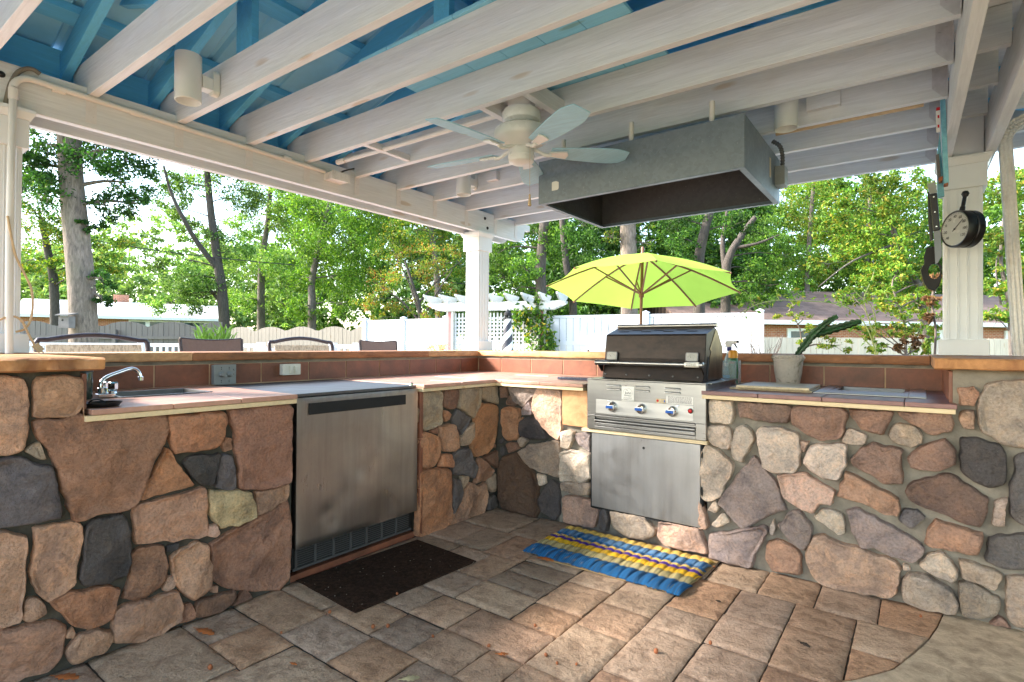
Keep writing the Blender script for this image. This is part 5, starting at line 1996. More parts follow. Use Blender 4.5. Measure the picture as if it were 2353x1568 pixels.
# knobs
for px in (302, 645, 1010):
    x = gp(px, 1045).x
    z = .767
    mb = MB()
    mb.lathe([(.0305, 0), (.0305, .006), (.0285, .010), (.026, .022), (.021, .028), (0, .030)], (x, GYF - .0025, z), (0, -1, 0), 32)
    knob = mb.build('knob', M['chrome'], GR, smooth=40)
    mb = MB().box(x - .026, x + .022, GYF - .044, GYF - .026, z - .009, z + .009)
    mb.build('grip', M['chrome'], knob, bevel=0.002)
    mb = MB().box(x - .0245, x + .019, GYF - .0458, GYF - .0442, z - .0068, z + .0068)
    mb.build('marker', M['blue_knob'], knob, bevel=0.0005)
mb = MB()
for px, py in ((255, 992), (1073, 1052)):
    p = gp(px, py)
    mb.lathe([(.006, 0), (.006, .004), (.003, .006), (0, .006)], (p.x, GYF - .0024, p.z), (0, -1, 0), 12)
mb.build('screw', M['chrome'], GR, smooth=40)
p = gp(1222, 1108)
mb = MB().lathe([(.014, 0), (.014, .004), (.011, .005)], (p.x, GYF - .0023, p.z), (0, -1, 0), 24)
ig = mb.build('igniter', M['black'], GR, smooth=40)
mb = MB().lathe([(.010, .005), (.010, .011), (.007, .014), (0, .0145)], (p.x, GYF - .0023, p.z), (0, -1, 0), 24)
mb.build('igniter_button', M['red'], ig, smooth=40)
# plates and stickers
a, b = gp(406, 788), gp(552, 948)
mb = MB().box(a.x, b.x, GYF - .002, GYF - .0005, .806, .889)
pl = mb.build('name_plate', M['paper'], GR)
cx = (a.x + b.x) / 2
text('John', 'lettering', (cx + .002, GYF - .0023, .851), .022, M['ink'], pl)
text('Grill Master', 'lettering', (cx, GYF - .0023, .836), .0095, M['ink'], pl)
text('The', 'lettering', (cx - .006, GYF - .0023, .868), .009, M['ink'], pl)
text('FOR OUTDOOR USE ONLY', 'lettering', (cx, GYF - .0023, .812), .0062, M['ink'], pl)
mb = MB()
arcp = [(cx + .030 * math.cos(t_ * PI / 16), GYF - .0022, .845 + .034 * math.sin(t_ * PI / 16)) for t_ in range(17)]
for u, v in zip(arcp, arcp[1:]):
    mb.bar(u, v, .0005, .001, up=(0, 1, 0))
for k in range(3):
    mb.box(cx - .027, cx + .027, GYF - .0024, GYF - .0021, .8185 + k * .003, .8192 + k * .003)
mb.build('plate_drawing', M['ink'], pl)
a, b = gp(810, 918), gp(928, 975)
mb = MB().box(a.x, b.x, GYF - .002, GYF - .0005, .806, .831)
st_ = mb.build('sticker', M['cream_stone'], GR)
mb = MB().lathe([(.0065, .0005), (.0065, 0)], (a.x + .011, GYF - .0021, .819), (0, -1, 0), 18)
mb.build('sticker_mark', M['red'], st_)
mb = MB().prism([(b.x - .008, GYF - .0024, .828), (b.x - .0115, GYF - .0024, .817), (b.x - .008, GYF - .0024, .811), (b.x - .0045, GYF - .0024, .817)], (0, .0003, 0))
mb.build('sticker_mark', M['blue_knob'], st_)
a, b = gp(935, 905), gp(1254, 990)
mb = MB().box(a.x, b.x, GYF - .002, GYF - .0005, .808, .851)
dp = mb.build('data_plate', M['steel_panel'], GR)
mb = MB()
rg = random.Random(2)
for k in range(8):
    x = a.x + .008
    z = .8455 - k * .0047
    while x < b.x - .012:
        w = rg.uniform(.004, .016)
        mb.box(x, min(x + w, b.x - .008), GYF - .0024, GYF - .0021, z, z + .002)
        x += w + .002
mb.build('fine_print', M['ink'], dp)

# the lid: profile in Y,Z swept along X
LX0, LX1 = -1.533, -.928
prof = [(2.952, .929), (2.968, .985), (2.985, 1.05), (3.004, 1.184), (3.010, 1.190), (3.158, 1.231), (3.168, 1.228), (3.168, .929)]
mb = MB()
mb.prism([(LX0, y, z) for y, z in prof], (LX1 - LX0, 0, 0))
lid = mb.build('lid', M['lid'], GR, bevel=0.004)
mb = MB()
back = [(3.169, .929), (3.169, 1.226), (3.20, 1.224), (3.312, 1.116), (3.308, .929)]
mb.prism([(LX0 + .004, y, z) for y, z in back], (LX1 - LX0 - .008, 0, 0))
mb.build('lid_back', M['lid'], GR, bevel=0.003)
mb = MB()
mb.prism([(LX1 + .0005, y, z) for y, z in ((3.02, .935), (3.06, 1.06), (3.085, 1.09), (3.06, 1.105), (3.165, 1.215), (3.20, 1.212), (3.30, 1.112), (3.30, .935))], (.002, 0, 0))
mb.build('lid_cheek', M['lid_side'], lid)
mb = MB()
for k, xx in enumerate(np.linspace(LX0 + .09, LX1 - .1, 7)):
    z = 1.207 + .008 * (k % 2)
    y = 3.07 + .03 * (k % 2)
    mb.bar((xx - .03, y, z + .0012), (xx + .03, y, z + .0012), .009, .001, up=(0, -.26, 1))
mb.build('lid_slot', M['black_matte'], lid)
mb = MB().tube([(LX0 - .004, 3.175, 1.243), (LX1 + .006, 3.175, 1.243)], .0125, 20)
mb.build('top_rail', M['steel'], lid, smooth=40)
mb = MB().tube([(LX0 - .012, 2.905, 1.021), (LX1 + .008, 2.905, 1.021)], .0135, 24)
mb.lathe([(.016, 0), (.016, .006), (.010, .010), (0, .010)], (LX0 - .012, 2.905, 1.021), (-1, 0, 0), 20)
mb.lathe([(.016, 0), (.016, .006), (.010, .010), (0, .010)], (LX1 + .008, 2.905, 1.021), (1, 0, 0), 20)
hd = mb.build('lid_handle', M['steel'], lid, smooth=40)
mb = MB()
for x in (LX0 - .008, LX1 - .002):
    mb.prism([(x, 2.892, 1.022), (x, 2.905, 1.037), (x, 2.982, 1.03), (x, 2.968, .968), (x, 2.955, .965)], (.008, 0, 0))
mb.build('handle_bracket', M['lid'], hd, bevel=0.002)
a, b = gp(1148, 560, 2.9).x, gp(1318, 570, 2.9).x
mb = MB().tube([(a, 2.905, 1.021), (b, 2.905, 1.021)], .0141, 24)
wr = mb.build('handle_sticker', M['paper'], hd, smooth=40)
text('CAUTION HOT', 'lettering', ((a + b) / 2, 2.8905, 1.0255), .0075, M['ink'], wr)
text('BEFORE LIGHTING', 'lettering', ((a + b) / 2, 2.8905, 1.0165), .0065, M['ink'], wr)
for px, zc_ in ((300, 1.060), (1245, 1.060)):
    x = gp(px, 460, 2.985).x
    y = 2.985
    tl = Vector((0, .13, 1)).normalized()
    mb = MB()
    pts = []
    for sx, sz, a0 in ((1, 1, 0), (-1, 1, 90), (-1, -1, 180), (1, -1, 270)):
        for k in range(5):
            a = math.radians(a0 + 22.5 * k)
            pts.append((x + sx * .027 + .008 * math.cos(a), sz * .0185 + .007 * math.sin(a)))
    P = [Vector((u, y, zc_)) + Vector((0, tl.y, tl.z)) * v for u, v in pts]
    mb.prism(P, (0, -.014, .002))
    gg = mb.build('temperature_gauge', M['steel_dark'], lid, bevel=0.002)
    mb = MB()
    P2 = [Vector((x, y - .0146, zc_ + .0022)) + (p_ - Vector((x, y, zc_))) * .82 for p_ in P]
    mb.prism(P2, (0, -.0008, 0))
    fc = mb.build('gauge_face', M['gauge'], gg)
    mb = MB()
    for k in range(9):
        a = math.radians(25 + k * 16)
        mb.bar((x + .021 * math.cos(a), y - .0158, zc_ - .008 + .021 * math.sin(a)), (x + .024 * math.cos(a), y - .0158, zc_ - .008 + .024 * math.sin(a)), .001, .0004, up=(0, 1, 0))
    mb.bar((x, y - .016, zc_ - .010), (x - .010, y - .016, zc_ + .006), .0016, .0004, up=(0, 1, 0))
    mb.lathe([(.004, 0), (.004, .001), (0, .001)], (x, y - .0156, zc_ - .011), (0, -1, 0), 12)
    mb.build('gauge_needle', M['ink'], gg)
mb = MB()
for px in (215, 463, 733, 1012, 1308):
    x = gp(px, 685, 2.958).x
    mb.lathe([(.006, 0), (.0055, .003), (.003, .005), (0, .005)], (x, 2.957, .952), (0, -1, .2), 12)
mb.build('rivet', M['galv_dark'], lid, smooth=40)
mb = MB().prism([(LX1 + .0008, 3.0, .932), (LX1 + .0008, 3.035, .932), (LX1 + .0008, 3.045, 1.06), (LX1 + .0008, 3.028, 1.064)], (.0014, 0, 0))
mb.build('hinge_plate', M['black_matte'], lid)

DX0, DX1 = -1.575, -.928
AD = thing('access_door', 'plain stainless access door with one round finger hole below the grill', 'door', (-1.25, 2.93, .155))
mb = MB()
mb.box(DX0, DX1, 2.905, 2.925, .158, .598)
mb.build('door_panel', M['steel_door'], AD, bevel=0.002)
mb = MB()
mb.box(DX0 - .012, DX0 - .002, 2.915, 2.95, .145, .6)
mb.box(DX1 + .002, DX1 + .010, 2.915, 2.95, .145, .6)
mb.box(DX0 - .002, DX1 + .002, 2.915, 2.95, .143, .156)
mb.box(DX0, DX1, 2.9255, 2.95, .158, .598)
mb.build('door_frame', M['black_matte'], AD)
p = ony(*CG(665, 1547), 2.905)
mb = MB().lathe([(.008, .0006), (0, .0007)], (p.x, 2.905, p.z), (0, -1, 0), 20)
mb.build('finger_hole', M['black_matte'], AD)

# ================================================================ on the left counter
SK = thing('sink', 'small stainless drop-in bar sink left of the refrigerator', 'sink', (-2.85, 1.03, .889))
def sink(t, x0, x1, y0, y1, z, rim, depth, mname='steel'):
    m_ = MB()
    m_.box(x0 - rim, x1 + rim, y0 - rim, y0, z, z + .004)
    m_.box(x0 - rim, x1 + rim, y1, y1 + rim, z, z + .004)
    m_.box(x0 - rim, x0, y0, y1, z, z + .004)
    m_.box(x1, x1 + rim, y0, y1, z, z + .004)
    m_.build('rim', M[mname], t, bevel=0.0015)
    m_ = MB()
    i_ = .012
    A = [(x0, y0), (x1, y0), (x1, y1), (x0, y1)]
    B = [(x0 + i_, y0 + i_), (x1 - i_, y0 + i_), (x1 - i_, y1 - i_), (x0 + i_, y1 - i_)]
    vs = [(a, b, z + .003) for a, b in A] + [(a, b, z - depth) for a, b in B]
    vs += [(a + (.002 if a > (x0 + x1) / 2 else -.002), b + (.002 if b > (y0 + y1) / 2 else -.002), z + .003) for a, b in A] + [(a, b, z - depth - .003) for a, b in B]
    fs = [(4, 5, 6, 7), (12, 15, 14, 13)]
    for k in range(4):
        k2 = (k + 1) % 4
        fs += [(k, k2, 4 + k2, 4 + k), (8 + k, 12 + k, 12 + k2, 8 + k2), (k, 8 + k, 8 + k2, k2)]
    m_.add(vs, fs)
    m_.build('basin', M['steel_dark'], t)
    m_ = MB().lathe([(.028, .002), (.022, .003), (.02, .001), (0, .001)], ((x0 + x1) / 2, (y0 + y1) / 2, z - depth), (0, 0, 1), 20)
    m_.build('drain', M['chrome'], t, smooth=40)


sink(SK, -2.985, -2.715, .855, 1.20, .8885, .016, .13)
FC = thing('faucet', 'chrome two-handle faucet with a bent gooseneck spout over the left sink', 'faucet', (-2.80, .80, .889))
mb = MB()
mb.box(-2.855, -2.745, .775, .838, .889, .905)
mb.lathe([(.024, .905), (.021, .918), (.018, .93), (0, .93)], (-2.80, .805, 0), (0, 0, 1), 24)
mb.build('body', M['chrome'], FC, smooth=35, bevel=0.003)
mb = MB()
pth = smooth_path([(-2.795, .798, .925), (-2.797, .800, .950), (-2.805, .822, .972), (-2.825, .872, .990), (-2.845, .918, 1.003), (-2.85, .94, 1.002), (-2.85, .955, .990), (-2.848, .962, .972), (-2.847, .964, .962)], 6)
mb.tube(pth, .0085, 16)
mb.lathe([(.0115, 0), (.0115, .016), (.009, .018)], (-2.847, .964, .950), (0, 0, 1), 20)
mb.build('spout', M['chrome'], FC, smooth=40)
for dx, dy in ((.034, .022), (-.036, .01)):
    mb = MB()
    mb.lathe([(.016, .905), (.013, .915), (.019, .922), (.0195, .948), (.016, .954), (0, .955)], (-2.80 + dx, .812 + dy, 0), (0, 0, 1), 8)
    mb.build('handle', M['chrome'], FC, smooth=20)
PN = thing('drip_dish', 'small round black dish in front of the faucet', 'dish', (-2.39, .69, .889))
mb = MB().lathe([(0, .889), (.046, .889), (.050, .891), (.056, .902), (.058, .904), (.0575, .901), (.050, .894), (.045, .892), (0, .892)], (-2.39, .690, 0), (0, 0, 1), 40)
mb.build('dish', M['black'], PN, smooth=40)
mb = MB().tube(smooth_path([(-2.40, .65, .903), (-2.395, .66, .913), (-2.395, .68, .913), (-2.40, .70, .902)], 5), .003, 8)
mb.build('wire_handle', M['black'], PN, smooth=40)
CN = thing('canister', 'dark green cylindrical canister tucked under the left slab behind the faucet', 'canister', (-2.75, .70, .889))
mb = MB().lathe([(.052, .889), (.054, .892), (.054, 1.0), (.05, 1.008), (0, 1.008)], (-2.76, .705, 0), (0, 0, 1), 32)
mb.build('body', M['teal_glass'], CN, smooth=40)
mb = MB().lathe([(.056, 1.0), (.056, 1.014), (.05, 1.018), (0, 1.018)], (-2.76, .705, 0), (0, 0, 1), 32)
mb.build('cap', M['black'], CN, smooth=40)

OB = thing('outlet_box', 'grey weatherproof switch box with two round toggles on the left backsplash', 'outlet box', (-3.15, 1.49, .888))
mb = MB().box(-3.188, -3.152, 1.425, 1.542, .89, .999)
mb.build('box', M['outlet_grey'], OB, bevel=0.003)
mb = MB().box(-3.1515, -3.147, 1.422, 1.545, .888, 1.002)
pl = mb.build('cover_plate', M['outlet_grey'], OB, bevel=0.002)
for y in (1.462, 1.505):
    mb = MB()
    mb.lathe([(.016, 0), (.014, .008), (.009, .012), (.009, .02), (0, .022)], (-3.147, y, .947), (1, 0, 0), 20)
    mb.bar((-3.135, y - .01, .95), (-3.128, y + .022, .936), .006, .012)
    mb.build('toggle', M['outlet_grey'], OB, smooth=40)
mb = MB()
for y in (1.462, 1.505):
    for z in (.985, .976, .912, .903):
        mb.lathe([(.003, .0008), (0, .0009)], (-3.147, y, z), (1, 0, 0), 10)
mb.bar((-3.1465, 1.528, .975), (-3.1465, 1.533, .966), .003, .001, up=(1, 0, 0))
mb.bar((-3.1465, 1.528, .948), (-3.1465, 1.533, .94), .003, .001, up=(1, 0, 0))
mb.build('screw', M['ink'], OB)
OW = thing('outlet_box', 'white double outlet box on the backsplash above the refrigerator top', 'outlet box', (-3.17, 1.9, .92))
mb = MB().box(-3.188, -3.15, 1.833, 1.955, .926, .995)
mb.build('box', M['outlet_white'], OW, bevel=0.003)
for y in (1.888, 1.922):
    mb = MB().box(-3.1495, -3.144, y - .014, y + .014, .937, .985)
    mb.box(-3.1438, -3.1395, y - .009, y + .009, .945, .978)
    mb.build('flap_cover', M['outlet_white'], OW, bevel=0.004)

# ================================================================ on the right counters
mb = MB().box(-1.985, -1.62, 3.165, 3.275, .8895, .907)
tag(mb.build('granite_board', M['granite'], bevel=0.002), 'thin dark blue speckled granite slab beside the left of the grill', 'slab')
mb = MB().box(-.828, -.43, 3.085, 3.42, .889, .9005)
tag(mb.build('cutting_board', M['cream_stone'], bevel=0.003), 'larger cream stone cutting board, underneath of the two stacked', 'cutting board', 'stacked cutting boards')
mb = MB().box(-.785, -.435, 3.05, 3.43, .901, .9145)
tag(mb.build('cutting_board', M['cream_stone'], bevel=0.003), 'cream marbled cutting board, on top of the two stacked', 'cutting board', 'stacked cutting boards')
SR = thing('sink', 'stainless drop-in sink with wide flat ends on the right counter', 'sink', (-.2, 3.5, .889))
sink(SR, -.35, -.06, 3.33, 3.675, .8885, .022, .14)
mb = MB()
mb.box(-.425, -.3725, 3.09, 3.70, .8885, .8955)
mb.box(-.0375, .03, 3.09, 3.70, .8885, .8955)
mb.box(-.372, -.038, 3.09, 3.307, .8885, .8955)
mb.build('drainboard', M['steel'], SR, bevel=0.002)

# potted cactus
PC = thing('potted_cactus', 'weathered clay pot holding a leaning forked green cactus on the right counter', 'potted plant', (-.62, 3.56, .889))
px_, py_ = -.622, 3.565
mb = MB().lathe([(.055, .889), (.060, .893), (.074, .97), (.080, 1.038), (.084, 1.04), (.084, 1.072), (.078, 1.0745), (.070, 1.072), (.066, 1.05), (.0, 1.045)], (px_, py_, 0), (0, 0, 1), 40)
pot = mb.build('pot', M['pot'], PC, smooth=35)
mb = MB()
for k in range(26):
    a = 2 * PI * k / 26
    c_ = Vector((px_ + .0835 * math.cos(a), py_ + .0835 * math.sin(a), 1.056))
    mb.lathe([(0, -.010), (.007, -.004), (.008, .003), (.004, .009), (0, .010)], c_, (math.cos(a) * .3, math.sin(a) * .3, 1), 8)
mb.build('rim_pattern', M['pot'], pot, smooth=50)
mb = MB().lathe([(.066, 1.05), (0, 1.056)], (px_, py_, 0), (0, 0, 1), 24)
mb.build('soil', M['soil'], pot)


def cactus_arm(mb, pts, radii, seed, ribs=4):
    P = smooth_path(pts, 10)
    n = len(P)
    seg = ribs * 4
    vs, fs = [], []
    s = None
    for i, p in enumerate(P):
        d = (P[min(i + 1, n - 1)] - P[max(i - 1, 0)]).normalized()
        if s is None:
            s = d.orthogonal().normalized()
        s = (s - d * s.dot(d)).normalized()
        t_ = d.cross(s)
        u = i / (n - 1)
        r_ = np.interp(u, np.linspace(0, 1, len(radii)), radii)
        for k in range(seg):
            a = 2 * PI * k / seg
            w = (1 + math.cos(ribs * a)) / 2
            bumpy = 1 + .14 * (w ** 2) * math.sin(i * 1.25 + k)
            rr_ = r_ * (.42 + .58 * w ** .7) * bumpy
            vs.append(p + (s * math.cos(a) + t_ * math.sin(a)) * rr_)
    for i in range(n - 1):
        for k in range(seg):
            k2 = (k + 1) % seg
            fs.append((i * seg + k, i * seg + k2, (i + 1) * seg + k2, (i + 1) * seg + k))
    fs.append(tuple(range(seg)))
    fs.append(tuple((n - 1) * seg + k for k in range(seg - 1, -1, -1)))
    mb.add(vs, fs)


ct = lambda a, b, y=py_: ony(*CT(a, b), y)
mb = MB()
cactus_arm(mb, [ct(900, 530), ct(950, 470), ct(1010, 395), ct(1060, 330), ct(1140, 255), ct(1230, 190), ct(1295, 152)], [.010, .022, .026, .024, .022, .019, .014], 1)
mb.build('stem', M['cactus'], PC, smooth=50)
mb = MB()
cactus_arm(mb, [ct(1020, 385, py_ + .01), ct(1090, 325, py_ + .02), ct(1200, 290, py_ + .03), ct(1330, 255, py_ + .04), ct(1440, 220, py_ + .04), ct(1520, 202, py_ + .04)], [.012, .024, .027, .024, .021, .013], 2)
mb.build('stem', M['cactus'], PC, smooth=50)

# bottles in a clear bin by the grill
BY = 3.52
bp = lambda a, b, y=BY: ony(*CT(a, b), y)
b0, b1 = bp(205, 740), bp(332, 770)
BN = thing('plastic_bin', 'clear plastic bin standing on the counter at the right of the grill', 'bin', ((b0.x + b1.x) / 2, BY, .889))
bx0, bx1 = -.975, -.893
mb = MB()
mb.box(bx0, bx1, BY - .06, BY - .058, .890, 1.035)
mb.box(bx0, bx0 + .002, BY - .0575, BY + .06, .890, 1.035)
mb.box(bx1 - .002, bx1, BY - .0575, BY + .06, .890, 1.035)
mb.box(bx0, bx1, BY + .0605, BY + .0625, .890, 1.035)
mb.box(bx0 + .002, bx1 - .002, BY - .0575, BY + .06, .8895, .8915)
mb.build('bin_wall', M['clear'], BN)
SPX = -.952
SP = thing('spray_bottle', 'white trigger spray bottle with a blue collar behind the grill lid', 'spray bottle', (SPX, BY + .02, .893))
mb = MB().lathe([(.028, .893), (.031, .897), (.031, 1.02), (.026, 1.05), (.013, 1.085), (.012, 1.095), (0, 1.096)], (SPX, BY + .022, 0), (0, 0, 1), 24)
mb.build('bottle', M['clear_bottle'], SP, smooth=40)
mb = MB().lathe([(.0145, 1.094), (.0145, 1.118), (0, 1.119)], (SPX, BY + .022, 0), (0, 0, 1), 18)
mb.build('collar', M['navy'], SP, smooth=40)
mb = MB()
mb.prism([(SPX - .018, BY + .01, 1.119), (SPX - .026, BY + .01, 1.145), (SPX - .012, BY + .01, 1.158), (SPX + .045, BY + .01, 1.158), (SPX + .045, BY + .01, 1.143), (SPX + .016, BY + .01, 1.135), (SPX + .012, BY + .01, 1.119)], (0, .024, 0))
mb.build('spray_head', M['white_plastic'], SP, bevel=0.004)
mb = MB()
mb.prism([(SPX + .024, BY + .017, 1.142), (SPX + .036, BY + .017, 1.142), (SPX + .052, BY + .017, 1.108), (SPX + .047, BY + .017, 1.107)], (0, .01, 0))
mb.box(SPX + .0455, SPX + .057, BY + .013, BY + .031, 1.143, 1.1585)
mb.build('trigger', M['ink'], SP, bevel=0.001)
OBX = -.918
OG = thing('cleaner_bottle', 'green cleaner bottle with an orange top in the clear bin', 'bottle', (OBX, BY - .012, .893))
mb = MB()
mb.lathe([(.0, .893), (.026, .893), (.028, .897), (.028, 1.045), (.026, 1.05)], (OBX, BY - .018, 0), (0, 0, 1), 24)
mb.build('bottle', M['green_label'], OG, smooth=40)
mb = MB().lathe([(.028, 1.0505), (.028, 1.085), (.022, 1.096), (.010, 1.10), (0, 1.10)], (OBX, BY - .018, 0), (0, 0, 1), 24)
mb.build('cap', M['orange'], OG, smooth=40)
o2 = text('uffer', 'lettering', (OBX - .001, BY - .047, 1.022), .020, M['red'], OG)
GEL = thing('gel_bottle', 'small clear bottle with a blue label at the front of the clear bin', 'bottle', (-.955, BY - .035, .893))
mb = MB().lathe([(.0, .893), (.019, .893), (.021, .897), (.021, .975), (.010, .995), (.010, 1.0)], (-.952, BY - .034, 0), (0, 0, 1), 20)
mb.build('bottle', M['clear_bottle'], GEL, smooth=40)
mb = MB().lathe([(.0215, .902), (.0215, .945)], (-.952, BY - .034, 0), (0, 0, 1), 20)
mb.build('label', M['sky_label'], GEL, smooth=40)
mb = MB().lathe([(.011, .998), (.011, 1.018), (0, 1.019)], (-.952, BY - .034, 0), (0, 0, 1), 16)
mb.build('cap', M['white_plastic'], GEL, smooth=40)

# ================================================================ mats
mb = MB()
cs = [onz(*C8(205, 1085), .008), onz(*C8(1018, 740), .008), onz(*C8(620, 597), .008), onz(*C7(1990, 870), .008)]
nu, nv = 60, 34
vs, fs = [], []
for j in range(nv + 1):
    for i in range(nu + 1):
        u, v = i / nu, j / nv
        p = (cs[0] * (1 - u) + cs[1] * u) * (1 - v) + (cs[3] * (1 - u) + cs[2] * u) * v
        z = .006 + (mnoise.noise((p.x * 60, p.y * 60, 1)) * .0015 + mnoise.noise((p.x * 6, p.y * 6, 4)) * .002)
        if i in (0, nu) or j in (0, nv):
            z = .003
        vs.append((p.x, p.y, z))
W = nu + 1
for j in range(nv):
    for i in range(nu):
        a = j * W + i
        fs.append((a, a + 1, a + W + 1, a + W))
rim = [i for i in range(W)] + [j * W + nu for j in range(1, nv + 1)] + [nv * W + i for i in range(nu - 1, -1, -1)] + [j * W for j in range(nv - 1, 0, -1)]
o_ = len(vs)
for q in rim:
    vs.append((vs[q][0], vs[q][1], -.002))
for k in range(len(rim)):
    k2 = (k + 1) % len(rim)
    fs.append((rim[k], rim[k2], o_ + k2, o_ + k))
mb.add(vs, fs)
tag(mb.build('floor_mat', M['mat_brown'], smooth=60), 'dark brown flat floor mat in front of the refrigerator', 'mat')

mb = MB()
cs = [(-1.60, 2.375), (-1.40, 2.384), (-1.15, 2.392), (-.96, 2.418), (-.86, 2.50), (-.838, 2.7), (-.830, 2.90), (-1.2, 2.905), (-1.6, 2.885)]
mb.prism([(x, y, .002) for x, y in cs], (0, 0, .005))
tag(mb.build('cardboard', M['cardboard']), 'flat brown mat backing sticking out under the striped rope mat', 'mat backing')

# rope mat: a sheet woven from rows of fat humps, rows run along Y with stripes along X
RC = {'B': lin(6, 106, 164), 'T': lin(196, 178, 122), 'Y': lin(236, 184, 20), 'P': lin(76, 38, 140), 'O': lin(238, 196, 96), 'S': lin(108, 150, 186), 'C': lin(20, 104, 164)}
RX0, RX1, RY0, RY1 = -1.705, -.85, 2.405, 2.862
stripes = [('B', .0, .245), ('T', .245, .40), ('Y', .40, .525), ('P', .525, .575), ('O', .575, .635), ('C', .635, .70), ('S', .70, .885), ('O', .885, 1.0)]
mb = MB()
NCOL = 17
rg = random.Random(9)
for key, v0_, v1_ in stripes:
    for i in range(NCOL):
        u0, u1 = i / NCOL, (i + 1) / NCOL
        xc_ = RX0 + (RX1 - RX0) * (u0 + u1) / 2
        yc_ = RY0 + (RY1 - RY0) * (v0_ + v1_) / 2
        lx_, ly_ = (RX1 - RX0) / NCOL * .60, (RY1 - RY0) * (v1_ - v0_) * .60
        wob = (.004 if i % 2 else -.003)
        # hump tilted along the weave, made of strands
        ns = 12
        for s_ in range(ns):
            f = (s_ + .5) / ns
            col = RC[key]
            if key == 'S' and rg.random() < .25:
                col = RC['C']
            col = dark(col, rg.uniform(.5, 1.3))
            xs_ = xc_ + (f - .5) * 2 * lx_ * .92
            pth = []
            for k in range(6):
                t_ = k / 5
                y_ = yc_ + (t_ - .5) * 2 * ly_ + wob
                x_ = xs_ + (t_ - .5) * .016
                hgt = .007 + .024 * math.sin(PI * t_) ** .6 * (math.sin(PI * f) ** .5) + .002 * rg.random()
                pth.append((x_, y_, hgt))
            i0_ = len(mb.c)
            mb.tube(pth, .0036, 6, True, col)
            if key in 'BSC':
                for rj in range(6):
                    if rg.random() < .14:
                        for q in (0, 1, 2):
                            mb.c[i0_ + rj * 6 + q] = RC['O'] if key != 'S' else RC['C']
mb.box(RX0 + .005, RX1 - .005, RY0 + .005, RY1 - .005, .0075, .018, dark(RC['B'], .5))
tag(mb.build('rope_mat', M['rope'], smooth=60), 'striped blue, yellow and purple woven rope doormat below the grill', 'mat')

# ================================================================ fallen leaves and acorns on the pavers
CE4 = crop(0, 2200, .8925)
CE5 = crop(1900, 2050, .8925)


def leaf_shape(p, ang, L, Wd, seed, curl=.4, lob=True):
    rg_ = random.Random(seed)
    m_ = MB()
    pts = []
    n_ = 9
    for k in range(n_):
        u = k / (n_ - 1)
        w = Wd * math.sin(PI * min(1, u * .95 + .02)) ** .8
        if lob:
            w *= (1.0 if k % 2 else .55)
        pts.append((u * L, w))
    dx, dy = math.cos(ang), math.sin(ang)
    vs_l, vs_c, vs_r = [], [], []
    for u, w in pts:
        zz = .004 + curl * L * (.5 - abs(u / L - .5)) * .5
        for lst, sgn in ((vs_l, 1), (vs_c, 0), (vs_r, -1)):
            lst.append((p.x + dx * (u - L / 2) - dy * w * sgn, p.y + dy * (u - L / 2) + dx * w * sgn, max(.002, zz * (1 if sgn == 0 else .55) + rg_.uniform(0, .003))))
    vs = vs_l + vs_c + vs_r
    fs = []
    for k in range(n_ - 1):
        fs += [(k, k + 1, n_ + k + 1, n_ + k), (n_ + k, n_ + k + 1, 2 * n_ + k + 1, 2 * n_ + k)]
    m_.add(vs, fs)
    m_.tube([(p.x - dx * L * .7, p.y - dy * L * .7, .004), (p.x - dx * L * .5, p.y - dy * L * .5, .004)], .0012, 5)
    return m_


for C_, x, y, ang, L, W_, mt, lab in ((CE4, 300, 572, .5, .09, .022, 'leaf_dry', 'orange brown curled leaf at the foot of the left stone wall near the frame edge'),
                                      (CE4, 920, 368, .2, .10, .022, 'leaf_dry', 'dark brown lobed oak leaf beside the left wall where pavers are shaded'),
                                      (CE5, 1478, 593, -.5, .045, .012, 'soil', 'dark oval leaf lying in the middle of a right-hand paver'),
                                      (CE5, 1092, 400, -.2, .028, .009, 'soil', 'small dark oval leaf on a paver right of the rope mat'),
                                      (CE4, 1840, 578, .8, .06, .020, 'leaf_pale', 'pale dried leaf at the bottom edge of the photo'),
                                      (CE5, 320, 212, .1, .11, .026, 'leaf_dry', 'brown oak leaf caught under the left corner of the rope mat'),
                                      (CE5, 125, 636, .6, .04, .012, 'leaf_dry', 'orange scrap of leaf on the sunlit pavers left of centre'),
                                      (CE4, 1317, 512, .2, .03, .008, 'leaf_dry', 'narrow orange leaf on pavers below the brown mat')):
    p = onz(*C_(x, y), .003)
    tag(leaf_shape(p, ang, L, W_, int(x), .35, mt != 'soil').build('fallen_leaf', M[mt], smooth=50), lab, 'leaf', 'fallen leaves on the pavers')
ac = None
for i, (C_, x, y) in enumerate(((CE4, 1475, 283), (CE4, 1260, 374), (CE4, 942, 534), (CE4, 1940, 390), (CE4, 2188, 434), (CE4, 1738, 346), (CE4, 1672, 350), (CE4, 1780, 200), (CE5, 1072, 247), (CE5, 62, 602), (CE5, 1055, 590), (CE5, 270, 512), (CE5, 318, 644), (CE5, 368, 680), (CE5, 455, 683), (CE5, 812, 630), (CE5, 1998, 469))):
    p = onz(*C_(x, y), .002)
    if ac is None:
        mb = MB().lathe([(0, 0), (.005, .002), (.0068, .007), (.006, .012), (.003, .015), (0, .016)], (p.x, p.y, 0.0), (.3, .2, 1), 12)
        ac = tag(mb.build('acorn', M['rust'], smooth=50), 'small brown acorn lying on the pavers', 'acorn', 'acorns scattered on the pavers')
    else:
        c_ = ac.copy()
        COL.objects.link(c_)
        c_.location = (p.x, p.y, 0)
        c_.rotation_euler = (0, 0, i * 1.3)
        s_ = random.Random(i).uniform(.6, 1.25)
        c_.scale = (s_, s_, s_)

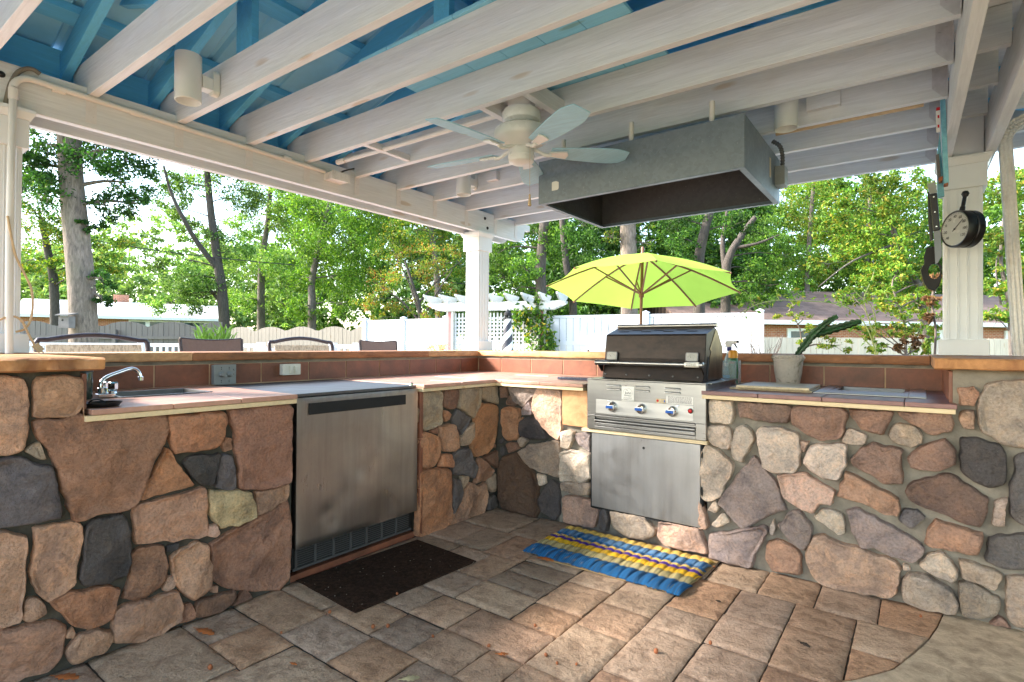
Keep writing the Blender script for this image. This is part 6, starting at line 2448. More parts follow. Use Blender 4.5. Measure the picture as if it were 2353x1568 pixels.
# ================================================================ bar chairs beyond the ledge
def bar_chair(y0, y1, kind, label, X=-4.2, group='tall patio chairs behind the bar'):
    t = thing('patio_chair', label, 'chair', (X + .25, (y0 + y1) / 2, -.035), group)
    fm = M['chair_frame']
    z = 1.125
    if kind == 'arch':
        mb = MB()
        path = [(X + .02, y0 + .02, .70), (X, y0 + .012, .95), (X - .03, y0, z - .005), (X - .035, y0 + .05, z + .012)]
        for k in range(1, 8):
            u = k / 8
            path.append((X - .04, y0 + .05 + (y1 - y0 - .1) * u, z + .012 + .033 * math.sin(PI * u)))
        path += [(X - .035, y1 - .05, z + .012), (X - .03, y1, z - .005), (X, y1 - .012, .95), (X + .02, y1 - .02, .70)]
        P = smooth_path(path, 3)
        mb.tube(P, .0155, 10)
        mb.build('back_frame', fm, t, smooth=50)
        mb = MB()
        mb.hexa([(X + .03, y0 + .04, .74), (X + .035, y0 + .04, .74), (X + .035, y1 - .04, .74), (X + .03, y1 - .04, .74), (X - .02, y0 + .04, z - .015), (X - .015, y0 + .04, z - .015), (X - .015, y1 - .04, z - .015), (X - .02, y1 - .04, z - .015)])
        mb.build('sling', M['chair_fabric'], t)
    else:
        mb = MB()
        n = 10
        top = [(X - .03, y0 + (y1 - y0) * k / n, z + .032 - .014 * math.sin(PI * k / n)) for k in range(n + 1)]
        bot = [(X + .03, y0 + .02 + (y1 - y0 - .04) * k / n, .74) for k in range(n + 1)]
        vs = top + bot + [(a + .006, b, c) for a, b, c in top] + [(a + .006, b, c) for a, b, c in bot]
        fs = []
        m_ = n + 1
        for k in range(n):
            fs += [(k, k + 1, m_ + k + 1, m_ + k), (2 * m_ + k, 3 * m_ + k, 3 * m_ + k + 1, 2 * m_ + k + 1), (k, 2 * m_ + k, 2 * m_ + k + 1, k + 1)]
        mb.add(vs, fs)
        mb.build('sling', M['chair_sling' if kind == 'sling' else 'chair_grey'], t)
        for yy_, s_ in ((y0, 1), (y1, -1)):
            mb = MB().tube([(X - .03, yy_, z + .03), (X + .03, yy_ + .02 * s_, .72)], .012, 8)
            mb.build('back_frame', fm, t, smooth=50)
        mb = MB().tube([(a - .004, b, c + .003) for a, b, c in top], .006, 8)
        mb.build('piping', fm, t, smooth=50)
        mb = MB()
        mb.tube(smooth_path([(X + .012, y0 + .03, .98), (X + .0, (y0 + y1) / 2, .90), (X + .012, y1 - .03, .98)], 6), .006, 6)
        mb.build('brace', fm, t, smooth=50)
    mb = MB().box(X + .03, X + .50, y0 + .02, y1 - .02, .70, .725)
    mb.build('seat', M['chair_fabric' if kind == 'arch' else 'chair_sling'], t, bevel=0.008)
    for xx in (X + .04, X + .48):
        for yy_ in (y0 + .035, y1 - .035):
            mb = MB().tube([(xx, yy_, .70), (xx + (.03 if xx > X + .2 else -.05), yy_, -.034)], .014, 8)
            mb.build('leg', fm, t, smooth=50)
    return t


bar_chair(.885, 1.47, 'arch', 'wide bar chair with arched bronze frame and beige sling, nearest the left post')
bar_chair(1.675, 2.115, 'sling', 'brown mesh sling bar chair between the two beige arched chairs')
bar_chair(2.34, 2.93, 'arch', 'smaller-looking beige bar chair with arched bronze frame, third from the left post')
bar_chair(3.235, 3.68, 'sling', 'brown mesh sling bar chair next to the centre post')
pc = ony(*C5(1825, 835), 5.0)
mb = MB()


def back_chair(x0, x1, Y, label):
    t = thing('patio_chair', label, 'chair', ((x0 + x1) / 2, Y - .25, -.035), 'tall patio chairs behind the bar')
    n = 8
    top = [(x0 + (x1 - x0) * k / n, Y, 1.085 + .012 * math.sin(PI * k / n)) for k in range(n + 1)]
    bot = [(x0 + .02 + (x1 - x0 - .04) * k / n, Y - .05, .72) for k in range(n + 1)]
    mb = MB()
    m_ = n + 1
    vs = top + bot + [(a, b + .006, c) for a, b, c in top] + [(a, b + .006, c) for a, b, c in bot]
    fs = []
    for k in range(n):
        fs += [(k, k + 1, m_ + k + 1, m_ + k), (2 * m_ + k, 3 * m_ + k, 3 * m_ + k + 1, 2 * m_ + k + 1), (k, 2 * m_ + k, 2 * m_ + k + 1, k + 1)]
    mb.add(vs, fs)
    mb.build('sling', M['chair_grey'], t)
    mb = MB().tube([(x0, Y + .004, 1.08), (x0 + .02, Y - .05, .70)], .012, 8).tube([(x1, Y + .004, 1.08), (x1 - .02, Y - .05, .70)], .012, 8)
    mb.build('back_frame', M['chair_frame'], t, smooth=50)
    mb = MB().box(x0 + .02, x1 - .02, Y - .5, Y - .05, .69, .715)
    mb.build('seat', M['chair_grey'], t)
    for xx in (x0 + .03, x1 - .03):
        for yy_ in (Y - .48, Y - .06):
            MB_ = MB().tube([(xx, yy_, .69), (xx, yy_, -.034)], .013, 8)
            MB_.build('leg', M['chair_frame'], t, smooth=50)


xa = ony(*C5(1772, 835), 4.75).x
back_chair(xa, xa + .52, 4.75, 'pale grey sling chair half hidden behind the grill lid')

# ================================================================ white picket railing beyond the chairs
def railing(p0, p1, ztop, label, name='railing'):
    p0, p1 = Vector((p0.x, p0.y, 0)), Vector((p1.x, p1.y, 0))
    t = thing(name, label, 'railing', (p0.x, p0.y, -.03))
    d = (p1 - p0)
    L = d.length
    u = d.normalized()
    for nm, z, h in (('top_rail', ztop - .03, .05), ('bottom_rail', .12, .05)):
        mb = MB().bar(p0 + Vector((0, 0, z)), p1 + Vector((0, 0, z)), .05, h)
        mb.build(nm, M['fence_white'], t)
    mb = MB()
    n = int(L / .095)
    for k in range(1, n):
        q = p0 + u * (L * k / n)
        mb.bar(q + Vector((0, 0, .14)), q + Vector((0, 0, ztop - .055)), .035, .02, up=u)
    mb.build('balusters', M['fence_white'], t)
    m = max(1, round(L / 1.8))
    for k in range(m + 1):
        q = p0 + u * (L * k / m)
        mb = MB().bar(q + Vector((0, 0, -.03)), q + Vector((0, 0, ztop + .02)), .09, .09, up=u)
        mb.build('rail_post', M['fence_white'], t)


railing(at(60, 800, 8.2), at(600, 800, 8.0), 1.125, 'white picket railing seen between the beige and brown chairs')
railing(at(612, 808, 9.5), at(640, 808, 9.5), 1.05, 'short low white railing piece between the brown and third chair')
railing(at(765, 800, 7.9), at(820, 800, 7.8), 1.122, 'short white picket railing left of the white vinyl fence')

# ================================================================ fences
def board_fence(p0, p1, h, label, mat, arc_len=0.0, arc_h=0.0, bw=.14, rails_near=True, zb=-.1, post_every=2.4):
    p0, p1 = Vector((p0.x, p0.y, 0)), Vector((p1.x, p1.y, 0))
    t = thing('wood_fence', label, 'fence', (p0.x, p0.y, zb))
    d = p1 - p0
    L = d.length
    u = d.normalized()
    nr = Vector((u.y, -u.x, 0))
    if nr.dot(Vector((0, 0, 0)) - p0) < 0:
        nr = -nr
    n = int(L / bw)
    mb = MB()
    rg = random.Random(int(L * 100))
    for k in range(n):
        a, b = k * bw + .004, (k + 1) * bw - .004
        zs = []
        for s in (a, b):
            z = h
            if arc_len:
                ph = (s % arc_len) / arc_len
                z = h - arc_h + arc_h * math.sin(PI * ph) ** .8
            zs.append(z + rg.uniform(-.006, .006))
        A, B = p0 + u * a, p0 + u * b
        o = nr * rg.uniform(0, .006)
        th = nr * -.018
        mb.hexa([A + o + Vector((0, 0, zb)), B + o + Vector((0, 0, zb)), B + o + th + Vector((0, 0, zb)), A + o + th + Vector((0, 0, zb)),
                 A + o + Vector((0, 0, zs[0])), B + o + Vector((0, 0, zs[1])), B + o + th + Vector((0, 0, zs[1])), A + o + th + Vector((0, 0, zs[0]))])
    mb.build('boards', mat, t)
    if rails_near:
        for z in (h - .42, h - 1.0, .3):
            mb = MB().bar(p0 + nr * .03 + Vector((0, 0, z)), p1 + nr * .03 + Vector((0, 0, z)), .04, .085)
            mb.build('rail', mat, t)
        m = max(1, round(L / post_every))
        for k in range(m + 1):
            q = p0 + u * (L * k / m) + nr * .09
            mb = MB().bar(q + Vector((0, 0, zb)), q + Vector((0, 0, h - .22)), .09, .09, up=u)
            mb.build('fence_post', mat, t)
    return t


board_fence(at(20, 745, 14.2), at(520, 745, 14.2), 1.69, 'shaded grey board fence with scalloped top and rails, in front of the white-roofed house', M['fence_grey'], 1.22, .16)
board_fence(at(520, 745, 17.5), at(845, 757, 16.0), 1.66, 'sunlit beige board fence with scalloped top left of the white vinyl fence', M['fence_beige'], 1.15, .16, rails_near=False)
board_fence(at(1740, 776, 12.8), at(2440, 776, 12.8), 1.345, 'low pale board fence behind the cactus, below the brick house', M['fence_pale'], rails_near=False)


def vinyl_fence(p0, p1, h, label, np_, rail=.62):
    p0, p1 = Vector((p0.x, p0.y, 0)), Vector((p1.x, p1.y, 0))
    t = thing('vinyl_fence', label, 'fence', (p0.x, p0.y, -.1), 'white vinyl privacy fences')
    d = p1 - p0
    L = d.length
    u = d.normalized()
    mb = MB()
    n = int(L / .155)
    for k in range(n):
        a, b = p0 + u * (L * k / n + .006), p0 + u * (L * (k + 1) / n - .006)
        mb.bar(a + Vector((0, 0, h / 2 - .02)), b + Vector((0, 0, h / 2 - .02)), .022, h - .08)
    mb.build('boards', M['fence_white'], t)
    for z, hh_ in ((h - .025, .06), (h - rail, .09), (.1, .09)):
        mb = MB().bar(p0 + Vector((0, 0, z)), p1 + Vector((0, 0, z)), .045, hh_)
        mb.build('rail', M['fence_white'], t)
    for k in range(np_ + 1):
        q = p0 + u * (L * k / np_)
        mb = MB().bar(q + Vector((0, 0, -.1)), q + Vector((0, 0, h + .03)), .125, .125, up=u)
        mb.lathe([(.095, h + .031), (.095, h + .05), (0, h + .085)], (q.x, q.y, 0), (0, 0, 1), 4)
        mb.build('fence_post', M['fence_white'], t)


vinyl_fence(at(840, 739, 15.0), at(1026, 732, 13.4), 1.78, 'white vinyl fence left of the arbor', 2)
vinyl_fence(at(1255, 725, 12.4), at(1747, 715, 10.8), 1.80, 'white vinyl fence behind the grill and lime umbrella', 2)

# ================================================================ arbor, lighthouse, vine
AA, AB = at(*C5(845, 700), 12.9), at(*C5(1462, 700), 12.2)
AA, AB = Vector((AA.x, AA.y, 0)), Vector((AB.x, AB.y, 0))
AU = (AB - AA).normalized()
AN = Vector((AU.y, -AU.x, 0))
if AN.dot(-AA) < 0:
    AN = -AN
AL = (AB - AA).length
AR = thing('arbor', 'white vinyl garden arbor with lattice panels and curved rafter tails', 'arbor', (AA.x, AA.y, -.05))
zc0 = at(*C5(1100, 575), 12.5).z
zc1 = at(*C5(1100, 525), 12.5).z
for s in (0, AL):
    q = AA + AU * s
    mb = MB().bar(q + Vector((0, 0, -.05)), q + Vector((0, 0, zc0)), .17, .13, up=AN)
    po = mb.build('post', M['arbor_white'], AR)
    mb = MB().bar(q + AN * .0 + Vector((0, 0, .2)) + AN * .066, q + AN * .066 + Vector((0, 0, zc0 - .02)), .075, .004, up=AN)
    mb.build('brick_insert', M['brick_post'], po)
for off in (.09, -.09):
    mb = MB()
    zt = zc1 + .02
    pr = []
    for s, z in ((-.55, zt), (-.55, zt - .05), (-.42, zc0 + .07), (-.25, zc0 + .005), (-.2, zc0), (AL + .2, zc0), (AL + .25, zc0 + .005), (AL + .42, zc0 + .07), (AL + .55, zt - .05), (AL + .55, zt)):
        pr.append(AA + AU * s + AN * off + Vector((0, 0, z)))
    mb.prism(pr, AN * (.04 if off > 0 else -.04))
    mb.build('beam', M['arbor_white'], AR)
for k in range(9):
    s = -.45 + (AL + .9) * k / 8
    z0_ = zc1 + .021
    h_ = .16
    q = AA + AU * s
    pr = []
    for a, z in ((.52, z0_ + h_), (.52, z0_ + h_ - .04), (.40, z0_ + .06), (.26, z0_ + .0), (-.26, z0_), (-.40, z0_ + .06), (-.52, z0_ + h_ - .04), (-.52, z0_ + h_)):
        pr.append(q + AN * a + Vector((0, 0, z)) - AU * .02)
    mb = MB().prism(pr, AU * .04)
    mb.build('rafter', M['arbor_white'], AR)
mb = MB()
ztop = zc0 - .05
for k in range(int(AL / .088)):
    q = AA + AU * (.12 + k * .088) - AN * .02
    if .12 + k * .088 > AL - .1:
        break
    mb.bar(q + Vector((0, 0, .05)), q + Vector((0, 0, ztop)), .042, .008, up=AN)
for k in range(int((ztop - .05) / .088)):
    z = .08 + k * .088
    mb.bar(AA + AU * .08 - AN * .029 + Vector((0, 0, z)), AB - AU * .08 - AN * .029 + Vector((0, 0, z)), .008, .042)
mb.build('lattice_panel', M['arbor_white'], AR)

lp = at(*C5(1228, 845), 11.6)
LX_, LY_ = lp.x, lp.y
LH = thing('lawn_lighthouse', 'black and white spiral striped lawn lighthouse in front of the arbor lattice', 'lawn ornament', (LX_, LY_, -.05))


def stripe_mat():
    n = NT('spiral_stripe')
    sep = n.n('ShaderNodeSeparateXYZ')
    n.l(n.co.outputs['Object'], sep.inputs[0])
    at2 = n.n('ShaderNodeMath', operation='ARCTAN2')
    n.l(sep.outputs[1], at2.inputs[0])
    n.l(sep.outputs[0], at2.inputs[1])
    m1 = n.n('ShaderNodeMath', operation='MULTIPLY')
    n.l(at2.outputs[0], m1.inputs[0])
    m1.inputs[1].default_value = 2 / (2 * PI)
    m2 = n.n('ShaderNodeMath', operation='MULTIPLY_ADD')
    n.l(sep.outputs[2], m2.inputs[0])
    m2.inputs[1].default_value = -3.2
    n.l(m1.outputs[0], m2.inputs[2])
    fr = n.n('ShaderNodeMath', operation='FRACT')
    n.l(m2.outputs[0], fr.inputs[0])
    gt = n.n('ShaderNodeMath', operation='GREATER_THAN')
    n.l(fr.outputs[0], gt.inputs[0])
    gt.inputs[1].default_value = .5
    n.bsdf(n.mix(gt.outputs[0], lin(236, 236, 232), lin(52, 52, 62)), .5)
    return n.m


ztl = at(*C5(1232, 628), 11.6).z
ztt = at(*C5(1232, 578), 11.6).z
mb = MB().lathe([(.20, -.05), (.118, 1.05), (.078, ztl - .01)], (LX_, LY_, 0), (0, 0, 1), 32)
mb.build('tower', stripe_mat(), LH, smooth=40)
mb = MB()
mb.lathe([(.105, ztl - .01), (.105, ztl + .01), (0, ztl + .011)], (LX_, LY_, 0), (0, 0, 1), 24)
for k in range(8):
    a = 2 * PI * k / 8
    mb.tube([(LX_ + .062 * math.cos(a), LY_ + .062 * math.sin(a), ztl + .01), (LX_ + .062 * math.cos(a), LY_ + .062 * math.sin(a), ztt - .09)], .012, 6)
mb.lathe([(.085, ztt - .1), (.085, ztt - .05), (.02, ztt + .01), (0, ztt + .05)], (LX_, LY_, 0), (0, 0, 1), 24)
mb.build('lantern', M['black_matte'], LH, smooth=40)

# ================================================================ umbrella
UC = Vector((-3.141, 7.235, 1.935))
un = Vector((-.039, .146, 1)).normalized()
ue1 = Vector((0, 1, 0)).cross(un).normalized()
ue2 = un.cross(ue1)
UA0, UR, UAP = 3.677, 1.35, .512
UM = thing('patio_umbrella', 'open lime green patio umbrella with a tilted canopy and wooden ribs beyond the grill', 'umbrella', (UC.x + .02, UC.y - .12, -.035))
apx = UC + un * UAP
rim = [UC + ue1 * (UR * math.cos(UA0 + k * PI / 4)) + ue2 * (UR * math.sin(UA0 + k * PI / 4)) for k in range(8)]
vs, fs = [], []
NR, NS = 8, 6
for k in range(8):
    A, B = rim[k], rim[(k + 1) % 8]
    base = len(vs)
    for j in range(NR + 1):
        for i in range(NS + 1):
            t_ = j / NR
            s_ = i / NS
            e = A.lerp(B, s_)
            mid = math.sin(PI * s_) * .055 * t_ ** 2
            p = apx.lerp(e, t_) + un * (.05 * math.sin(PI * t_)) + (UC - e) * mid * .8 - un * (mid * .1)
            vs.append(p)
    for j in range(NR):
        for i in range(NS):
            a = base + j * (NS + 1) + i
            fs.append((a, a + 1, a + NS + 2, a + NS + 1))
mb = MB().add(vs, fs)
can = mb.build('canopy', M['lime'], UM, smooth=60)
mb = MB()
mb.lathe([(.0, .10), (.02, .09), (.028, .06), (.02, .03), (.03, 0), (.03, -.03)], apx + un * .01, un, 16)
mb.build('finial', M['pole_wood'], UM, smooth=40)
hub = UC + un * (-.02)
pole_top = apx - un * .02
mb = MB().tube([(UC.x + .02, UC.y - .12, -.035), hub - un * .12, pole_top], .021, 16)
mb.build('pole', M['pole_wood'], UM, smooth=40)
mb = MB().lathe([(.03, -.06), (.036, -.05), (.036, -.0), (.03, .01)], hub - un * .05, un, 16)
mb.build('runner', M['pole_wood'], UM, smooth=40)
for k in range(8):
    e = rim[k]
    P = [apx.lerp(e, t_ / 6) + un * (.05 * math.sin(PI * t_ / 6) - .014) for t_ in range(7)]
    mb = MB().tube(P, .0135, 6)
    rb = mb.build('rib', M['pole_wood'], UM, smooth=40)
    mb = MB().tube([hub - un * .05 + (e - UC).normalized() * .03, P[3] - un * .004], .0125, 6)
    mb.build('strut', M['pole_wood'], rb, smooth=40)

# ================================================================ houses
def house(A, B, zeave, zridge, depth, label, roofm, wallm, wins, overhang=.5, hip=0.0, chimney=None, uvscale=1.0):
    A, B = Vector((A.x, A.y, 0)), Vector((B.x, B.y, 0))
    u = (B - A).normalized()
    n = Vector((-u.y, u.x, 0))
    if n.dot(A) < 0:
        n = -n
    L = (B - A).length
    t = thing('house', label, 'house', (A.x, A.y, -.1))
    a_, b_ = A + u * .3 + n * overhang, B - u * .3 + n * overhang
    c_, d_ = b_ + n * depth, a_ + n * depth
    up = lambda p, z: Vector((p.x, p.y, z))
    mb = MB().hexa([up(p, -.1) for p in (a_, b_, c_, d_)] + [up(p, zeave - .02) for p in (a_, b_, c_, d_)])

    def uvw(p):
        q = Vector((p[0], p[1], 0)) - A
        return ((q.dot(u) + q.dot(n)) * uvscale, p[2] * uvscale)
    mb.build('wall', wallm, t, uvs=uvw)
    half = depth / 2 + overhang
    R0, R1 = A + n * half + u * hip, B + n * half - u * hip
    C_, D_ = B + n * (depth + 2 * overhang), A + n * (depth + 2 * overhang)
    th = .12
    vs = [up(A, zeave), up(B, zeave), up(C_, zeave), up(D_, zeave), up(R0, zridge), up(R1, zridge)]
    vs += [v - Vector((0, 0, th)) for v in vs]
    fs = [(0, 1, 5, 4), (2, 3, 4, 5), (1, 2, 5), (3, 0, 4), (6, 7, 11, 10), (8, 9, 10, 11), (7, 8, 11), (9, 6, 10), (0, 6, 7, 1), (1, 7, 8, 2), (2, 8, 9, 3), (3, 9, 6, 0)]
    sl = math.hypot(half, zridge - zeave)

    def uvr(p):
        q = Vector((p[0], p[1], 0)) - A
        return (q.dot(u) * uvscale, abs(q.dot(n)) * sl / half * uvscale)
    mb = MB().add(vs, fs)
    rf = mb.build('roof', roofm, t, uvs=uvr)
    mb = MB().bar(up(A, zeave - .1) - n * .02, up(B, zeave - .1) - n * .02, .04, .2)
    mb.build('fascia', M['white_trim'], t)
    for s, z, w, h in wins:
        q = A + u * s + n * (overhang - .04)
        mb = MB().bar(up(q, z) - u * w / 2, up(q, z) + u * w / 2, .08, h)
        f = mb.build('window', M['white_trim'], t)
        mb = MB()
        m_ = max(1, int(w / .9))
        for k in range(m_):
            ca = q + u * (-w / 2 + w * (k + .5) / m_)
            mb.bar(up(ca, z) - u * (w / m_ * .38) - n * .045, up(ca, z) + u * (w / m_ * .38) - n * .045, .02, h * .78)
        mb.build('pane', M['window_dark'], f)
    if chimney is not None:
        q = A + u * chimney + n * (half + .6)
        mb = MB().bar(up(q, zridge - .6), up(q, zridge + .55), .7, .9, up=u)
        mb.build('chimney', M['brick'], rf, uvs=uvw)
    return t


HA, HB = at(20, 745, 33), at(508, 741, 39)
house(HA, HB, 2.92, 4.05, 6.0, 'long low brick ranch house with a white roof behind the grey fence', M['roof_white'], M['brick'],
      [((HB - HA).length * f, 2.15, w, 1.1) for f, w in ((.66, 3.2), (.82, .9), (.92, 2.6))], .55, 0.0, (HB - HA).length * .46)
KA, KB = at(1560, 741, 24), at(2480, 735, 27)
house(KA, KB, 2.35, 4.15, 7.0, 'brick house with a brown shingle roof behind the low fence on the right', M['shingle'], M['brick'],
      [((KB - KA).length * f, 1.35, 1.5, 1.3) for f in (.30, .62, .86)], .55, 0.0, None)

# ================================================================ vegetation
rngn = np.random.default_rng(11)


def leaves(mb, centres, size, cols, up_bias=.35, rng=rngn, aspect=.55):
    n = len(centres)
    c = np.asarray(centres)
    a = rng.normal(size=(n, 3))
    a /= np.linalg.norm(a, axis=1)[:, None]
    nn = rng.normal(size=(n, 3))
    nn[:, 2] = np.abs(nn[:, 2]) + up_bias
    b = np.cross(nn, a)
    b /= np.linalg.norm(b, axis=1)[:, None] + 1e-9
    s = size * rng.uniform(.6, 1.3, size=(n, 1))
    k = rng.uniform(.75, 1.0, size=(n, 1))
    bend = np.cross(a, b) * s * .18
    P = np.stack([c - a * s * .5, c + b * s * aspect * .5 + bend - a * s * .05, c + a * s * .55, c - b * s * aspect * .5 + bend - a * s * .05], axis=1)
    o = len(mb.v)
    mb.v.extend(map(tuple, P.reshape(-1, 3)))
    idx = np.arange(n * 4).reshape(n, 4) + o
    mb.f.extend(map(tuple, idx))
    cols = np.asarray(cols)
    ci = cols[rng.integers(0, len(cols), n)]
    br = rng.uniform(.7, 1.3, size=(n, 1))
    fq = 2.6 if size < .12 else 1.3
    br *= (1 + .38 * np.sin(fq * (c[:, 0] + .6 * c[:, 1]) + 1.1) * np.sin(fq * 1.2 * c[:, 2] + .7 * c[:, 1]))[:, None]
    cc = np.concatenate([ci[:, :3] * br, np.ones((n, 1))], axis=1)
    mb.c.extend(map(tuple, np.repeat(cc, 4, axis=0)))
    mb.usecol = True


def clump_points(c, r, n, rng=rngn, nsub=None, flat=.8):
    """points gathered in twiggy bunches near the surface of an ellipsoid"""
    nsub = nsub or max(6, int(n / 45))
    d = rng.normal(size=(nsub, 3))
    d /= np.linalg.norm(d, axis=1)[:, None]
    rad = rng.uniform(.35, 1.0, size=(nsub, 1)) ** .6
    sub = np.array(c) + d * rad * r * np.array([1, 1, flat])
    which = rng.integers(0, nsub, n)
    return sub[which] + rng.normal(size=(n, 3)) * r * .17 * np.array([1, 1, .6])


G_DARK = [dark(q, 0.95) for q in (lin(58, 96, 36), lin(46, 82, 36), lin(72, 110, 40), lin(40, 70, 30),)]
G_MID = [dark(q, 0.72) for q in (lin(92, 132, 48), lin(76, 116, 44), lin(108, 146, 58), lin(66, 104, 42),)]
G_YEL = [dark(q, 0.72) for q in (lin(140, 164, 56), lin(118, 150, 52), lin(160, 172, 66), lin(96, 134, 46), lin(176, 160, 62),)]
G_BRT = [dark(q, 0.74) for q in (lin(118, 158, 52), lin(98, 142, 46), lin(138, 170, 62), lin(82, 124, 42),)]
G_FALL = [dark(q, 0.75) for q in (lin(150, 150, 62), lin(120, 138, 56), lin(168, 128, 62), lin(172, 100, 56), lin(100, 128, 50),)]
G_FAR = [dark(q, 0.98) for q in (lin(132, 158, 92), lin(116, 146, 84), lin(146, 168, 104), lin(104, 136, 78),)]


def tree(label, d, trunk, r0, r1, clumps, leaf, cols, dens=1.0, bark='bark_mid', limbs=(), name='tree', cat='tree', group='trees around the yard', seed=1, spread=.8, sub=None):
    rng = np.random.default_rng(seed)
    base = at(trunk[0][0], trunk[0][1], d)
    t = thing(name, label, cat, (base.x, base.y, -.1), group)
    pts = [Vector((base.x, base.y, -.1))]
    for k, q in enumerate(trunk[1:]):
        dd = d + (q[2] if len(q) > 2 else 0)
        pts.append(at(q[0], q[1], dd))
    P = smooth_path(pts, 6)
    n = len(P)
    rs = [(r0 + (r1 - r0) * (i / (n - 1)) ** .8) * (1.25 if i == 0 else 1) for i in range(n)]
    mb = MB().tube(P, rs, 12)
    C = []
    for q in clumps:
        x, y, rp = q[:3]
        r = rp * d / FOC
        dd = d + rng.uniform(-spread, spread) * r + (q[3] if len(q) > 3 else 0)
        C.append((at(x, y, dd), r))
    for c, r in C:                      # a limb to every clump
        best = min(P[n // 4:], key=lambda p: (p - c).length + max(0, p.z - c.z) * 1.5)
        i0 = P.index(best)
        mid = best.lerp(c, .5) + Vector((rng.uniform(-.15, .15), rng.uniform(-.15, .15), .12)) * (c - best).length * .6
        ra = max(.010, rs[i0] * .24)
        Q = smooth_path([best, mid, c], 4)
        mb.tube(Q, [ra * (1 - .8 * i / (len(Q) - 1)) for i in range(len(Q))], 6, False)
        for _ in range(4):              # twigs
            dv = Vector(rng.normal(size=3)).normalized()
            e = c + dv * r * .75
            m2 = mid.lerp(c, rng.uniform(.4, 1)) + Vector(rng.normal(size=3)) * r * .1
            mb.tube([mid.lerp(c, .7), m2.lerp(e, .5), e], [ra * .3, ra * .22, ra * .08], 5, False)
    for lm in limbs:
        Q = smooth_path([at(x, y, d + dz) for x, y, dz in lm[1:]], 5)
        ra = lm[0]
        mb.tube(Q, [ra * (1 - .7 * i / (len(Q) - 1)) for i in range(len(Q))], 8, False)
    mb.build('trunk', M[bark], t, smooth=60)
    mb = MB()
    leaf *= .6
    lp_ = leaf * FOC / d
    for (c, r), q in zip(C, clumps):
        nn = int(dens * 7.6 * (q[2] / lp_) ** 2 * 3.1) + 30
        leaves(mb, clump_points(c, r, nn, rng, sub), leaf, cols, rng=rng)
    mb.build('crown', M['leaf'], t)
    return t


# left side
tree('tall oak with a thick pale grey trunk and dark green crown beside the birdhouse', 11.0, [(196, 770), (190, 700), (178, 560), (165, 430), (158, 300), (150, 120)], .265, .19,
     [(100, 330, 75), (225, 350, 75), (300, 420, 62), (95, 440, 60), (255, 475, 50), (185, 270, 90), (60, 380, 60), (320, 350, 45), (150, 180, 120), (320, 470, 30), (210, 520, 28), (235, 640, 30), (240, 690, 22)], .13, G_DARK, .95, 'bark_light', seed=2)
tree('slim dark-trunked tree with yellowing leaves left of the tall pale oak', 19.0, [(130, 735), (124, 660), (112, 590), (95, 500)], .17, .10,
     [(90, 520, 55), (150, 540, 50), (60, 600, 45), (120, 620, 45), (85, 440, 50), (240, 600, 45), (255, 560, 40), (180, 640, 35)], .17, G_YEL + G_MID, .75, 'bark_dark', seed=3)
tree('forked dark-limbed tree with an airy crown behind the end of the grey fence', 24.0, [(522, 750), (512, 690), (500, 600), (486, 500), (476, 400), (470, 330)], .26, .10,
     [(430, 430, 50), (505, 400, 60), (560, 460, 50), (385, 480, 38), (470, 540, 45), (410, 640, 55), (500, 650, 50), (350, 600, 36), (545, 580, 45), (450, 690, 42), (380, 700, 36), (560, 380, 50), (380, 420, 35)], .20, G_MID + G_FAR, .95, 'bark_dark',
     limbs=[(.13, (502, 620, 0), (455, 560, -.5), (420, 500, -1), (392, 440, -1.2), (376, 380, -1.5)), (.09, (512, 700, 0), (470, 650, .5), (440, 600, .6))], seed=4)
tree('straight tree with pale green crown standing behind the beige fence', 27.0, [(601, 752), (600, 690), (602, 600), (614, 520), (622, 430)], .22, .10,
     [(612, 430, 55), (575, 520, 50), (655, 500, 55), (600, 610, 55), (655, 620, 48), (560, 690, 40), (655, 700, 42), (640, 420, 40), (690, 470, 40)], .22, G_FAR + G_BRT, .95, 'bark_mid', seed=5)
tree('bright green maple with a thin straight trunk beside the white fence end', 20.0, [(718, 760), (717, 700), (718, 640), (740, 540), (760, 460)], .17, .08,
     [(770, 490, 72), (720, 560, 60), (810, 560, 70), (865, 510, 55), (765, 640, 62), (690, 640, 36), (840, 640, 48), (900, 490, 45), (700, 480, 45), (790, 700, 40), (690, 710, 34)], .16, G_BRT, .95, 'bark_mid', seed=6)
tree('thicket-like small tree with bare twiggy branches and yellow leaves left of the centre post', 16.0, [(975, 765), (965, 720), (950, 660), (930, 600)], .09, .03,
     [(880, 640, 45), (950, 600, 50), (1005, 650, 45), (850, 690, 34), (920, 700, 36), (1015, 580, 40), (990, 720, 30), (870, 730, 24)], .11, G_FALL + G_YEL, .42, 'bark_dark',
     limbs=[(.04, (965, 740, 0), (920, 690, .2), (860, 650, .3)), (.04, (968, 740, 0), (1000, 680, -.2), (1040, 620, -.3)), (.035, (965, 730, 0), (940, 650, .4), (900, 570, .5)), (.03, (960, 700, 0), (1010, 640, 0), (1060, 600, .2))], seed=7)
tree('tall yellow-green tree rising above the twiggy thicket behind the centre post', 18.5, [(1010, 760), (1008, 700), (1000, 600), (985, 480)], .16, .08,
     [(950, 530, 62), (1020, 545, 58), (900, 560, 48), (1000, 480, 55), (1050, 500, 45), (1060, 600, 45)], .15, G_YEL + G_MID, .85, 'bark_mid', seed=8)
tree('broad oak with lobed mid-green leaves right of the centre post', 13.5, [(1246, 760), (1244, 700), (1242, 620), (1250, 520), (1258, 420)], .16, .11,
     [(1150, 575, 52), (1205, 620, 48), (1180, 665, 40), (1262, 560, 50), (1225, 690, 30), (1150, 700, 28), (1145, 640, 34), (1225, 540, 45)], .13, G_MID + G_BRT, .9, 'bark_dark', seed=9)
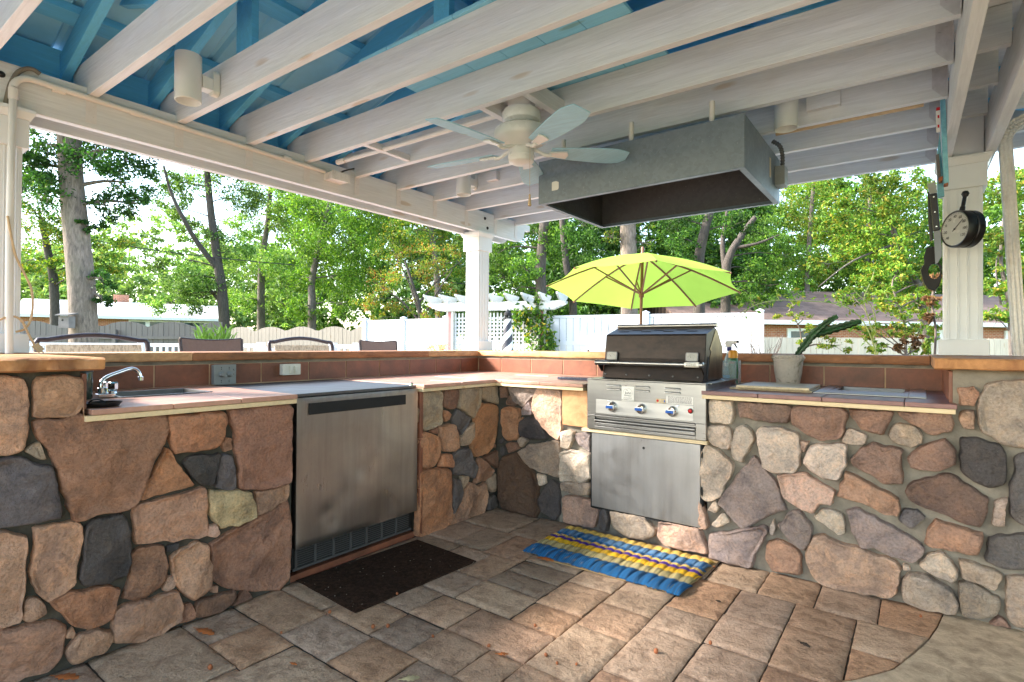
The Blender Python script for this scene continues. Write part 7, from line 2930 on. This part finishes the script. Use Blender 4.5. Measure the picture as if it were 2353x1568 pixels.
tree('dark trunked woodland tree between the oak and the umbrella', 19.0, [(1318, 745), (1316, 690), (1300, 600), (1290, 480)], .16, .10,
     [(1330, 570, 55), (1380, 610, 45), (1310, 640, 45), (1350, 520, 50), (1290, 690, 34)], .17, G_DARK + G_MID, .85, 'bark_dark', seed=10)
tree('thick pale grey trunk with few leaves rising behind the umbrella top', 14.5, [(1446, 760), (1446, 660), (1444, 560), (1440, 450), (1438, 380)], .23, .20,
     [(1400, 545, 26), (1485, 560, 30), (1480, 500, 40), (1395, 500, 34)], .12, G_YEL + G_DARK, .6, 'bark_light', seed=11)
tree('leaning dark trunk behind the right half of the umbrella', 16.5, [(1608, 745), (1606, 660), (1607, 590), (1622, 520), (1640, 450)], .20, .12,
     [(1555, 545, 48), (1625, 500, 50), (1570, 600, 34), (1690, 520, 45), (1540, 500, 40)], .15, G_DARK + G_MID, .75, 'bark_dark', seed=12)
tree('forked tree whose dark limbs spread right under the vent hood', 18.0, [(1668, 740), (1668, 650), (1676, 590), (1705, 540), (1735, 500)], .19, .08,
     [(1760, 540, 55), (1720, 620, 46), (1815, 590, 50), (1775, 660, 46), (1690, 680, 36), (1745, 690, 36), (1820, 660, 44)], .15, G_MID + G_BRT, .7, 'bark_dark',
     limbs=[(.10, (1668, 640, 0), (1660, 560, .3), (1668, 500, .4), (1680, 430, .4)), (.07, (1690, 570, 0), (1740, 560, -.3), (1790, 540, -.4))], seed=13)
tree('slender woodland tree behind the brown shingle roof', 30.0, [(1855, 720), (1855, 640), (1862, 520), (1870, 420)], .16, .09,
     [(1860, 520, 70), (1910, 600, 55), (1810, 610, 45), (1870, 640, 40), (1950, 540, 55), (1850, 450, 60)], .24, G_BRT + G_YEL, .9, 'bark_mid', seed=14)
tree('another woodland tree with thin trunk left of the right post', 31.0, [(1990, 720), (1990, 640), (1996, 520), (2000, 420)], .15, .09,
     [(2000, 520, 70), (2060, 560, 60), (1990, 610, 50), (2090, 480, 55), (2080, 640, 50)], .24, G_BRT + G_MID, .9, 'bark_mid', seed=15)
# right side, closer
tree('near leafy tree with drooping sunlit yellow-green branches left of the right post', 8.0, [(2140, 800), (2120, 700), (2080, 600), (2040, 500)], .06, .03,
     [(1925, 480, 42), (1985, 520, 52), (2060, 470, 52), (2020, 430, 50), (1950, 570, 44), (2045, 580, 50), (2115, 530, 40), (1900, 540, 30), (2100, 620, 36), (1980, 630, 34), (2095, 430, 45), (1880, 610, 26), (2010, 650, 44), (2075, 690, 46), (2120, 650, 36), (1960, 680, 34)], .085, G_YEL + G_BRT, 1.25, 'bark_mid', limbs=[(.02, (2060, 560, 0), (1960, 600, -.2), (1880, 660, -.3)), (.018, (2080, 610, 0), (2010, 660, 0), (1960, 700, 0))], seed=16)
tree('leafy sapling right of the downspout at the frame edge', 6.6, [(2330, 820), (2320, 720), (2300, 600), (2310, 480)], .03, .015,
     [(2290, 440, 45), (2335, 510, 45), (2285, 560, 34), (2330, 610, 40), (2285, 660, 34), (2330, 700, 36), (2290, 730, 30), (2340, 420, 50)], .075, G_YEL + G_BRT, 1.2, 'bark_mid', limbs=[(.012, (2300, 700, 0), (2290, 600, 0), (2340, 500, 0))], seed=17)
tree('sunlit large-leaved shrub behind the right counter by the right post', 5.6, [(2085, 840), (2080, 780), (2070, 720), (2050, 660)], .018, .008,
     [(2040, 690, 36), (2105, 690, 40), (1990, 745, 30), (2075, 750, 38), (2140, 740, 34), (2010, 790, 26), (2120, 790, 30), (2060, 630, 28), (2130, 650, 30)], .07, G_YEL + G_BRT + G_YEL, 1.0, 'bark_light', name='shrub', cat='shrub', group='shrubs behind the bar',
     limbs=[(.008, (2085, 810, 0), (2010, 740, 0), (1960, 680, .1)), (.008, (2090, 810, 0), (2130, 720, 0), (2160, 640, 0)), (.007, (2080, 810, 0), (2020, 770, -.1), (1970, 760, -.1))], seed=18)
tree('low reddish-tinged shrub between the cactus and the brick house', 5.8, [(1840, 850), (1842, 800), (1830, 740), (1810, 715)], .010, .004,
     [(1800, 725, 20), (1845, 735, 20), (1870, 760, 22), (1890, 790, 24), (1930, 795, 24), (1850, 790, 18), (1825, 700, 14)], .045, G_FALL[:2] + G_YEL, .6, 'bark_light', name='shrub', cat='shrub', group='shrubs behind the bar', seed=19)

# an arching cane with sparse leaves
d = 5.0
CN_ = thing('rose_cane', 'long pale arching cane with few leaves in front of the brown shingle roof', 'plant', (at(2030, 830, d).x, at(2030, 830, d).y, -.05))
mb = MB()
b_ = at(2030, 830, d)
canes = [[(2012, 805), (1990, 750), (1960, 715), (1915, 697), (1850, 692), (1790, 690), (1745, 698), (1715, 712), (1690, 728)],
         [(2016, 805), (1998, 740), (1985, 690), (2000, 650), (2010, 620)], [(2010, 805), (1975, 770), (1945, 755), (1900, 740)],
         [(2005, 790), (2012, 740), (2000, 700), (1975, 680), (1955, 660)], [(1850, 692), (1835, 675), (1815, 668)], [(1790, 690), (1785, 672), (1790, 655)], [(1745, 698), (1728, 692), (1722, 680)]]
lc = []
for k, cn in enumerate(canes):
    Q = smooth_path([at(x, y, d + .1 * math.sin(k)) for x, y in cn], 5)
    if k < 4:
        Q = [Vector((b_.x, b_.y, -.05))] + Q if k < 3 else Q
    r_ = .007 if k < 4 else .003
    mb.tube(Q, [r_ * (1 - .6 * i / (len(Q) - 1)) for i in range(len(Q))], 6)
    for p in Q[2::2]:
        for _ in range(2):
            lc.append(np.array(p) + rngn.normal(size=3) * .035)
mb.build('stem', simple('pale_cane', lin(168, 172, 96), .6, 0, .15, 10, .1), CN_, smooth=50)
mb = MB()
leaves(mb, lc, .055, G_YEL + G_BRT)
mb.build('leaves', M['leaf'], CN_)
# dry brown leaf mass by the right post
d = 5.3
DV = thing('dry_vine', 'clump of dried brown vine leaves hanging beside the right post', 'plant', (at(2145, 830, d).x, at(2145, 830, d).y, -.05))
mb = MB()
mb.tube(smooth_path([at(2146, 840, d), at(2150, 760, d), at(2142, 700, d), at(2148, 640, d)], 5), .010, 8)
mb.build('stem', M['bark_light'], DV, smooth=50)
mb = MB()
for x, y, r_ in ((2142, 690, 16), (2150, 640, 14), (2140, 730, 14), (2060, 790, 22), (2110, 785, 22)):
    c = at(x, y, d)
    leaves(mb, clump_points(c, r_ * d / FOC, 60), .06, [lin(120, 84, 56), lin(96, 70, 48), lin(140, 104, 72)])
mb.build('leaves', M['leaf'], DV)

# vine on the arbor
VN = thing('climbing_vine', 'green vine with yellowing leaves climbing the right end of the arbor', 'vine', (AB.x, AB.y, -.05))
mb = MB()
lc = []
vd = 12.1
for path in ([(1462, 845), (1440, 760), (1452, 680), (1430, 600), (1440, 520), (1425, 490)], [(1490, 845), (1500, 760), (1480, 680), (1490, 600)], [(1400, 840), (1370, 760), (1390, 690), (1360, 640), (1300, 620), (1270, 600)],
             [(1430, 600), (1380, 590), (1330, 600), (1290, 640), (1310, 690)], [(1500, 845), (1515, 790), (1510, 740)]):
    Q = smooth_path([at(*C5(x, y), vd) for x, y in path], 6)
    mb.tube(Q, .010, 5)
    for p in Q:
        for _ in range(7):
            lc.append(np.array(p) + rngn.normal(size=3) * .07)
mb.build('stem', M['bark_mid'], VN, smooth=50)
mb = MB()
leaves(mb, lc, .115, G_MID + G_BRT + [lin(200, 180, 60)])
mb.build('leaves', M['leaf'], VN)

# strappy ornamental grass and the pink flower clump
d = 12.8
OGm = thing('ornamental_grass', 'clump of long arching green grass blades in front of the grey fence end', 'plant', (at(490, 790, d).x, at(490, 790, d).y, -.1))
mb = MB()
rg = random.Random(4)
for k in range(70):
    bx = rg.uniform(455, 525)
    b0_ = at(bx, 800, d + rg.uniform(-.2, .2))
    tip = at(bx + rg.uniform(-38, 38), rg.uniform(738, 775), d + rg.uniform(-.3, .3))
    m_ = b0_.lerp(tip, .6) + Vector((0, 0, .12))
    w = Vector((.78, .6, 0)) * .018
    o_ = len(mb.v)
    mb.add([b0_ - w, b0_ + w, m_ + w, m_ - w, tip], [(0, 1, 2, 3), (3, 2, 4)], dark(lin(96, 128, 52), rg.uniform(.7, 1.25)))
mb.build('blades', M['leaf'], OGm)
d = 9.0
FLw = thing('flower_clump', 'airy clump of small faded pink flower heads left of the arbor', 'plant', (at(*C5(750, 850), d).x, at(*C5(750, 850), d).y, -.1))
mb, mf = MB(), MB()
for k in range(26):
    x, y = rg.uniform(690, 815), rg.uniform(798, 842)
    p = at(*C5(x, y), d + rg.uniform(-.2, .2))
    q = at(*C5(750 + (x - 750) * .3, 880), d)
    mb.tube([q, q.lerp(p, .6) + Vector((0, 0, .03)), p], .003, 5, True, lin(150, 150, 90))
    leaves(mf, np.array(p) + rngn.normal(size=(14, 3)) * .022, .035, [lin(214, 160, 140), lin(224, 190, 160), lin(196, 130, 110)])
mb.build('stems', M['leaf'], FLw)
mf.build('blooms', M['leaf'], FLw)
d = 9.2
TW = thing('twig_bush', 'thin leafless twigs in front of the white fence behind the spray bottle', 'plant', (at(1770, 830, d).x, at(1770, 830, d).y, -.1))
mb = MB()
for k in range(34):
    x = rg.uniform(1705, 1800)
    p = at(x, rg.uniform(762, 800), d + rg.uniform(-.3, .3))
    q = at(1755 + (x - 1755) * .5, 830, d)
    mb.tube([q, q.lerp(p, .5) + Vector((rg.uniform(-.05, .05), 0, .04)), p], [.005, .004, .002], 5)
mb.build('twigs', M['bark_mid'], TW)

# birdhouse on the oak
d = 10.6
bc = at(*C4(450, 642), d)
BH = thing('birdhouse', 'small grey birdhouse mounted on the left of the pale oak trunk', 'birdhouse', (bc.x, bc.y, bc.z - .12))
br = RGT.copy()
br.z = 0
br.normalize()
bf = Vector((FWD.x, FWD.y, 0)).normalized()
mb = MB()
q = [bc - br * .10 - bf * .08, bc + br * .10 - bf * .08, bc + br * .10 + bf * .08, bc - br * .10 + bf * .08]
mb.hexa([p + Vector((0, 0, -.15)) for p in q] + [p + Vector((0, 0, .08)) for p in q])
mb.build('box', M['bird_wood'], BH)
mb = MB()
q = [bc - br * .13 - bf * .13, bc + br * .13 - bf * .13, bc + br * .13 + bf * .10, bc - br * .13 + bf * .10]
mb.hexa([q[0] + Vector((0, 0, .082)), q[1] + Vector((0, 0, .082)), q[2] + Vector((0, 0, .13)), q[3] + Vector((0, 0, .13)), q[0] + Vector((0, 0, .105)), q[1] + Vector((0, 0, .105)), q[2] + Vector((0, 0, .153)), q[3] + Vector((0, 0, .153))])
mb.build('roof', M['fence_grey'], BH)
mb = MB().lathe([(.022, 0), (0, .001)], bc - bf * .081 - br * .02, -bf, 16)
mb.build('entrance_hole', M['black_matte'], BH)

# overhead cables
for (a, b), d0, d1, lab, r_ in ((((-60, 500), (720, 613)), 20, 22, 'thick black overhead cable crossing left behind the trees', .018), (((330, 372), (860, 490)), 24, 24, 'thin upper overhead wire just below the left beam', .010)):
    p, q = at(*a, d0), at(*b, d1)
    P = [p.lerp(q, k / 12) + Vector((0, 0, -.25 * math.sin(PI * k / 12))) for k in range(13)]
    u = (q - p)
    P = [p - u * .6 + Vector((0, 0, .3))] + P + [q + u * .8 + Vector((0, 0, .3))]
    tag(MB().tube(P, r_, 6).build('overhead_cable', M['black']), lab, 'cable', 'overhead cables')

# woods far behind everything
rngw = np.random.default_rng(5)
mb = MB()


def wood_band(x0, x1, ytop, ybot, d0, d1, leaf, n, cols):
    k = 0
    for i in range(n):
        x = rngw.uniform(x0, x1)
        dd = rngw.uniform(d0, d1)
        yt = ytop(x)
        y = yt + (ybot - yt) * rngw.uniform(0, 1) ** .8
        r = rngw.uniform(22, 48) * dd / FOC
        c = at(x, y, dd)
        c.z = max(c.z, .3)
        leaves(mb, clump_points(c, r, 110, rngw, 9), leaf * .85, cols, rng=rngw)


prof_l = lambda x: 535 + 30 * math.sin(x * .013) + 22 * math.sin(x * .041)
prof_r = lambda x: 430 + 40 * math.sin(x * .012 + 1) + 26 * math.sin(x * .037)
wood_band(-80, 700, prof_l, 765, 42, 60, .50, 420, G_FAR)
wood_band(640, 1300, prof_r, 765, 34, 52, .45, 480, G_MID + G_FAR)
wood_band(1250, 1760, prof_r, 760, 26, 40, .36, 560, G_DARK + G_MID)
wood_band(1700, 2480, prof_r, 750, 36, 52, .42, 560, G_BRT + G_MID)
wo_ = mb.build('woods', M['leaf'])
wo_['kind'] = 'stuff'
wo_['label'] = 'distant green woods behind the fences and houses'
wo_['category'] = 'woods'
